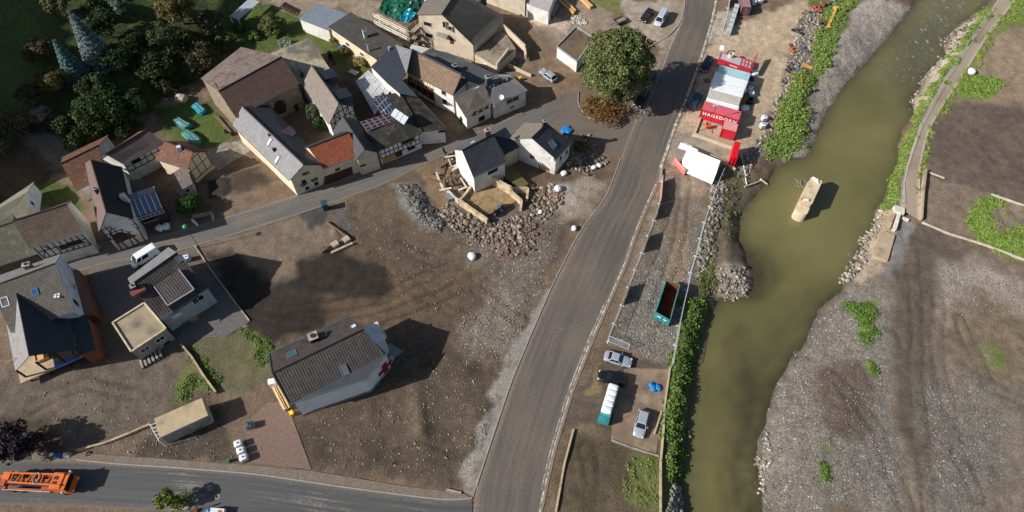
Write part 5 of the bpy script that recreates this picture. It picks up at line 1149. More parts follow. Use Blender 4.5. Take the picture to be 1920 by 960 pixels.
scrub('riverside_scrub','thin weeds on the eroded bank by the footbridge ruin',[([(1330,300),(1420,300),(1420,330),(1360,420),(1330,500),(1320,480)],1),([(1320,500),(1350,500),(1345,540),(1315,550)],1)],2600,.5,(88,96,54),(130,130,80),'weed_leaf',.28)
scrub('grass_verge','green verge between the path railing and the river',[([(1872,0),(1850,10),(1780,110),(1735,180),(1700,260),(1672,350),(1662,385),(1680,390),(1694,330),(1720,240),(1770,146)],1)],16000,.5,(82,106,44),(150,168,86),'bright_scrub_leaf',.22,.4)
scrub('grass_verge','grassy strip on the field side of the riverside path',[([(1905,0),(1920,0),(1870,60),(1825,130),(1790,180),(1745,250),(1728,320),(1727,400),(1735,330),(1765,205),(1808,140),(1858,60)],1)],5000,.35,(96,112,48),(146,158,80),'dry_verge_leaf',.28,.35)
scrub('weed_patch','bright weeds in the field corner right of the path',[([(1828,385),(1860,368),(1895,382),(1855,402),(1870,440),(1920,425),(1920,478),(1885,478),(1822,440)],2),([(1800,150),(1845,142),(1880,158),(1845,185),(1800,182)],1),([(1885,0),(1920,0),(1920,35),(1895,40)],.5)],12000,.35,(88,112,44),(144,166,78),'field_weed_leaf',.22,.45)
scrub('weed_patch','green weed clumps on the grey gravel bank',[([(1592,566),(1635,562),(1638,600),(1632,645),(1622,640),(1612,600),(1595,590)],3),([(1622,685),(1640,680),(1638,698),(1625,700)],.4),([(1534,870),(1548,872),(1550,905),(1540,905)],.6)],4200,.45,(62,88,36),(112,138,62),'gravel_weed_leaf',.24)
scrub('weed_patch','weeds beside the garden wall near the flat-roofed shed',[([(455,602),(510,655),(500,690),(480,655)],1.2),([(355,655),(372,665),(410,735),(398,735)],1),([(330,735),(360,705),(370,720),(345,748)],.5)],6000,.3,(72,90,40),(120,138,70),'garden_weed_leaf',.22)
scrub('weed_patch','sparse weeds in the walled plot beside the road',[([(1180,850),(1236,858),(1238,950),(1160,940)],1)],900,.25,(84,100,44),(128,138,72),'plot_weed_leaf',.26)
# ================================================================ stones and rubble
def stones(name,label,polys,n,smin,smax,cols,flat=.6,kindstuff=True):
    C=[]
    tot=sum(w for _,w in polys)
    for poly,w in polys: C.append(sample(poly,int(n*w/tot)))
    c=np.concatenate(C); n=len(c); s=smin+(smax-smin)*RNG.random(n)**4.0
    z=hf(c[:,0],c[:,1])+s*.12
    base=np.array([(-1,-1,-1),(1,-1,-1),(1,1,-1),(-1,1,-1),(-1,-1,1),(1,-1,1),(1,1,1),(-1,1,1)],float)*.5
    V=base[None]*(1+.7*(RNG.random((n,8,3))-.5)); V[:,:,2]*=flat; V[:,4:,:2]*=.75; V=V*s[:,None,None]*np.array([1.25,.85,1])
    a=RNG.random(n)*6.28; ca,sa=np.cos(a)[:,None],np.sin(a)[:,None]; x=V[:,:,0]*ca-V[:,:,1]*sa; y=V[:,:,0]*sa+V[:,:,1]*ca; tl=(RNG.random(n)-.5)[:,None]*.8; zz=V[:,:,2]+x*tl
    W_=np.stack([x+c[:,0:1],y+c[:,1:2],zz+z[:,None]],-1).reshape(-1,3)
    f=np.array([(3,2,1,0),(4,5,6,7),(0,1,5,4),(1,2,6,5),(2,3,7,6),(3,0,4,7)]); F=(f[None]+8*np.arange(n)[:,None,None]).reshape(-1,4)
    me=bpy.data.meshes.new(name); me.vertices.add(len(W_)); me.vertices.foreach_set('co',W_.astype(np.float32).ravel()); me.loops.add(F.size); me.loops.foreach_set('vertex_index',F.ravel().astype(np.int32)); me.polygons.add(len(F)); me.polygons.foreach_set('loop_start',np.arange(0,F.size,4,dtype=np.int32)); me.update()
    me.materials.append(leaf_mat2(cols)); o=bpy.data.objects.new(name,me); COL.objects.link(o); tag(o,label,'rubble',kind='stuff'); return o
def leaf_mat2(cols):
    nm='stone_%d_%d_%d'%cols[0]+'_%d'%cols[1][0]
    if nm in MATS: return MATS[nm]
    k=NT(nm); gi=k.n('NewGeometry'); c=k.mix(k.ramp(gi.outputs['Random Per Island'],.0,1),lin(*cols[0]),lin(*cols[1])); k.l(c,k.b.inputs['Base Color']); k.set(.9,0,.25); MATS[nm]=k.m; return k.m
stones('rubble_pile','grey heap of broken stones beside the muddy track',[([(748,348),(775,345),(800,375),(832,425),(830,445),(800,425),(770,395)],1)],4200,.08,.6,((58,56,54),(132,128,122)))
stones('rubble_field','rubble of bricks and concrete around the roofless ruin',[([(880,395),(930,420),(990,400),(1010,440),(990,480),(900,460),(850,420)],4),([(985,350),(1040,345),(1060,380),(1020,420),(985,400)],2),([(840,375),(870,400),(900,430),(850,440),(820,400)],1.5),([(1050,240),(1110,255),(1140,300),(1100,330),(1060,320),(1075,280)],1.6)],3000,.06,.75,((70,60,50),(156,144,128)))
stones('rubble_field','red brick fragments scattered around the roofless ruin',[([(850,400),(930,420),(1010,400),(1040,440),(960,500),(880,460)],1),([(985,350),(1040,345),(1060,380),(1000,410)],1)],900,.08,.4,((110,66,50),(160,112,90)))
stones('debris_scatter','pale debris scattered over the muddy field',[([(640,400),(860,420),(1050,440),(1020,540),(960,690),(800,600),(700,500)],3),([(560,800),(700,740),(870,650),(940,720),(880,890),(640,880)],3),([(860,590),(985,560),(960,700),(860,660)],2),([(150,850),(300,800),(450,860),(250,858)],.8),([(20,720),(240,660),(400,740),(150,840)],.8)],3600,.05,.24,((90,79,66),(186,178,166)))
stones('gravel_bank','loose pebbles on the grey gravel banks',[([(1560,20),(1710,0),(1650,87),(1600,140),(1550,217),(1520,290),(1480,298),(1500,220),(1530,150)],3),([(1500,650),(1600,540),(1660,620),(1660,760),(1700,950),(1430,950),(1430,820),(1450,730)],5),([(1760,490),(1900,540),(1900,590),(1790,610)],1.3),([(1720,720),(1840,710),(1880,850),(1760,950)],1.6)],8000,.05,.22,((84,79,74),(160,153,144)))
stones('bank_riprap','broken rocks and concrete along the eroded left bank',[([(1335,330),(1362,340),(1345,440),(1318,530),(1300,520),(1322,430)],3),([(1350,500),(1400,490),(1412,545),(1355,558)],.5),([(1500,30),(1540,0),(1545,60),(1480,180),(1440,250),(1400,330),(1380,320),(1430,250),(1470,150)],3),([(1262,915),(1280,905),(1285,960),(1245,960)],1),([(1605,440),(1640,430),(1630,480),(1590,530),(1580,520)],1.4),([(1770,60),(1835,25),(1815,60),(1740,140),(1720,190),(1712,180),(1740,120)],1.2)],6500,.08,.62,((78,72,66),(176,166,152)))
stones('yard_gravel','loose gravel in the fenced yard beside the road',[([(1200,500),(1310,420),(1290,560),(1258,688),(1145,640)],1),([(1345,20),(1372,20),(1362,76),(1326,80)],.2)],4500,.05,.2,((96,90,84),(186,178,168)))
stones('brick_heap','heap of broken paving and bricks below the timber stack',[([(1068,30),(1090,28),(1105,42),(1095,48),(1075,45)],1)],500,.12,.45,((120,112,104),(206,200,190)))
stones('coal_heap','dark heap of slate scrap beside the ramp wall',[([(962,103),(984,105),(986,118),(972,122),(960,113)],1)],420,.12,.5,((54,54,58),(130,132,136)))
stones('shore_stones','rocks at the water edge near the broken riverside wall',[([(1610,440),(1640,400),(1665,380),(1650,430),(1620,470)],1),([(1423,870),(1440,800),(1450,830),(1432,950)],.7),([(1405,900),(1425,890),(1422,950),(1405,945)],.6)],900,.1,.5,((112,100,86),(196,186,170)))
# ================================================================ vehicles
M_TYRE=mat('tyre_rubber',(28,28,28),.85,0,.2,3,.2); M_RIM=mat('alloy_rim',(150,152,154),.35,.8,.1,2,0)
M_CGLASS=glass('car_glass',(26,32,38)); M_LAMP=mat('headlamp',(210,212,210),.15,0,.05,2,0); M_TAIL=mat('tail_lamp',(130,24,24),.3,0,.05,2,0)
def paint(name,col,rough=.32,metal=.3): return mat(name,col,rough,metal,.05,1,0,clear=.6)
CARK={ # stations of body: (x/L, half width factor, top z, bottom z); cabin: front base, front top, rear top, rear base (x/L), roof z, belt z, bed
 'hatch':dict(body=[(-.5,.80,.72,.42),(-.485,.92,.90,.28),(-.40,1,.96,.22),(0,1,.95,.22),(.16,1,.93,.22),(.36,.97,.80,.22),(.46,.88,.70,.26),(.5,.74,.58,.36)],cab=(.22,.07,-.36,-.47),roof=1.47,belt=.93),
 'sedan':dict(body=[(-.5,.80,.74,.42),(-.48,.92,.88,.28),(-.40,1,.95,.22),(0,1,.92,.22),(.16,1,.90,.22),(.36,.97,.80,.22),(.46,.88,.70,.26),(.5,.74,.58,.36)],cab=(.19,.04,-.22,-.36),roof=1.42,belt=.90),
 'wagon':dict(body=[(-.5,.82,.74,.42),(-.485,.92,.92,.28),(-.42,1,.96,.22),(0,1,.94,.22),(.16,1,.92,.22),(.36,.97,.82,.22),(.46,.88,.70,.26),(.5,.74,.58,.36)],cab=(.21,.06,-.38,-.48),roof=1.48,belt=.93),
 'suv':dict(body=[(-.5,.84,.86,.48),(-.485,.94,1.06,.34),(-.42,1,1.10,.30),(0,1,1.08,.30),(.16,1,1.06,.30),(.36,.97,.98,.30),(.46,.90,.86,.34),(.5,.78,.70,.42)],cab=(.21,.08,-.40,-.48),roof=1.72,belt=1.07),
 'van':dict(body=[(-.5,.90,1.0,.40),(-.49,.97,1.10,.30),(-.44,1,1.14,.28),(0,1,1.12,.28),(.22,1,1.10,.28),(.38,.98,1.0,.28),(.46,.92,.88,.30),(.5,.80,.70,.40)],cab=(.37,.24,-.475,-.492),roof=1.95,belt=1.11),
 'pickup':dict(body=[(-.5,.88,1.0,.48),(-.49,.96,1.08,.36),(-.44,1,1.10,.34),(0,1,1.08,.34),(.16,1,1.06,.34),(.36,.97,.98,.34),(.46,.90,.86,.36),(.5,.78,.72,.44)],cab=(.20,.08,-.40,-.48),roof=1.80,belt=1.07)}
def car(name,label,front,rear,kind,pm,L=None,Wd=1.8,group='parked cars',cat='car',rails=False,darkroof=None,z=.03):
    f,r=P(*front),P(*rear); c=(f+r)/2; d=(f-r); L=L or d.length*.97; d.normalize(); n=Vector((-d.y,d.x,0)); K=CARK[kind]
    t=thing(name,label,cat,Vector((c.x,c.y,z)),group); O=Vector((c.x,c.y,z)); hw=Wd/2
    pt=lambda x,y,zz:O+d*x+n*y+Vector((0,0,zz))
    V=[];F=[]; ns=len(K['body'])
    sec=lambda w,zt,zb:[(-.86*w,zb),(-1.0*w,zb+.14),(-1.0*w,zt-.22),(-.96*w,zt-.07),(-.84*w,zt),(-.4*w,zt+.025),(.4*w,zt+.025),(.84*w,zt),(.96*w,zt-.07),(1.0*w,zt-.22),(1.0*w,zb+.14),(.86*w,zb)]
    m=12
    for (x,w,zt,zb) in K['body']:
        for (y,zz) in sec(hw*w,zt,zb): V.append(pt(x*L,y,zz))
    for i in range(ns-1):
        for j in range(m): F.append((i*m+j,i*m+(j+1)%m,(i+1)*m+(j+1)%m,(i+1)*m+j))
    F+= [tuple(reversed(range(m))),tuple(range((ns-1)*m,ns*m))]
    body=obj('body',V,F,pm,t,smooth=True)
    try: body.data.set_sharp_from_angle(angle=math.radians(38))
    except Exception: pass
    a,b,c_,e=[q*L for q in K['cab']]; zr,zb=K['roof'],K['belt']-.03; wb,wt=hw*.93,hw*.74
    cab=[pt(a,wb,zb),pt(a,-wb,zb),pt(e,-wb,zb),pt(e,wb,zb)]; top=[pt(b,wt,zr-.05),pt(b,-wt,zr-.05),pt(c_,-wt,zr-.04),pt(c_,wt,zr-.04)]
    q=MB(); mid=[p+ (sum(top,Vector((0,0,0)))/4-p)*.12+Vector((0,0,.06)) for p in top]
    q.add(cab+top+mid,[(0,1,5,4),(1,2,6,5),(2,3,7,6),(3,0,4,7),(4,5,9,8),(5,6,10,9),(6,7,11,10),(7,4,8,11),(8,9,10,11)]); q.build('cabin',darkroof or pm,t)
    def gl(name,i,j,s0=.08,s1=.92,v0=.12,v1=.9):
        A,B,C_,D=cab[i],cab[j],top[j],top[i]; nn=(B-A).cross(D-A).normalized()
        if nn.dot((A+B+C_+D)/4-(O+Vector((0,0,.9))))<0: nn=-nn
        qq=lambda s,v:(A.lerp(B,s)).lerp(D.lerp(C_,s),v)+nn*.015
        b=MB(); b.add([qq(s0,v0),qq(s1,v0),qq(s1,v1),qq(s0,v1)],[(0,1,2,3)]); b.build(name,M_CGLASS,t)
    gl('windscreen',0,1,.06,.94,.06,.94); gl('rear_window',2,3)
    for i,j in ((1,2),(3,0)):
        if kind=='van': gl('side_window',i,j,.05 if i==1 else .78,.22 if i==1 else .95); gl('side_window',i,j,.27 if i==1 else .45,.55 if i==1 else .73)
        else: gl('side_window',i,j,.10 if i==1 else .52,.48 if i==1 else .90); gl('side_window',i,j,.52 if i==1 else .1,.9 if i==1 else .48)
    rr=.33 if kind in('hatch','sedan','wagon') else .37
    for sx in (.31,-.30):
        for s in (-1,1):
            w=MB(); p=pt(sx*L,s*(hw-.2),rr-z+.0); w.tube(p,p+n*s*.22,rr,14); o=w.build('wheel',M_TYRE,t); w=MB(); w.tube(p+n*s*.20,p+n*s*.235,rr*.62,10); w.build('rim',M_RIM,o)
    fx=K['body'][-2]; 
    for s in (-1,1):
        b=MB(); p=pt(.455*L,s*hw*.68,fx[2]-.03); b.box(p,(.26,.34,.1),math.atan2(d.y,d.x)-s*.35); b.build('headlight',M_LAMP,t)
        b=MB(); p=pt(-.487*L,s*hw*.74,K['body'][1][2]-.12); b.box(p,(.12,.28,.2),math.atan2(d.y,d.x)); b.build('tail_light',M_TAIL,t)
        b=MB(); p=pt(a-.12*L+.1,s*(hw+.08),zb+.12); b.box(p,(.16,.22,.14),math.atan2(d.y,d.x)); b.build('mirror',pm,t)
        if rails: b=MB(); b.tube(pt(b_x(b)*0+K['cab'][1]*L-.1,s*wt*.92,zr+.05),pt(K['cab'][2]*L+.15,s*wt*.92,zr+.05),.03,5); b.build('roof_rail',MATS['alloy_rim'],t)
    b=MB(); b.box(pt(.497*L,0,.55),(.05,.5,.11),math.atan2(d.y,d.x)); b.build('number_plate',M_LAMP,t)
    return t
def b_x(b): return 0
SILV=paint('silver_paint',(172,178,186)); BLK=paint('black_paint',(26,30,36)); BLUE=paint('blue_paint',(26,58,92)); WHT=paint('white_paint',(226,230,232),.35,0); DBLUE=paint('night_blue_paint',(24,34,52)); DBRN=paint('dark_brown_paint',(48,40,36))
car('hatchback','silver hatchback alone on the muddy square left of the big tree',(1012,134),(1043,157),'hatch',SILV,4.3,1.75)
car('estate_car','dark brown estate car parked beside white van at the top',(1201,47),(1223,21),'wagon',DBRN,4.6)
car('panel_van','silver-white van parked beside dark brown car at the top',(1228,57),(1248,23),'van',paint('pale_silver_paint',(200,206,214)),4.9,1.85,cat='van')
car('pickup_truck','blue car half hidden under the big tree at the roadside',(1206,170),(1224,138),'suv',BLUE,4.7,1.85,rails=True)
car('black_suv','black car with roof rails parked in front of the blue one by the tree',(1190,209),(1212,173),'suv',BLK,4.8,1.9,rails=True)
car('dark_estate','dark blue car parked beside the top end of the containers',(1315,141),(1332,108),'wagon',DBLUE,4.7,1.8,rails=True)
car('blue_van','blue van parked beside the white and red containers',(1313,172),(1291,214),'van',BLUE,5.0,1.9,cat='van',rails=True)
car('sedan','silver saloon car, topmost of the three cars in the yard',(1182,684),(1133,669),'sedan',SILV,4.45)
car('black_estate','black estate car in front of the white bag trailer',(1122,706),(1172,719),'wagon',BLK,4.6)
car('silver_estate','silver estate car standing alone on the concrete slab',(1195,821),(1207,773),'wagon',SILV,4.4)
car('delivery_van','white van parked behind the dark tiled house',(249,501),(299,470),'van',WHT,5.0,1.95,cat='van')
# ---- open trailer
tr=thing('open_trailer','small grey open box trailer near the timber pile','trailer',P(1160,45)); c=P(1161,43); ang=.55
ca,sa=math.cos(ang),math.sin(ang)
for (x,y,sx,sy,nm) in ((0,.75,2.6,.08,'side_board'),(0,-.75,2.6,.08,'side_board'),(1.3,0,.08,1.5,'end_board'),(-1.3,0,.08,1.5,'end_board')):
    b=MB(); b.box((c.x+x*ca-y*sa,c.y+x*sa+y*ca,.75),(sx,sy,.45),ang); b.build(nm,M_MET,tr)
b=MB(); b.box((c.x,c.y,.56),(2.6,1.5,.08),ang); b.build('bed',mat('trailer_bed',(140,122,100),.8),tr)
for s in (-1,1):
    b=MB(); p=Vector((c.x-s*-.85*-sa*-1,c.y,.3)); p=Vector((c.x-s*.85*sa,c.y+s*.85*ca,.3)); nn=Vector((-sa,ca,0))*s; b.tube(p-nn*.1,p+nn*.1,.3,12); b.build('wheel',M_TYRE,tr)
b=MB(); b.bar((c.x-1.3*ca,c.y-1.3*sa,.5),(c.x-2.4*ca,c.y-2.4*sa,.45),.1,.1); b.build('drawbar',M_DARKM,tr)
# ---- orange drilling truck
tk=thing('drilling_truck','orange drilling rig truck on the side road at the left edge','truck',P(75,905)); OR=mat('orange_paint',(206,104,40),.5,.1,.12,1,.05); DOR=mat('dark_orange_paint',(150,72,32),.6,.1,.2,1,.05)
A=P(12,905); B=P(146,912); d=(B-A).normalized(); n=Vector((-d.y,d.x,0)); L=(B-A).length; rz=math.atan2(d.y,d.x)
tp=lambda x,y,z:A+d*x+n*y+Vector((0,0,z))
def tb(nm,x,y,z,sx,sy,sz,m=OR,**k): b=MB(); b.box(tp(x,y,z),(sx,sy,sz),rz,**k); return b.build(nm,m,tk)
tb('chassis',L*.45,0,.95,L*.9,1.0,.3,M_DARKM)
cb=tb('cab',L-1.1,0,1.75,2.1,2.45,1.9,OR,top=.93); b=MB(); b.box(tp(L-.45,0,2.1),(.9,2.2,1.0),rz,ry=0.0); b.build('windscreen',M_CGLASS,cb)
tb('bonnet',L-.05,0,1.25,.5,2.4,1.1,OR,top=.9); tb('cab_roof',L-1.5,0,2.75,1.5,2.2,.16,OR)
for s in (-1,1): o=tb('roof_hatch',L-1.7,s*.36,2.86,.55,.5,.06,M_DARKM)
for s in (-1,1): tb('mirror',L-.5,s*1.45,2.1,.2,.3,.5,mat('pale_mirror',(190,196,204),.4)); tb('headlight',L+.22,s*.85,1.0,.1,.4,.25,M_LAMP)
for x in (1.6,3.0,L-1.4):
    for s in (-1,1):
        b=MB(); p=tp(x,s*.95,.5); b.tube(p,p+n*s*.32,.5,14); o=b.build('wheel',M_TYRE,tk); b=MB(); b.tube(p+n*s*.3,p+n*s*.34,.28,10); b.build('rim',M_RIM,o)
for s in (-1,1): tb('side_deck',L*.42,s*1.12,1.35,L*.68,.3,.35,OR if s>0 else DOR); tb('outrigger',1.2,s*1.1,1.1,.4,.4,1.2,DOR); tb('outrigger',L-3.2,s*1.1,1.0,.4,.4,1.0,DOR)
tb('stripe_rail',L*.42,-1.3,1.55,L*.66,.06,.12,mat('pale_stripe',(206,196,190),.5)); tb('tool_box',L-3.0,-.95,1.6,1.6,.5,.8,DOR); tb('tool_box',L-3.4,.95,1.6,2.2,.45,.6,DOR)
for s in (-1,1):
    b=MB(); b.bar(tp(2.2,s*.62+.1,2.75),tp(L-.7,s*.75+.1,2.9),.2,.22); b.build('mast_chord',OR,tk)
for i in range(9): x=2.5+i*(L-4)/9; b=MB(); b.bar(tp(x,-.55+.1,2.78),tp(x+(.5 if i%2 else 0),.7,2.8),.1,.12); b.build('mast_lattice',OR,tk)
b=MB(); b.bar(tp(L*.3,0,2.5),tp(L-2.4,0,2.5),.35,.25); b.build('feed_carriage',DOR,tk)
b=MB(); p=tp(L-4.4,.15,3.0)
for k in range(14): t0,t1=2*math.pi*k/14,2*math.pi*(k+1)/14; b.tube(p+d*math.cos(t0)*.35+n*math.sin(t0)*.75,p+d*math.cos(t1)*.35+n*math.sin(t1)*.75,.06,5)
b.build('hose_reel',mat('reel_grey',(186,176,160),.6),tk)
tb('rotary_head',1.5,.35,2.2,1.0,1.0,1.0,OR); tb('winch',2.6,-.3,2.1,.9,.8,.7,M_DARKM); tb('pump_block',.9,-.5,1.7,.9,.8,.9,DOR); tb('engine_block',L-5.4,.3,2.0,1.0,.7,.6,M_DARKM)
for i in range(6): b=MB(); b.tube(tp(1.8+i*.35,-.75,2.3),tp(1.9+i*.35,-.1,2.35),.06,5); b.build('hydraulic_hose',random.choice((DOR,OR,M_DARKM)),tk)
b=MB(); b.bar(tp(-1.2,.5,2.6),tp(1.6,.15,2.3),.28,.28); b.build('drill_boom',OR,tk); b=MB(); b.bar(tp(-.3,-.5,1.9),tp(.6,-.3,1.9),.7,.5); b.build('drill_clamp',DOR,tk)
for i in range(4): b=MB(); b.tube(tp(2.4,.9+.0*i,1.7+.1*i),tp(L-3.5,1.0,1.75+.1*i),.07,6); b.build('drill_pipe',mat('pipe_rust',(160,92,56),.6,.3),tk)
# ================================================================ skip, bag trailer, IBCs, bags
TEAL=mat('teal_steel',(52,148,152),.5,.2,.1,1,.1,8,dirt=(60,110,108),dscale=.6); RUST=mat('rusty_steel',(122,74,48),.85,.2,.3,1.5,.4,6,dirt=(70,46,36),dscale=.6)
sk_=thing('roll_off_skip','open teal roll-off skip with rusty inside beside the fence','skip',P(1243,590))
q=[P(1229,585,2.3),P(1256.5,602,2.3) if False else P(1257,601,2.3),P(1275.5,533,2.3),P(1249,525,2.3)]
q=[Vector((p.x,p.y,0)) for p in q]; cen=sum(q,Vector((0,0,0)))/4; Z2=Vector((0,0,2.3))
for i,nm in enumerate(('front_door','side_wall','end_wall','side_wall')):
    a,b_=q[i],q[(i+1)%4]; inn=(cen-(a+b_)/2); inn.z=0; inn.normalize(); dd=(b_-a).normalized(); inn=inn-dd*inn.dot(dd); inn.normalize()
    m=MB(); m.add([a+Vector((0,0,.25)),b_+Vector((0,0,.25)),b_+Z2,a+Z2,a+inn*.1+Vector((0,0,.25)),b_+inn*.1+Vector((0,0,.25)),b_+inn*.1+Z2,a+inn*.1+Z2],[(0,1,2,3),(7,6,5,4),(0,4,5,1),(1,5,6,2),(2,6,7,3),(3,7,4,0)])
    o=m.build(nm,TEAL,sk_)
    m=MB(); m.add([a+inn*.105+dd*.1+Vector((0,0,.3)),b_+inn*.105-dd*.1+Vector((0,0,.3)),b_+inn*.105-dd*.1+Z2*.99,a+inn*.105+dd*.1+Z2*.99],[(0,1,2,3)]); m.build('rusty_lining',RUST,o)
    for k in range(1,(4 if i%2==0 else 9)):
        p=a.lerp(b_,k/(4 if i%2==0 else 9))-inn*.04; m=MB(); m.bar(p+Vector((0,0,.3)),p+Z2*.97,.1,.08); m.build('rib',TEAL,o)
m=MB(); m.prism([(p.x,p.y) for p in q],.2,.3); m.build('floor',mat('skip_floor',(74,44,32),.9,0,.4,1,.3),sk_)
for t_ in (.3,.7): p=q[0].lerp(q[1],t_)+Vector((0,0,1.6))-(cen-(q[0]+q[1])/2).normalized()*.07; m=MB(); m.box(p,(.55,.06,.25),math.atan2((q[1]-q[0]).y,(q[1]-q[0]).x)); m.build('sticker',M_LAMP,sk_)
M_BAG=mat('white_woven_bag',(224,226,226),.75,0,.05,2,.3,4)
def lump(c,sx,sy,sz,rz,m,name,parent=None,n=10,sq=.55,noise=.06):
    V=[];F=[]; rows=7
    for i in range(rows+1):
        ph=math.pi*i/rows-math.pi/2
        for j in range(n):
            th=2*math.pi*j/n; f=lambda v,e:math.copysign(abs(v)**e,v)
            x=f(math.cos(ph),sq)*f(math.cos(th),sq)*sx/2*(1+random.uniform(-noise,noise)); y=f(math.cos(ph),sq)*f(math.sin(th),sq)*sy/2*(1+random.uniform(-noise,noise)); z=f(math.sin(ph),sq)*sz/2*(1+random.uniform(-noise,noise))
            V.append((c[0]+x*math.cos(rz)-y*math.sin(rz),c[1]+x*math.sin(rz)+y*math.cos(rz),c[2]+z))
    for i in range(rows):
        for j in range(n): F.append((i*n+j,i*n+(j+1)%n,(i+1)*n+(j+1)%n,(i+1)*n+j))
    return obj(name,V,F,m,parent,smooth=True)
bt=thing('bag_trailer','long teal container trailer parked nose-down behind the black estate car','trailer',P(1128,770))
a,b_=P(1125,795,0),P(1145,727,0); d=(b_-a).normalized(); n=Vector((d.y,-d.x,0)); rz=math.atan2(d.y,d.x); Lt=(b_-a).length; w_=1.65
m=MB(); cc=(a+b_)/2+n*.35; m.box(cc+Vector((0,0,.85)),(Lt,w_,1.2),rz); m.build('body',TEAL,bt)
m=MB(); m.box(cc-d*(Lt/2-.35)+Vector((0,0,1.48)),(.7,w_+.04,.16),rz); m.build('lid',TEAL,bt)
for x in (-1.6,1.4):
    for s in (-1,1): m=MB(); p=cc+d*x+n*s*.75+Vector((0,0,.3)); m.tube(p-n*.12,p+n*.12,.3,12); m.build('wheel',M_TYRE,bt)
for i in range(5):
    c=cc-d*(Lt/2-1.35)+d*((Lt-1.5)/5*(i+.1)+.25)+Vector((0,0,1.95)); o=lump(c,(Lt-1.3)/5*1.02,w_*.96,1.15,rz,M_BAG,'big_bag',None,14,.4,.03)
    tag(o,'white bulk bag on the teal trailer, %s from its lidded end'%('first','second','third','fourth','fifth')[i],'bulk bag','bulk bags on the trailer')
def ibc(px,label,rz=.3,col=None,z=None,group='liquid tanks',base=None):
    p=base or G(*px); t=thing('tank_container',label,'tank',p,group); c,s_=math.cos(rz),math.sin(rz)
    R=lambda x,y,z_:Vector((p.x+x*c-y*s_,p.y+x*s_+y*c,p.z+z_))
    b=MB(); 
    for y in (-.45,0,.45): b.bar(R(-.55,y,.07),R(.55,y,.07),.12,.12)
    b.build('pallet',M_OWOOD,t)
    tm=col or mat('tank_plastic',(214,220,222),.45,0,.05,2,.05); o=lump(R(0,0,.67),1.14,.98,1.05,rz,tm,'tank',t,14,.3,.01)
    b=MB(); b.tube(R(0,0,1.18),R(0,0,1.26),.13,10); b.build('cap',mat('tank_cap',(120,30,40),.5) if not col else M_TYRE,o)
    b=MB()
    for z_ in (.25,.6,.95):
        for q in (((-.6,-.5),(.6,-.5)),((.6,-.5),(.6,.5)),((.6,.5),(-.6,.5)),((-.6,.5),(-.6,-.5))): b.tube(R(*q[0],z_),R(*q[1],z_),.018,4)
    for x in (-.6,-.2,.2,.6):
        for y in (-.5,.5): b.tube(R(x,y,.12),R(x,y,1.16),.018,4)
    b.build('cage',M_MET,t); return t
ibc((450,835),'white tank, top one of the row of three on the brick paving',.4,group='white tanks on the brick paving'); ibc((455,848),'white tank, middle one of the row of three on the brick paving',.4,group='white tanks on the brick paving'); ibc((460,861),'white tank, bottom one of the row of three on the brick paving',.4,group='white tanks on the brick paving')
ibc((471,800),'dark grey tank standing alone on the brick paving',.2,mat('dark_tank',(62,74,82),.5))
ibc((353,488),'white tank behind the ridge of the dormer house',.3); ibc((1431,226),'white tank on the gravel yard, upper of the two beside the scrub',.2); ibc((1428,240),'white tank on the gravel yard, lower of the two beside the scrub',.15)
ibc((862,102),'white tank in front of the beige house steps',.4); ibc((913,125),'bluish tank against the terrace wall',.4)
ibc((1393,176),'white tank against the white container, leftmost of three',.2); ibc((1405,172),'tall white tank between container and yard, middle of three',.9); ibc((1407,180),'white tank lying beside the containers, lowest of three',0)
ibc((1412,9),'white tank in the row cut by the top edge',.1); ibc((1424,6),'white tank beside the top edge tank row',.1)
for i,(px,lb,s) in enumerate((((885,483),'single white bag lying on the muddy field',1.5),((1076,430),'white bag with blue strap beside the road kerb',1.1),((1113,316),'white bag left of two near the junction',1.0),((1123,312),'white bag right of two near the junction',1.0),((302,430),'open white bulk bag in front of the half-timbered house',1.5),((314,427),'white oval tub beside the open bulk bag',1.4),((1013,399),'small white bag among the rubble',.9),((1046,356),'white sheet bundle among the rubble',1.4),((1057,327),'white torn bag below the torn house',1.2),((1820,137),'white bag lying beside the riverside path',1.6),((124,853),'white lump beside the road under the purple tree',.7),((131,854),'beige lump beside the road under the purple tree',.7),((343,190),'grey covered stack in the back garden',2.4))):
    p=G(*px); o=lump(p+Vector((0,0,s*.3)),s,s*.85,s*.7,random.random()*3,M_BAG if i not in (11,12) else mat('beige_bag',(176,164,146),.8),'bag',None,12,.7,.14); tag(o,lb,'bag','loose bags')
BLUET=mat('blue_tarp',(30,120,190),.45,0,.2,2,.5,4)
for px,lb,s in (((1066,244),'crumpled blue tarpaulin on the rubble by the junction',2.4),((1227,727),'crumpled blue tarpaulin on the concrete slab',1.6),((108,854),'dark blue bundle beside the road under the purple tree',.9)):
    p=G(*px); t=thing('tarpaulin',lb,'tarpaulin',p)
    for k in range(5): lump(p+Vector((random.uniform(-.4,.4)*s,random.uniform(-.25,.25)*s,.2)),s*.6,s*.5,.5,random.random()*3,BLUET,'fold',t,9,.8,.25)
p=P(1207,716); t=thing('metal_grate','grey metal grate lying beside the blue tarpaulin','grate',P(1207,721,.05)); 
for i in range(7): b=MB(); q=P(1203+1.2*i,730-2.6*i,.1); b.bar(q,q+Vector((.9,-.15,0)),.06,.05); b.build('grate_bar',M_MET,t)
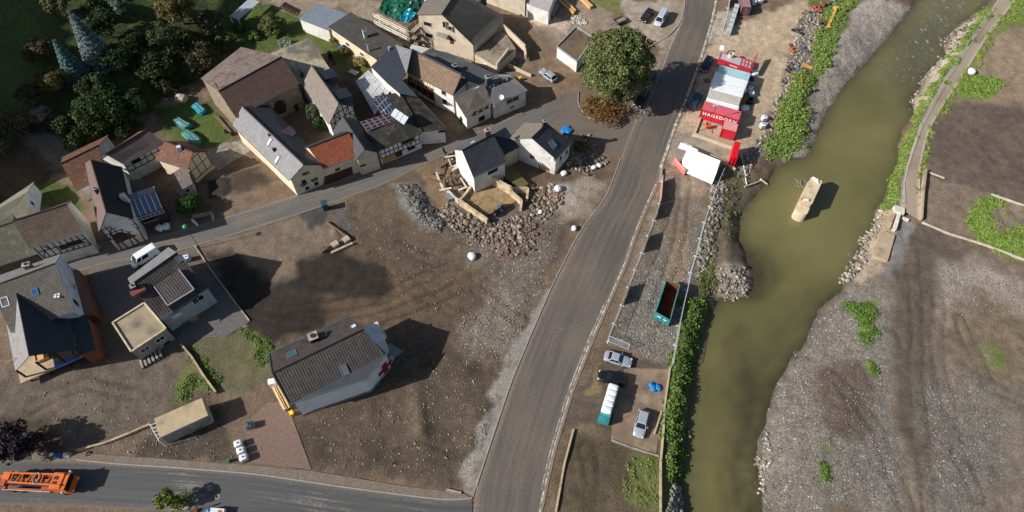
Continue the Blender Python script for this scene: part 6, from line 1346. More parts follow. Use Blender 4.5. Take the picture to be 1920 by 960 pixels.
# bins
def bin_(px,lb,m,rz=.3,s=1.0,z=None):
    p=P(*px,z) if z else G(*px); t=thing('wheelie_bin',lb,'bin',p,'bins'); b=MB(); b.box(p+Vector((0,0,.55*s)),(.6*s,.7*s,1.0*s),rz,rx=math.pi,top=.8); b.build('body',m,t); b=MB(); b.box(p+Vector((0,0,1.1*s)),(.64*s,.76*s,.1),rz); b.build('lid',m,t)
    for q in (-1,1): b=MB(); b.tube(p+Vector((q*.3*s*math.cos(rz),q*.3*s*math.sin(rz)+.2,.12)),p+Vector((q*.36*s*math.cos(rz),q*.36*s*math.sin(rz)+.2,.12)),.12,8); b.build('wheel',M_TYRE,t)
YEL=mat('yellow_plastic',(226,190,30),.5,0,.05,2,0)
bin_((568,196),'yellow bin in the barn courtyard',YEL); bin_((583,208),'blue bin in the barn courtyard',mat('blue_plastic',(40,110,180),.5,0,.05,2,0)); bin_((549,778),'yellow bin at the porch of the red cross house',YEL,.6,.9); bin_((975,151),'yellow bin beside the ramp wall',YEL,.3,.8); bin_((612,392),'dark teal container at the lane edge',mat('dark_teal',(30,74,84),.5),.3,1.7); bin_((430,866),'green bollard bin beside the white tanks',mat('green_plastic',(30,120,74),.5),0,.6)
bin_((640,98),'blue rain barrel at the cream house wall',mat('blue_plastic',(40,110,180)),.2,1.2); bin_((620,108),'dark grey bin beside the rain barrel',M_DARKM,.3,1.3); bin_((557,205),'black bin under the barn gateway',M_TYRE,.4,1.4)
# ================================================================ container camp
CG='site containers in a row'
def corrug(a,b,z0,z1,out,m,name,parent,pitch=.28,dep=.04):
    d=(b-a); L=d.length; d.normalize(); n=int(L/pitch); V=[];F=[]
    for i in range(n*4+1):
        k=i%4; o=dep if k in (1,2) else 0.0; q=a+d*min(L,i*pitch/4*1.0)+out*o; V+=[(q.x,q.y,z0),(q.x,q.y,z1)]
    for i in range(n*4): F.append((2*i,2*i+2,2*i+3,2*i+1))
    return obj(name,V,F,m,parent)
def container(label,quad,h,m_roof,m_wall,name='container',z0=.1,group=CG,rib=True,hz_=None):
    Q=[P(u,v,h) for u,v in quad]; c=sum(Q,Vector((0,0,0)))/4; t=thing(name,label,'container',Vector((c.x,c.y,z0)),group)
    # square the plan up: long axis 0->1
    d=((Q[1]-Q[0])+(Q[2]-Q[3])); L=d.length/2; d.normalize(); e=Vector((-d.y,d.x,0)); w=abs(((Q[3]-Q[0])+(Q[2]-Q[1])).dot(e))/2; sg=1 if ((Q[3]-Q[0])).dot(e)>0 else -1; e=e*sg
    k=[c-d*L/2-e*w/2,c+d*L/2-e*w/2,c+d*L/2+e*w/2,c-d*L/2+e*w/2]; k=[Vector((p.x,p.y,0)) for p in k]
    b=MB(); b.prism([(p.x,p.y) for p in ccw(k)],h-.1,h); b.build('roof',m_roof,t)
    for i in range(4):
        a,b_=k[i],k[(i+1)%4]; out=((a+b_)/2-Vector((c.x,c.y,0))); out.normalize(); dd=(b_-a).normalized(); out=(out-dd*out.dot(dd)).normalized()
        corrug(a+dd*.08-out*.06,b_-dd*.08-out*.06,z0+.1,h-.1,out,m_wall,'side_wall',t)
        for zz in (z0+.06,h-.08): b=MB(); b.bar(a+Vector((0,0,zz)),b_+Vector((0,0,zz)),.14,.14); b.build('rail',m_wall,t)
        b=MB(); b.bar(a+Vector((0,0,z0)),a+Vector((0,0,h-.02)),.17,.17); b.build('corner_post',m_wall,t)
    return t,k,h
RED=mat('red_container_paint',(196,40,56),.45,.1,.08,1,.05,8,dirt=(170,50,60),dscale=.5); PINK=mat('faded_red_roof',(206,98,108),.6,.1,.08,.8,.1); WHITEC=mat('white_container_paint',(226,228,228),.5,0,.04,1,.05,8,dirt=(206,206,200),dscale=.3)
container('pale teal container, second from the upper end of the row',[(1350,122),(1407,137),(1403,152),(1345,134)],2.6,mat('pale_teal_roof',(168,204,206),.5,.1,.12,1,.05,8,dirt=(146,188,192),dscale=.8),mat('teal_wall',(60,140,152),.5,.1))
container('white container below the pale teal one',[(1343,134.5),(1402,152),(1397,166),(1336,149)],2.6,WHITEC,WHITEC)
container('white container, middle one of the row',[(1336,150),(1396.5,166.5),(1391,181),(1331,165)],2.6,WHITEC,WHITEC)
container('grey dusty container next to the red lettered one',[(1331,167),(1388,182),(1385,199),(1327,184)],2.6,mat('dusty_roof',(186,180,166),.8,0,.12,.8,.1,6,dirt=(160,150,132),dscale=.4),WHITEC)
container('white container with narrow visible roof behind red lettered one',[(1327,184.5),(1385,200),(1384,205),(1324,190)],2.55,WHITEC,WHITEC)
tc_,k,hh=container('red container with white HAGEDORN lettering on its long side',[(1323,190),(1390,209),(1386,225),(1315.5,204)],2.6,PINK,RED)
# lettering on the camera-facing long side
def text_on(parent,s,p,d,up,size,m,name='lettering',off=.0,extr=.01):
    cu=bpy.data.curves.new(name,'FONT'); cu.body=s; cu.size=size; cu.extrude=extr; cu.align_x='LEFT'; cu.space_character=1.25; cu.offset=.012
    tmp=bpy.data.objects.new(name,cu); COL.objects.link(tmp); dg=bpy.context.evaluated_depsgraph_get(); me=bpy.data.meshes.new_from_object(tmp.evaluated_get(dg)); bpy.data.objects.remove(tmp)
    n=d.cross(up).normalized(); co=np.empty(len(me.vertices)*3); me.vertices.foreach_get('co',co); co=co.reshape(-1,3); W_=np.array(p)+co[:,0:1]*np.array(d)+co[:,1:2]*np.array(up)+co[:,2:3]*np.array(n)-np.array(parent_world(parent))
    me.vertices.foreach_set('co',W_.astype(np.float32).ravel()); me.update(); me.materials.clear(); me.materials.append(m); o=bpy.data.objects.new(name,me); COL.objects.link(o); o.parent=parent; return o
a,b_=sorted((k[2],k[3]),key=lambda p:p.x) if (k[2].y+k[3].y)<(k[0].y+k[1].y) else sorted((k[0],k[1]),key=lambda p:p.x)
d=(b_-a).normalized(); out=Vector((d.y,-d.x,0)); out=out if out.y<0 else -out
text_on(tc_,'HAGEDORN',a+d*.35+out*.05+Vector((0,0,1.35)),d,Vector((0,0,1)),1.05,mat('white_lettering',(240,240,240),.5,0,.02,2,0))
container('small pinkish red container at the corner of the lettered one',[(1360,227),(1385,233),(1379,247),(1354,240)],2.5,mat('dusty_pink_roof',(206,140,140),.7,0,.08,1,.05),RED)
# flat-rack with red frame at the upper end
fr=thing('flat_rack','flat rack with red end frames and grey deck at the upper end of the containers','flat rack',P(1375,125)); 
Q=[P(1347,114,1.4),P(1407,135,1.4),P(1413,113,1.4),P(1353,97,1.4)]; Q=[Vector((p.x,p.y,0)) for p in Q]
b=MB(); b.prism([(p.x,p.y) for p in ccw(Q)],1.0,1.15); b.build('deck',mat('grey_deck',(178,182,184),.6,.2,.06,1,.05),fr)
b=MB(); b.bar(Q[0]+Vector((0,0,1.3)),Q[1]+Vector((0,0,1.3)),.3,1.3); o=b.build('side_beam',RED,fr); dd=(Q[1]-Q[0]).normalized(); 
for i in range(8): b=MB(); b.box(Q[0].lerp(Q[1],.36+.03*i)+Vector((0,-.17,1.5)),(.14,.04,.2),math.atan2(dd.y,dd.x)); b.build('white_mark',MATS['white_lettering'],o)
b=MB(); b.bar(Q[3]+Vector((0,0,1.0)),Q[2]+Vector((0,0,1.0)),.2,.4); b.build('side_beam',RED,fr); b=MB(); b.bar(Q[0]+Vector((0,0,1.0)),Q[3]+Vector((0,0,1.0)),.2,.5); b.build('end_beam',RED,fr)
b=MB(); b.bar(Q[1]+Vector((0,0,1.8)),Q[2]+Vector((.6,.8,2.2)),.25,.9); b.build('raised_end',RED,fr); b=MB(); b.bar(Q[3]+Vector((-.1,.2,1.5)),Q[3]+Vector((.2,1.2,1.9)),.8,.5); b.build('white_box',M_WHITE(),fr)
for i in range(4): p=Q[1].lerp(Q[0],.05+.1*i)+(Q[2]-Q[1])*.25; q=p+(Q[2]-Q[1])*.6; b=MB(); b.bar(p+Vector((0,0,1.35)),q+Vector((0,0,1.35)),.1,.1); b.build('rack_bar',RED,fr)
for s in (.25,.55,.85): p=Q[1].lerp(Q[0],.05)+(Q[2]-Q[1])*s; q=Q[1].lerp(Q[0],.35)+(Q[2]-Q[1])*s; b=MB(); b.bar(p+Vector((0,0,1.36)),q+Vector((0,0,1.36)),.1,.1); b.build('rack_bar',RED,fr)
b=MB(); p=P(1371,103,1.6); 
def ring(c,r0,r1,h,n=18):
    V=[];F=[]
    for z,r in ((0,r1),(h,r1),(h,r0),(0,r0)):
        for i in range(n): t=2*math.pi*i/n; V.append((c.x+r*math.cos(t),c.y+r*math.sin(t),c.z+z))
    for k in range(4):
        for i in range(n): F.append((k*n+i,k*n+(i+1)%n,((k+1)%4)*n+(i+1)%n,((k+1)%4)*n+i))
    return V,F
V,F=ring(Vector((p.x,p.y,1.15)),.42,.62,.9); o=obj('concrete_ring',V,F,mat('ring_concrete',(190,178,158),.9,0,.1)); tag(o,'concrete pipe ring standing on the grey flat rack','pipe ring')
# clutter behind containers
for px,lb,m,s in (((1413,141),'pale plastic wrapped bundle beside the teal container',M_BAG,1.5),((1396,206),'white box at the end of the narrow white container',M_WHITE(),1.3)):
    o=lump(G(*px)+Vector((0,0,s*.35)),s*1.2,s*.9,s*.8,.2,m,'bundle',None,12,.6,.1); tag(o,lb,'bundle')
for px,lb in (((1409,149),'black tyre leaning at the teal container'),((63,0),'')):
    if lb: p=G(*px); V,F=ring(p,.25,.5,.25); o=obj('tyre',V,F,M_TYRE); tag(o,lb,'tyre')
for px,lb in (((166,851),'tyre lying beside the side road near the garden wall'),((395,915),'round drain ring in the side road, upper of two'),((408,932),'round drain ring in the side road, lower of two')):
    p=G(*px); p.z=max(p.z,.03); V,F=ring(p,.22,.4,.06); o=obj('ring',V,F,M_TYRE if 'tyre' in lb else M_CONC); tag(o,lb,'tyre' if 'tyre' in lb else 'drain ring')
cr=thing('crate_cluster','dark grey mesh crate beside the grey container','crate',G(1406,196)); p=G(1406,196)
for (x,y,w_,d_,h_) in ((0,0,1.3,.08,1.0),(0,1.1,1.3,.08,1.0),(-.65,.55,.08,1.1,1.0),(.65,.55,.08,1.1,1.0),(0,.55,1.3,1.1,.1)): b=MB(); b.box(p+Vector((x,y,h_/2)),(w_,d_,h_),0); b.build('crate_side',M_DARKM,cr)
o=thing('brown_crate','brown open cardboard pallet box behind the grey container','box',G(1393,191)); p=G(1393,191); b=MB(); b.box(p+Vector((0,.3,.5)),(1.5,1.5,1.0),.25); b.build('box_body',mat('cardboard',(150,112,70),.85),o); b=MB(); b.box(p+Vector((0,.3,1.03)),(1.3,1.3,.05),.25); b.build('box_lid',mat('cardboard_lid',(128,92,56),.85),o)
# tripod pump / light mast
tm=thing('light_mast','orange tripod light mast in front of the red lettered container','light mast',P(1326,241)); p=P(1326,241)
for i in range(4): a=i*1.57+.5; b=MB(); b.tube(p+Vector((0,0,.7)),p+Vector((math.cos(a)*1.7,math.sin(a)*1.4,.05)),.05,5); b.build('outrigger_leg',M_DARKM,tm)
b=MB(); b.box(p+Vector((0,0,.7)),(1.0,.7,.6),.2); b.build('generator',mat('orange_generator',(226,92,44),.5),tm); b=MB(); b.tube(p+Vector((.3,.1,.9)),p+Vector((.3,.1,6.2)),.05,6); b.build('mast',M_DARKM,tm)
b=MB(); b.box(p+Vector((.3,.1,6.2)),(1.3,.18,.3),.2); b.build('lamp_bar',M_LAMP,tm); b=MB(); b.tube(p+Vector((-.3,.2,.9)),p+Vector((-.2,.2,1.5)),.15,8); b.build('exhaust',M_TYRE,tm)
pl_=thing('pallet','grey wooden pallet on the road beside the white container','pallet',P(1325,152)); p=P(1325,152)
for i in range(5): b=MB(); b.box(p+Vector((0,-.5+.25*i,.14)),(1.2,.14,.04),.2); b.build('deck_board',M_OWOOD,pl_)
for i in (-1,0,1): b=MB(); b.box(p+Vector((.5*i,0,.06)),(.12,1.15,.1),.2); b.build('bearer',M_OWOOD,pl_)
# compound slab and kerb wall
sl_=thing('concrete_ramp','old concrete bridge approach slab beside the white pavilion','slab',P(1340,275)); 
b=MB(); b.prism([(q.x,q.y) for q in ccw([P(1302,258),P(1374,280),P(1378,306),P(1362,312),P(1280,268)])],-.6,.18); b.build('slab',mat('approach_concrete',(158,146,128),.9,0,.12,.6,.2,6,dirt=(120,108,92),dscale=.3),sl_)
for a_,c_ in (((1299,252),(1374,279)),((1282,270),(1360,306)),((1360,306),(1378,320))): b=MB(); b.bar(P(*a_,.3),P(*c_,.3),.4,.9); b.build('edge_wall',mat('pale_edge_wall',(186,172,148),.9,0,.12),sl_)
b=MB(); b.bar(P(1301,255,.2),P(1322,199,.2),.3,.4); b.build('kerb_wall',mat('pale_edge_wall',(186,172,148)),sl_)
# white pavilion with printed front
pv=thing('white_pavilion','white pavilion tent with printed sloping front beside the road','tent',P(1310,320)); 
Q=[P(1279,300,2.9),P(1344,322,2.9),P(1351,301,3.0),P(1290,277,3.0)]; k=[Vector((p.x,p.y,0)) for p in Q]; TW=mat('white_tent_fabric',(238,240,240),.6,0,.03,1,.05,4)
b=MB(); b.slab(Q,.08); b.build('roof',TW,pv); 
Q2=[P(1276,267,2.8),P(1271,277,2.8),P(1289,283,2.8),P(1309,287,2.8),P(1308,280,2.8)]; b=MB(); b.slab(ccw(Q2),.08); b.build('side_awning',TW,pv)
lo=[Q[0]+Vector((.55,-1.0,-2.2)),Q[1]+Vector((-.55,-1.15,-2.2))]
front=[lo[0],lo[1],Q[1]-Vector((0,0,.05)),Q[0]-Vector((0,0,.05))]; b=MB(); b.slab(front,.05); fo=b.build('front_banner',TW,pv)
def fp(s,t,o=.03): q=(front[0].lerp(front[1],s)).lerp(front[3].lerp(front[2],s),t); nn=newell([Vector(x) for x in front]); return q+nn*o
DT=mat('dark_print',(70,62,74),.6,0,.05,2,0)
for (s0,t0,s1,t1,w_) in ((.24,.12,.24,.85,.06),(.86,.10,.86,.85,.06),(.24,.12,.86,.10,.03),(.24,.85,.86,.85,.03)): b=MB(); b.bar(fp(s0,t0),fp(s1,t1),w_,.01); b.build('print_line',DT,fo)
for (s0,s1,t) in ((.40,.70,.68),(.34,.72,.54),(.44,.62,.46),(.34,.70,.36),(.05,.14,.80),(.06,.13,.72)): b=MB(); b.bar(fp(s0,t),fp(s1,t),.035,.01); b.build('print_line',mat('grey_print',(150,150,160),.6,0,.05,2,0),fo)
b=MB(); b.box(fp(.8,.3),(.25,.25,.02),.3); b.build('print_badge',mat('green_print',(70,96,80),.6),fo); b=MB(); b.box(fp(.32,.68),(.2,.2,.02),.3); b.build('print_badge',DT,fo)
for p in k: b=MB(); b.bar(p,p+Vector((0,0,2.9)),.08,.08); b.build('tent_pole',M_MET,pv)
rbn=thing('red_banner','pale red banner fence with white lettering line beside the pavilion','banner',P(1275,315)); a,b_=P(1262,304,.3),P(1283,328,.3)
b=MB(); b.bar(Vector((a.x,a.y,1.0)),Vector((b_.x,b_.y,1.0)),.04,1.7); b.build('cloth',mat('pale_red_cloth',(226,112,108),.7,0,.04,2,.05),rbn)
dd=(b_-a).normalized(); nn=Vector((dd.y,-dd.x,0)); nn=nn if nn.y<0 else -nn
for i in range(16):
    if i in (2,9): continue
    q=a.lerp(b_,.1+.05*i); b=MB(); b.bar(Vector((q.x,q.y,1.25))+nn*.03,Vector((q.x,q.y,1.45))+nn*.03,.1,.01,up=nn); b.build('letter_mark',MATS['white_lettering'],rbn)
for q in (a,b_): b=MB(); b.tube(Vector((q.x,q.y,0)),Vector((q.x,q.y,1.9)),.035,6); b.build('pole',M_MET,rbn)
# red container tower
container('bright red container standing on end beside the river bank',[(1369,292),(1379,295),(1391.5,268),(1382,266)],3.0,mat('bright_red',(214,24,40),.4,.1,.05,1,.03),mat('bright_red',(214,24,40)),group='single containers')
# ================================================================ mobile fences
FM=mat('galvanised_tube',(190,194,196),.45,.3,.08,2,0); FF=mat('fence_foot',(196,192,184),.85)
def fence_panel(label,a,b,group,screen=None,h=2.0,detail=True):
    c=(a+b)/2; t=thing('fence_panel',label,'fence',c,group); 
    zz=lambda p,z:Vector((p.x,p.y,p.z+z))
    f=MB(); f.tube(zz(a,.1),zz(a,h),.045,5); f.tube(zz(b,.1),zz(b,h),.045,5); f.tube(zz(a,h),zz(b,h),.045,5); f.tube(zz(a,.2),zz(b,.2),.045,5); f.build('frame',FM,t)
    m=MB(); n=22
    for i in range(1,n): p=a.lerp(b,i/n); m.bar(zz(p,.2),zz(p,h),.012,.012)
    for i in range(1,9): m.bar(zz(a,.2+i*.2),zz(b,.2+i*.2),.012,.012)
    m.build('wire_mesh',FM,t)
    g=MB(); d=(b-a).normalized(); g.box(zz(a,.07),(.75,.24,.14),math.atan2(d.y,d.x)+1.57); g.build('foot',FF,t)
    if screen: s=MB(); s.bar(zz(a.lerp(b,.02),1.1),zz(a.lerp(b,.98),1.1),.02,1.75); s.build('screen',screen,t)
ORD=('first','second','third','fourth','fifth','sixth','seventh','eighth','ninth','tenth','last')
SCR={1:mat('red_white_screen',(206,120,112),.7,0,.1,1,.05),2:mat('pale_green_screen',(168,188,172),.7,0,.1),3:mat('grey_screen',(126,120,116),.8,0,.1)}
ROADF=[(1240,341),(1236.5,383),(1226.5,414),(1215,443),(1204,475),(1191,507),(1178.5,540),(1166,573),(1152,608),(1140,637)]
for i in range(len(ROADF)-1):
    a,b=G(*ROADF[i]),G(*ROADF[i+1]); sc_={0:SCR[1],1:SCR[3],3:SCR[3],6:SCR[3]}.get(i)
    fence_panel('mesh fence panel, %s from the pavilion, along the road'%ORD[i],a,b,'fence along the road',sc_)
RF=[(1354,328),(1340,360),(1331,388),(1320,418),(1312,448),(1304,481),(1294,512),(1287,545),(1279,578),(1272,612),(1266,648),(1258,690)]
for i in range(len(RF)-1): fence_panel('mesh fence panel, %s from the pavilion, along the river side'%ORD[i],G(*RF[i]),G(*RF[i+1]),'fence along the river')
TF=[(1368,0),(1364,16),(1361,37),(1355,60)]
for i in range(len(TF)-1): fence_panel('mesh fence panel beside grey cabinets, %s from the top edge'%ORD[i],G(*TF[i]),G(*TF[i+1]),'fence at the top',SCR[2] if i==0 else None)
fence_panel('mesh fence panel lying across the gravel edge above the silver saloon',G(1140,640),G(1178,656),'loose fence')
# grey blocks row
for i in range(6):
    f=i/5; u_,v_=1380-1.9*5*f*1.4,13+44*f; u_=1381-14*f; p=P(u_,v_,1.0); p.z=0; o=thing('cable_cabinet','grey square cabinet in the top row beside the fence, %s from the top'%('first','second','third','fourth','fifth','last')[i],'cabinet',p,'grey cabinets in a row')
    b=MB(); b.box(p+Vector((0,0,.65)),(.95,1.25,1.3),-.25); b.build('cabinet_body',mat('cabinet_grey',(160,170,174),.6,.1,.06),o); b=MB(); b.box(p+Vector((0,0,1.33)),(1.0,1.28,.06),-.25); b.build('cabinet_lid',mat('cabinet_lid',(182,194,196),.6,.1,.06),o)
container('rusty plum-coloured container cut by the top edge',[(1387,12),(1402,13),(1408,-14),(1393,-14)],2.4,mat('plum_roof',(142,116,116),.7,0,.15),mat('plum_wall',(110,80,80),.7),group='single containers')
# railing on riverside path
rl=thing('path_railing','grey tube railing along the river side of the path','railing',G(1770,150)); pts=[G(u-1,v) for u,v in [(1868,5),(1845,38),(1817,79),(1795,112),(1773,146),(1748,192),(1723,239),(1710,280),(1698,318),(1690,350),(1688,385)]]
for p in pts: b=MB(); b.tube(p,p+Vector((0,0,1.1)),.04,5); b.build('post',FM,rl)
for i in range(len(pts)-1):
    for z in (.55,1.08): b=MB(); b.tube(pts[i]+Vector((0,0,z)),pts[i+1]+Vector((0,0,z)),.035,5); b.build('rail',FM,rl)
# broken river wall
bw=thing('broken_river_wall','broken masonry wall block at the path end above the river','ruin',G(1675,430))
def wallseg(root,pts,hh,th,m,name='wall_section',emb=.6):
    for (a,b_) in zip(pts[:-1],pts[1:]): p,q=G(*a),G(*b_); b=MB(); b.bar(Vector((p.x,p.y,p.z+hh/2-emb/2)),Vector((q.x,q.y,q.z+hh/2-emb/2)),th,hh+emb); b.build(name,m,root)
MSN=mat('river_masonry',(176,156,130),.92,0,.2,1.2,.6,4,dirt=(132,112,90),dscale=.6)
wallseg(bw,[(1674,398),(1662,430)],.9,.7,MSN); wallseg(bw,[(1684,398),(1674,434)],1.0,.5,mat('pale_stone_edge',(208,200,184),.85)); wallseg(bw,[(1662,440),(1648,488)],.7,2.4,MSN); wallseg(bw,[(1672,396),(1690,402)],1.1,1.4,mat('pale_stone_edge',(208,200,184)))
wallseg(bw,[(1690,410),(1703,415)],.4,.5,mat('pale_stone_edge',(208,200,184)))
p=G(1706,421); V,F=ring(p,.28,.45,.1); o=obj('manhole_ring',V,F,M_CONC,bw)
fw_=thing('field_wall','low dark stone wall on the field side of the path end','wall',G(1725,370)); wallseg(fw_,[(1733,322),(1728,360),(1724,414)],.9,.35,MSN)
fk=thing('field_kerb','long pale kerb wall along the upper edge of the gravel field','wall',G(1820,450)); wallseg(fk,[(1728,418),(1780,440),(1850,462),(1925,490)],.35,.25,mat('pale_kerb',(186,176,160),.85)); fk2=thing('field_kerb','pale kerb below the dark brown field','wall',G(1830,350)); wallseg(fk2,[(1735,322),(1770,335)],.3,.2,mat('pale_kerb',(186,176,160))); wallseg(fk2,[(1858,365),(1925,388)],.3,.2,mat('pale_kerb',(186,176,160)))
# bridge pier
pr=thing('bridge_pier','broken concrete bridge pier standing alone in the river','pier',P(1520,367,-2))
a,b_=P(1532,338,1.2),P(1506,389,-1.2); a=P(1531,337,1.3); e=P(1512,378,1.3); d=(a-e); d.z=0; Lp=d.length; d.normalize(); n=Vector((d.y,-d.x,0))
def pier_poly(c0,c1,w,rnd): 
    pts=[]
    for i in range(7): t=math.pi*i/6; pts.append(c1+n*math.cos(t)*w+d*math.sin(t)*w*rnd)
    for i in range(7): t=math.pi+math.pi*i/6; pts.append(c0+n*math.cos(t)*w+d*math.sin(t)*w*rnd)
    return [(p.x,p.y) for p in pts]
PC=mat('pier_concrete',(206,186,156),.9,0,.12,1,.4,5,dirt=(150,130,104),dscale=.5)
lo0=e-d*1.6; b=MB(); b.prism(pier_poly(lo0,a,1.15,.7),-3.2,.1,pier_poly(lo0+d*.2,a,1.1,.6)); b.build('pier_base',PC,pr)
b=MB(); b.prism(pier_poly(e,a,1.05,.35),.05,1.35); b.build('pier_shaft',PC,pr)
for q,s in ((a-d*.2,.5),(a-d*.6+n*.4,.35),(e+d*.3,.5),(e-n*.4,.3),(a-n*.5,.4)): o=lump(Vector((q.x,q.y,1.45)),s*1.6,s,s,random.random()*3,mat('broken_rim',(226,216,200),.9),'broken_lump',pr,8,.7,.2)
dw=thing('driftwood','tangle of grey driftwood caught at the bridge pier','driftwood',P(1504,347,-2))
for i in range(22): p=P(random.uniform(1496,1514),random.uniform(340,352),-1.9); b=MB(); t=random.random()*3.1; L_=random.uniform(.4,1.5); b.tube(p,p+Vector((math.cos(t)*L_,math.sin(t)*L_,random.uniform(0,.5))),.05,5,.02); b.build('branch',mat('grey_branch',(150,138,122),.85),dw)
dl=thing('bank_log','bleached log lying on the bank by the water','log',G(1424,345)); b=MB(); b.tube(G(1395,352)+Vector((0,0,.3)),G(1425,341)+Vector((0,0,.3)),.12,7,.1); b.build('trunk_piece',mat('bleached_wood',(206,190,160),.8),dl); b=MB(); b.tube(G(1425,338)+Vector((0,0,.3)),G(1438,347)+Vector((0,0,.3)),.22,7,.15); b.build('trunk_piece',mat('bleached_wood',(206,190,160)),dl)
hs=thing('drain_hose','white hose hanging down the bank from the red container','hose',G(1395,320)); hp=[(1388,286),(1391,300),(1396,320),(1398,340),(1400,347)]
for x,y in zip(hp[:-1],hp[1:]): b=MB(); b.tube(G(*x)+Vector((0,0,.15)),G(*y)+Vector((0,0,.15)),.1,6); b.build('hose_piece',M_BAG,hs)
# scrap yard at the upper right
def scrapbits(label,px,n,cols,r=1.0,name='scrap_heap'):
    p=G(*px); t=thing(name,label,'scrap',p,'scrap by the river')
    for i in range(n):
        q=p+Vector((random.uniform(-r,r),random.uniform(-r,r),random.uniform(.1,.5))); b=MB(); b.box(q,(random.uniform(.3,1.3),random.uniform(.2,.8),random.uniform(.05,.5)),random.random()*3,random.uniform(-.5,.5),random.uniform(-.5,.5)); b.build('scrap_piece',random.choice(cols),t)
GS=mat('scrap_grey_steel',(112,114,112),.5,.5,.15); OS=mat('scrap_orange',(176,104,62),.7); RS=mat('scrap_red',(186,62,58),.6); YS=mat('scrap_yellow',(206,160,84),.6); BS=mat('scrap_blue',(58,92,132),.6)
sx_=[('two upright grey excavator buckets on the gravel',(1497,62),5,[GS,M_DARKM],1.2),('orange and teal machine parts below the buckets',(1492,92),8,[OS,RUST,BS],1.3),('curved grey dozer blade beside machine parts',(1513,98),4,[GS],1.1),('dark steel bits left of the wooden board',(1483,130),6,[M_DARKM,GS],1.1),('blue scrap below the curved blade',(1497,134),3,[BS,GS],.7),('red and grey compactor wreck at the top',(1533,18),9,[RS,GS,RS],1.6),('grey slabs leaning at the scrub edge',(1480,155),5,[GS,M_CONC],1.5),('rusty beam bits beside the yellow boom',(1543,45),6,[RUST,M_DARKM],1.2),('small orange scrap piece in the scrub',(1503,152),2,[OS],.5),('grey comb-shaped attachment at the top edge',(1556,4),5,[GS],1.3)]
for lb,px,n_,cs,r in sx_: scrapbits(lb,px,n_,cs,r)
t=thing('yellow_boom','long yellow excavator boom lying beside the scrub','boom',G(1560,35)); a,b_=G(1566,20),G(1552,52); b=MB(); b.bar(a+Vector((0,0,.4)),b_+Vector((0,0,.4)),.5,.5); b.build('boom_arm',YS,t); b=MB(); b.box(a+Vector((0,.2,.5)),(.9,.7,.7),.4); b.build('boom_head',YS,t); b=MB(); b.box(b_+Vector((0,-.3,.3)),(1.2,.5,.3),.1); b.build('boom_foot',YS,t)
t=thing('timber_board','orange plywood board lying on the bank edge','board',G(1513,126)); b=MB(); p=G(1513,126); b.box(p+Vector((0,0,.3)),(2.2,1.0,.08),-.4,.1); b.build('board_face',mat('orange_ply',(206,150,90),.7),t)
t=thing('steel_beam','long thin dark beam lying across the bank scrub','beam',G(1540,55)); b=MB(); b.bar(G(1534,68)+Vector((0,0,.3)),G(1545,46)+Vector((0,0,.4)),.18,.25); b.build('web',M_OWOOD,t)
# timber near white house
t=thing('timber_beams','pair of long new wooden beams leaning beside the white house','beams',P(1065,15)); 
for (a,b_) in (((1048,0),(1076,25)),((1056,-2),(1079,21))): b=MB(); b.bar(P(*a,.8),P(*b_,.5),.45,.5); b.build('beam',M_WOOD,t)
t=thing('timber_stack','stack of pale planks near the top edge','timber',P(1100,6)); b=MB(); b.bar(P(1090,-4,.5),P(1109,14,.5),.9,.7); b.build('plank_pile',M_WOOD,t)
t=thing('plank_pile','pile of pale orange planks behind the big tree','planks',P(1210,77))
for i in range(12): b=MB(); p=P(1199+random.uniform(0,6),82-random.uniform(0,14),.1+.05*i); b.bar(p,p+Vector((2.2,-.6+random.uniform(-.3,.3),0)),.3,.05); b.build('plank',mat('plank_orange',(206,164,122),.75,0,.15,2),t)
# ================================================================ small walls, paving, kerbs
def strip_wall(label,pts,hh,th,m,name='garden_wall',cat='wall'):
    t=thing(name,label,cat,G(*pts[0])); wallseg(t,pts,hh,th,m,'wall_section',.4)
CW=mat('pale_garden_wall',(176,160,132),.9,0,.12,1.2,.4,6,dirt=(120,104,84),dscale=.8)
strip_wall('crooked pale garden wall left of the weedy plot',[(342,648),(362,672),(385,708),(407,738)],.7,.3,CW); strip_wall('low garden wall from shed towards the purple tree',[(147,846),(200,832),(250,812),(284,797)],.6,.3,CW)
strip_wall('edge wall of the terrace between field and dormer house',[(366,462),(395,505),(432,555),(468,602)],.25,.2,CW); strip_wall('low wall on the left side of the walled plot by the road',[(1075,806),(1058,870),(1042,960)],.4,.3,CW); strip_wall('wall along the river scrub beside the walled plot',[(1244,800),(1238,870),(1238,965)],.6,.25,CW); strip_wall('concrete edge between car slab and walled plot',[(1146,826),(1190,842),(1235,856)],.25,.25,M_CONC); strip_wall('short wall stub beside the silver estate car',[(1240,772),(1226,815)],.4,.25,CW); strip_wall('long kerb wall beside the gravel yard and scrub',[(1256,690),(1246,760),(1243,800)],.4,.25,CW)
strip_wall('white stub wall at the lane beside the green bush',[(362,415),(372,424)],.8,.3,M_WHITE()); strip_wall('stone bed wall beside the green bush at the lane',[(362,408),(398,402),(402,416)],.7,.35,MSN); strip_wall('low timber edge of the earth platform',[(612,418),(660,452)],.5,.3,M_OWOOD); strip_wall('front edge of the earth platform',[(622,476),(662,458)],.5,.4,CW); strip_wall('kerb stone row at the end of the bottom field',[(838,919),(865,925)],.35,.3,M_CONC)
strip_wall('concrete beam beside the road north of the fence',[(1240,318),(1238,340)],.5,.4,M_CONC,'concrete_beam','beam')
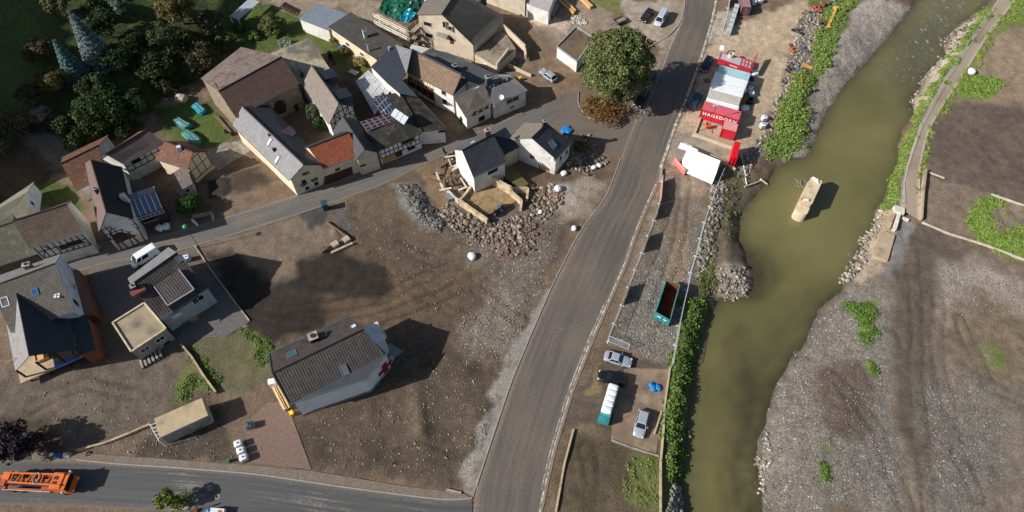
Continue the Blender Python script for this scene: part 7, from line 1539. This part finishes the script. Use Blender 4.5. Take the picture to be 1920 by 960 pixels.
# stacked pallets / crates on platform
for px,lb in (((608,470),'dark slatted crate, leftmost of three on the earth platform'),((629,461),'pale slatted crate, middle of three on the earth platform'),((650,452),'pale slatted crate, rightmost of three on the earth platform')):
    p=G(*px); t=thing('slatted_crate',lb,'crate',p,'crates on the platform'); m=M_OWOOD if 'dark' in lb else mat('pale_crate',(190,180,158),.8)
    for i in range(5): b=MB(); b.box(p+Vector((math.cos(.7)*(-.5+.25*i),math.sin(.7)*(-.5+.25*i),.75)),(.16,1.0,.05),.7); b.build('slat',m,t)
    for q in (-.45,.45): b=MB(); b.box(p+Vector((-math.sin(.7)*q,math.cos(.7)*q,.37)),(1.15,.08,.74),.7); b.build('side_panel',m,t)
# left flat-roofed shed in the field
h=house('flat_roofed_shed','concrete shed with pale planked flat roof and steel frame in the yard',(340,800),'shed')
ws,pl2,Q=block(h,[(299,821,3.0),(390,779,3.0),(378,746,3.0),(289,785,3.0)],mat('planked_roof',(172,154,122),.85,0,.15,.9,.2,5,dirt=(128,116,96),dscale=.5),M_CONC,inset=.1)
for i in range(5): b=MB(); p=P(285+ (298-285)*0,0) if False else None; q=P(282+3.4*i,797+6.4*i,2.9); b.bar(q,q+Vector((.95,.35,0)),.07,.07); b.build('frame_bar',M_WHITE(),h)
b=MB(); b.bar(P(280,795,2.9),P(298,827,2.9),.07,.08); b.build('frame_bar',M_WHITE(),h)
for i in range(2): q=P((281,297)[i],(796,826)[i],2.9); b=MB(); b.bar(Vector((q.x,q.y,0)),q,.08,.08); b.build('frame_post',M_WHITE(),h)
b=MB(); b.bar(Q[0]+Vector((0,-.06,.04)),Q[1]+Vector((0,-.06,.04)),.1,.12); b.build('roof_trim',M_MET,h)
b=MB(); b.bar(P(338,812,.8),P(364,798,.8),.9,.08); b.build('leaning_board',mat('grey_board',(150,146,138),.8),h)
# brick yard, pavements
def sheet(name,label,poly,z,m,uvrot=0.0,cat=None):
    pts=ccw([P(*q) for q in poly]); V=[(p.x,p.y,z) for p in pts]; c,s=math.cos(uvrot),math.sin(uvrot); uv=[(p.x*c+p.y*s,-p.x*s+p.y*c) for p in pts]
    o=obj(name,V,[tuple(range(len(V)))],m,None,uv); tag(o,label,cat or name.replace('_',' '),kind='structure'); return o
def paving(name,c1,c2,j,w,h,dirt=None,th=.5,off=.5):
    k=NT(name); uv=k.n('UVMap').outputs[0]; tc=k.n('TexCoord').outputs['Object']; br=k.n('TexBrick',offset=off); k.l(uv,br.inputs['Vector']); br.inputs['Scale'].default_value=1; br.inputs['Brick Width'].default_value=w; br.inputs['Row Height'].default_value=h; br.inputs['Mortar Size'].default_value=.02
    br.inputs['Color1'].default_value=(*lin(*c1),1); br.inputs['Color2'].default_value=(*lin(*c2),1); br.inputs['Mortar'].default_value=(*lin(*j),1); c=br.outputs[0]
    if dirt: c=k.mix(k.ramp(k.noise(tc,.35,6,.7),th,th+.12,0,.85),c,lin(*dirt))
    c=k.mix(1.0,c,k.mix(k.ramp(k.noise(tc,2.5,4),.3,.7),(.8,.8,.8),(1.15,1.15,1.15)),'MULTIPLY'); k.l(c,k.b.inputs['Base Color']); k.set(.85,0,.3); k.bump(br.outputs['Fac'],.3,-.02); MATS[name]=k.m; return k.m
sheet('brick_paving','reddish brick paved yard in front of the red cross house',[(500,756),(532,752),(545,775),(584,880),(470,868),(456,800)],.03,paving('red_brick_paving',(146,120,108),(128,102,92),(92,76,66),.22,.12,(120,102,84),.55),.4)
PVM=paving('pavement_slabs',(132,120,108),(118,106,96),(86,78,70),.3,.3,(116,98,78),.48)
sheet('pavement','muddy pavement along the upper side of the side road',[(60,849),(143,849),(330,862),(480,873),(590,884),(760,912),(868,925),(884,934),(845,940),(760,930),(647,915),(480,890),(213,871),(60,864)],.06,PVM,.1)
PV2=paving('grey_pavers',(158,152,144),(140,134,128),(96,90,84),.3,.2,(112,94,76),.52)
sheet('pavement','broken grey pavement beside the main road',[(888,930),(868,922),(905,800),(940,700),(990,610),(1028,540),(1034,543),(994,634),(961,713),(926,816),(894,912)],.05,PV2,.9)
sheet('paved_yard','grey block paved yard behind the dormer house',[(178,508),(245,488),(330,476),(366,464),(468,603),(425,630),(330,640),(310,620),(270,565),(212,606),(185,570),(165,530)],.025,paving('yard_blocks',(112,108,104),(100,96,94),(78,74,70),.3,.2,(96,88,80),.55),.6)
sheet('garden_slabs','pale stone slab terrace beside the grey farmhouse roof',[(380,298),(440,264),(470,282),(400,326)],.03,paving('garden_slab',(160,152,138),(146,138,126),(104,98,88),.9,.9,(104,94,82),.5,0),.55)
sheet('car_park_slab','muddy concrete slab with faded parking lines',[(1172,690),(1255,692),(1242,780),(1230,850),(1146,826),(1150,760)],.028,mat('muddy_slab',(122,102,84),.7,0,.15,.5,.2,6,dirt=(150,134,112),dscale=.25))
sheet('terrace_paving','red brick edged ramp paving beside the ramp wall',[(935,128),(1003,150),(990,158),(930,135)],.03,paving('ramp_paving',(170,110,88),(150,98,78),(120,90,74),.3,.15),.5)
KM=mat('kerb_stone',(150,142,132),.85,0,.15,1.5,.3,6)
def kerb(label,pts,z=.08,w=.16,h=.14):
    a=smooth_line(resample(XY(pts),max(8,len(pts)*4)),2); b=MB()
    for i in range(len(a)-1): b.bar((a[i][0],a[i][1],z),(a[i+1][0],a[i+1][1],z),w,h)
    o=b.build('kerb',KM); tag(o,label,'kerb',kind='structure')
kerb('kerb along the left side of the main road',ROAD_L[2:13]); kerb('kerb of the tree island',[(1085,172),(1083,192),(1094,214),(1118,229),(1150,229),(1174,218),(1187,197),(1201,165)]); kerb('kerb along the side road',BOT_U[2:]); kerb('kerb of the parking bay at the top',[(1200,97),(1250,70),(1272,48),(1281,25),(1284,0)],.08,.3)
# faded edge lines on the road (worn paint)
LM=NT('worn_line_paint'); tc=LM.n('TexCoord').outputs['Object']; nn_=LM.noise(tc,1.2,5,.8); cc=LM.mix(LM.ramp(nn_,.42,.6),lin(118,102,86),lin(206,198,186)); LM.l(cc,LM.b.inputs['Base Color']); LM.set(.85)
def line(label,pts,w=.18,z=.036):
    a=smooth_line(resample(XY(pts),len(pts)*8),3); V=[];F=[]
    for i in range(len(a)):
        d=a[min(i+1,len(a)-1)]-a[max(i-1,0)]; d=d/np.hypot(*d); nn=np.array([-d[1],d[0]])*w/2*(.7+.6*random.random()); V+=[(a[i][0]-nn[0],a[i][1]-nn[1],z),(a[i][0]+nn[0],a[i][1]+nn[1],z)]
    for i in range(len(a)-1): F.append((2*i,2*i+1,2*i+3,2*i+2))
    o=obj('road_marking',V,F,LM.m); tag(o,label,'road marking',kind='structure')
line('worn white edge line on the river side of the main road',[(u-6,v) for u,v in ROAD_R[1:11]],.2); line('second worn edge line beside the river-side one',[(u-11,v) for u,v in ROAD_R[2:7]],.14); line('dusty edge strip at the upper right of the main road',[(u-3,v) for u,v in ROAD_R[11:19]],.5)
line('broken edge line at the upper left of the main road',[(1200,228),(1225,172),(1258,84),(1281,33)],.15)
# street lamp, well, garden furniture
lp=thing('street_lamp','green street lamp leaning over the lane edge by the stone bed','street lamp',P(375,465)); p=P(375,465); b=MB(); b.tube(p,p+Vector((0,0,6.6)),.07,7,.05); b.build('pole',mat('green_pole',(60,86,70),.5),lp); b=MB(); b.tube(p+Vector((0,0,6.6)),p+Vector((0,0,6.9)),.45,10,.15); b.build('lamp_head',mat('green_lamp',(50,150,90),.4),lp)
for px,L_,w_,lb,an in (((375,208),3.4,1.6,'teal tarpaulin over timber stack in the back garden, upper one',-.75),((345,235),3.6,1.7,'teal tarpaulin over timber stack in the back garden, middle one',-.6),((362,262),4.4,1.7,'teal tarpaulin over timber stack in the back garden, lowest one',-.7)):
    p=G(*px); t=thing('covered_stack',lb,'tarpaulin',p,'covered stacks'); lump(p+Vector((0,0,.5)),L_,w_,1.1,an,M_TTARP if 'upper' in lb else mat('faded_teal_tarp',(62,122,118),.5,0,.25,1.5,.5,3),'cover',t,9,.3,.2)
    for k in (-1,1): b=MB(); d=Vector((math.cos(an),math.sin(an),0)); e=Vector((-d.y,d.x,0))*.3*k; b.bar(p+e-d*L_*.4+Vector((0,0,1.1)),p+e+d*L_*.45+Vector((0,0,1.05)),.07,.06); b.build('lath',mat('pale_lath',(190,190,180),.7),t)
t=thing('board_stack','stack of grey boards lying beside the stone barn','boards',G(418,233))
for k in range(4): a,b_=G(402+2*k,217+k),G(428+2*k,247+k); b=MB(); b.bar(a+Vector((0,0,.2+.06*k)),b_+Vector((0,0,.2+.06*k)),.3,.06); b.build('board',M_OWOOD,t)
for px,lb in (((425,247),'dark tyre beside the board stack, left one'),((437,252),'dark tyre beside the board stack, right one')): p=G(*px); V,F=ring(p,.25,.5,.3); o=obj('tyre',V,F,M_TYRE); tag(o,lb,'tyre')
t=thing('garden_shelter','pale pergola roof with posts at the top of the kitchen garden','shelter',G(460,25)); Q=[P(431,30,2.8),P(447,37,2.8),P(487,3,2.8),P(468,-4,2.8)]; b=MB(); b.slab(ccw(Q),.1); b.build('roof',mat('shelter_felt',(158,164,168),.5,0,.12),t)
for q in Q: b=MB(); b.bar(Vector((q.x,q.y,hz(q.x,q.y))),q-Vector((0,0,.05)),.14,.14); b.build('post',M_PLAST,t)
t=thing('timber_grille','row of dark wooden sleepers laid out beside the blue slate roof','sleepers',G(545,15))
for i in range(7): b=MB(); p=G(531+4.4*i,10+2.2*i); b.bar(p+Vector((.4,.8,.2)),p+Vector((-.5,-1.2,.25)),.22,.2); b.build('sleeper',M_BROWND,t)
t=thing('garden_table','white garden table with chairs in the courtyard','table',P(664,140)); p=P(664,140); b=MB(); b.box(p+Vector((0,0,.75)),(2.0,1.1,.06),-.6); b.build('table_top',mat('pale_table',(176,178,174),.5),t)
for x,y in ((-.8,-.4),(.8,-.4),(.8,.4),(-.8,.4)): b=MB(); b.bar(p+Vector((x*.8,y*.9,0)),p+Vector((x*.8,y*.9,.73)),.06,.06); b.build('leg',M_MET,t)
t=thing('scooter','red motor scooter standing in the courtyard','scooter',P(624,118)); a,b_=P(617,112),P(630,122)
for q in (a.lerp(b_,.12),a.lerp(b_,.88)): b=MB(); n_=Vector((-(b_-a).y,(b_-a).x,0)).normalized(); b.tube(q-n_*.07+Vector((0,0,.28)),q+n_*.07+Vector((0,0,.28)),.28,10); b.build('wheel',M_TYRE,t)
b=MB(); b.bar(a.lerp(b_,.15)+Vector((0,0,.5)),a.lerp(b_,.85)+Vector((0,0,.45)),.3,.3); b.build('body',mat('scooter_red',(150,36,34),.4),t); b=MB(); b.bar(a.lerp(b_,.45)+Vector((0,0,.75)),a.lerp(b_,.85)+Vector((0,0,.72)),.28,.12); b.build('saddle',M_TYRE,t); b=MB(); b.tube(a.lerp(b_,.2)+Vector((0,0,.5)),a.lerp(b_,.24)+Vector((0,0,1.0)),.04,6); b.build('handlebar',M_DARKM,t)
# roadside planter, sign and cart at the bottom edge
t=thing('road_planter','raised kerb planter with grass in the side road','planter',P(335,945)); pp=ccw([P(315,956),P(352,957),P(357,934),P(353,930),P(325,932)]); b=MB(); b.prism([(q.x,q.y) for q in pp],-.1,.16); b.build('kerb_frame',KM,t); c=sum(pp,Vector((0,0,0)))/5; b=MB(); b.prism([((q.x-c.x)*.86+c.x,(q.y-c.y)*.86+c.y) for q in pp],.1,.24); b.build('soil_bed',mat('planter_grass',(84,88,46),.9,0,.4,2,.8,4),t)
p_=np.array([[c.x,c.y]])+RNG.normal(size=(500,2))*np.array([.9,.6]); _gt=leaf_mesh('grass_tuft',np.stack([p_[:,0],p_[:,1],.25+.2*RNG.random(500)],1),RNG.normal(size=(500,3)),np.full(500,.2),leaf_mat('planter_leaf',(84,96,40),(132,140,66)),t); _gt['kind']='stuff'
t=thing('banner_trailer','white banner trailer with blue balloon cut by the lower edge','trailer',P(408,958)); a,b_=P(398,962),P(424,964); b=MB(); b.bar(a+Vector((0,0,.6)),b_+Vector((0,0,.6)),1.0,.9); b.build('box_body',M_LAMP,t); b=MB(); b.bar(a.lerp(b_,.6)+Vector((0,0,1.08)),a.lerp(b_,.85)+Vector((0,0,1.08)),.5,.03); b.build('red_print',RS,t); lump(a+Vector((-.2,.1,.8)),.75,.75,.75,0,BLUET,'blue_bundle',t,10,1.0,.08)
t=thing('road_sign','small roadside sign post at the lower edge beside the planter','sign',P(363,957)); p=P(361,960); b=MB(); b.tube(p,p+Vector((0,0,2.2)),.04,6); b.build('post',M_MET,t); b=MB(); b.box(p+Vector((0,0,2.1)),(.5,.08,.8),.6); b.build('plate',M_LAMP,t); b=MB(); b.box(p+Vector((.3,0,.3)),(.9,.5,.3),.5); b.build('base_block',RUST,t)

for px,lb,rz in (((363,597),'pale wooden pallet leaning by the dormer house wall',.55),((173,571),'wooden pallet beside the brick porch',.2)):
    p=P(*px); t=thing('pallet',lb,'pallet',p,'wooden pallets')
    for i in range(5): b=MB(); b.box(p+Vector((-math.sin(rz)*(-.5+.25*i),math.cos(rz)*(-.5+.25*i),.16)),(1.2,.15,.04),rz); b.build('deck_board',M_WOOD,t)
    for i in (-1,0,1): b=MB(); b.box(p+Vector((math.cos(rz)*.5*i,math.sin(rz)*.5*i,.07)),(.12,1.15,.12),rz); b.build('bearer',M_WOOD,t)
t=thing('bicycle','bicycle standing against the dormer house wall','bicycle',P(351,609)); p=P(351,609); d=Vector((math.cos(.55),math.sin(.55),0)); n=Vector((-d.y,d.x,0))
for q in (-.5,.5):
    b=MB(); c=p+d*q+Vector((0,0,.34))
    for k in range(12): t0,t1=k*math.pi/6,(k+1)*math.pi/6; b.tube(c+d*math.cos(t0)*.33+Vector((0,0,math.sin(t0)*.33)),c+d*math.cos(t1)*.33+Vector((0,0,math.sin(t1)*.33)),.03,4)
    b.build('wheel',M_TYRE,t)
b=MB(); b.tube(p-d*.5+Vector((0,0,.34)),p+Vector((0,0,.4)),.03,5); b.tube(p+Vector((0,0,.4)),p+d*.35+Vector((0,0,.85)),.03,5); b.tube(p-d*.2+Vector((0,0,.8)),p+d*.35+Vector((0,0,.85)),.03,5); b.tube(p+d*.5+Vector((0,0,.34)),p+d*.35+Vector((0,0,.95)),.03,5); b.build('frame',M_MET,t)
b=MB(); b.box(p-d*.2+Vector((0,0,.9)),(.28,.14,.06),.55); b.build('saddle',M_TYRE,t); b=MB(); b.tube(p+d*.35-n*.3+Vector((0,0,1.0)),p+d*.35+n*.3+Vector((0,0,1.0)),.025,5); b.build('handlebar',M_DARKM,t)
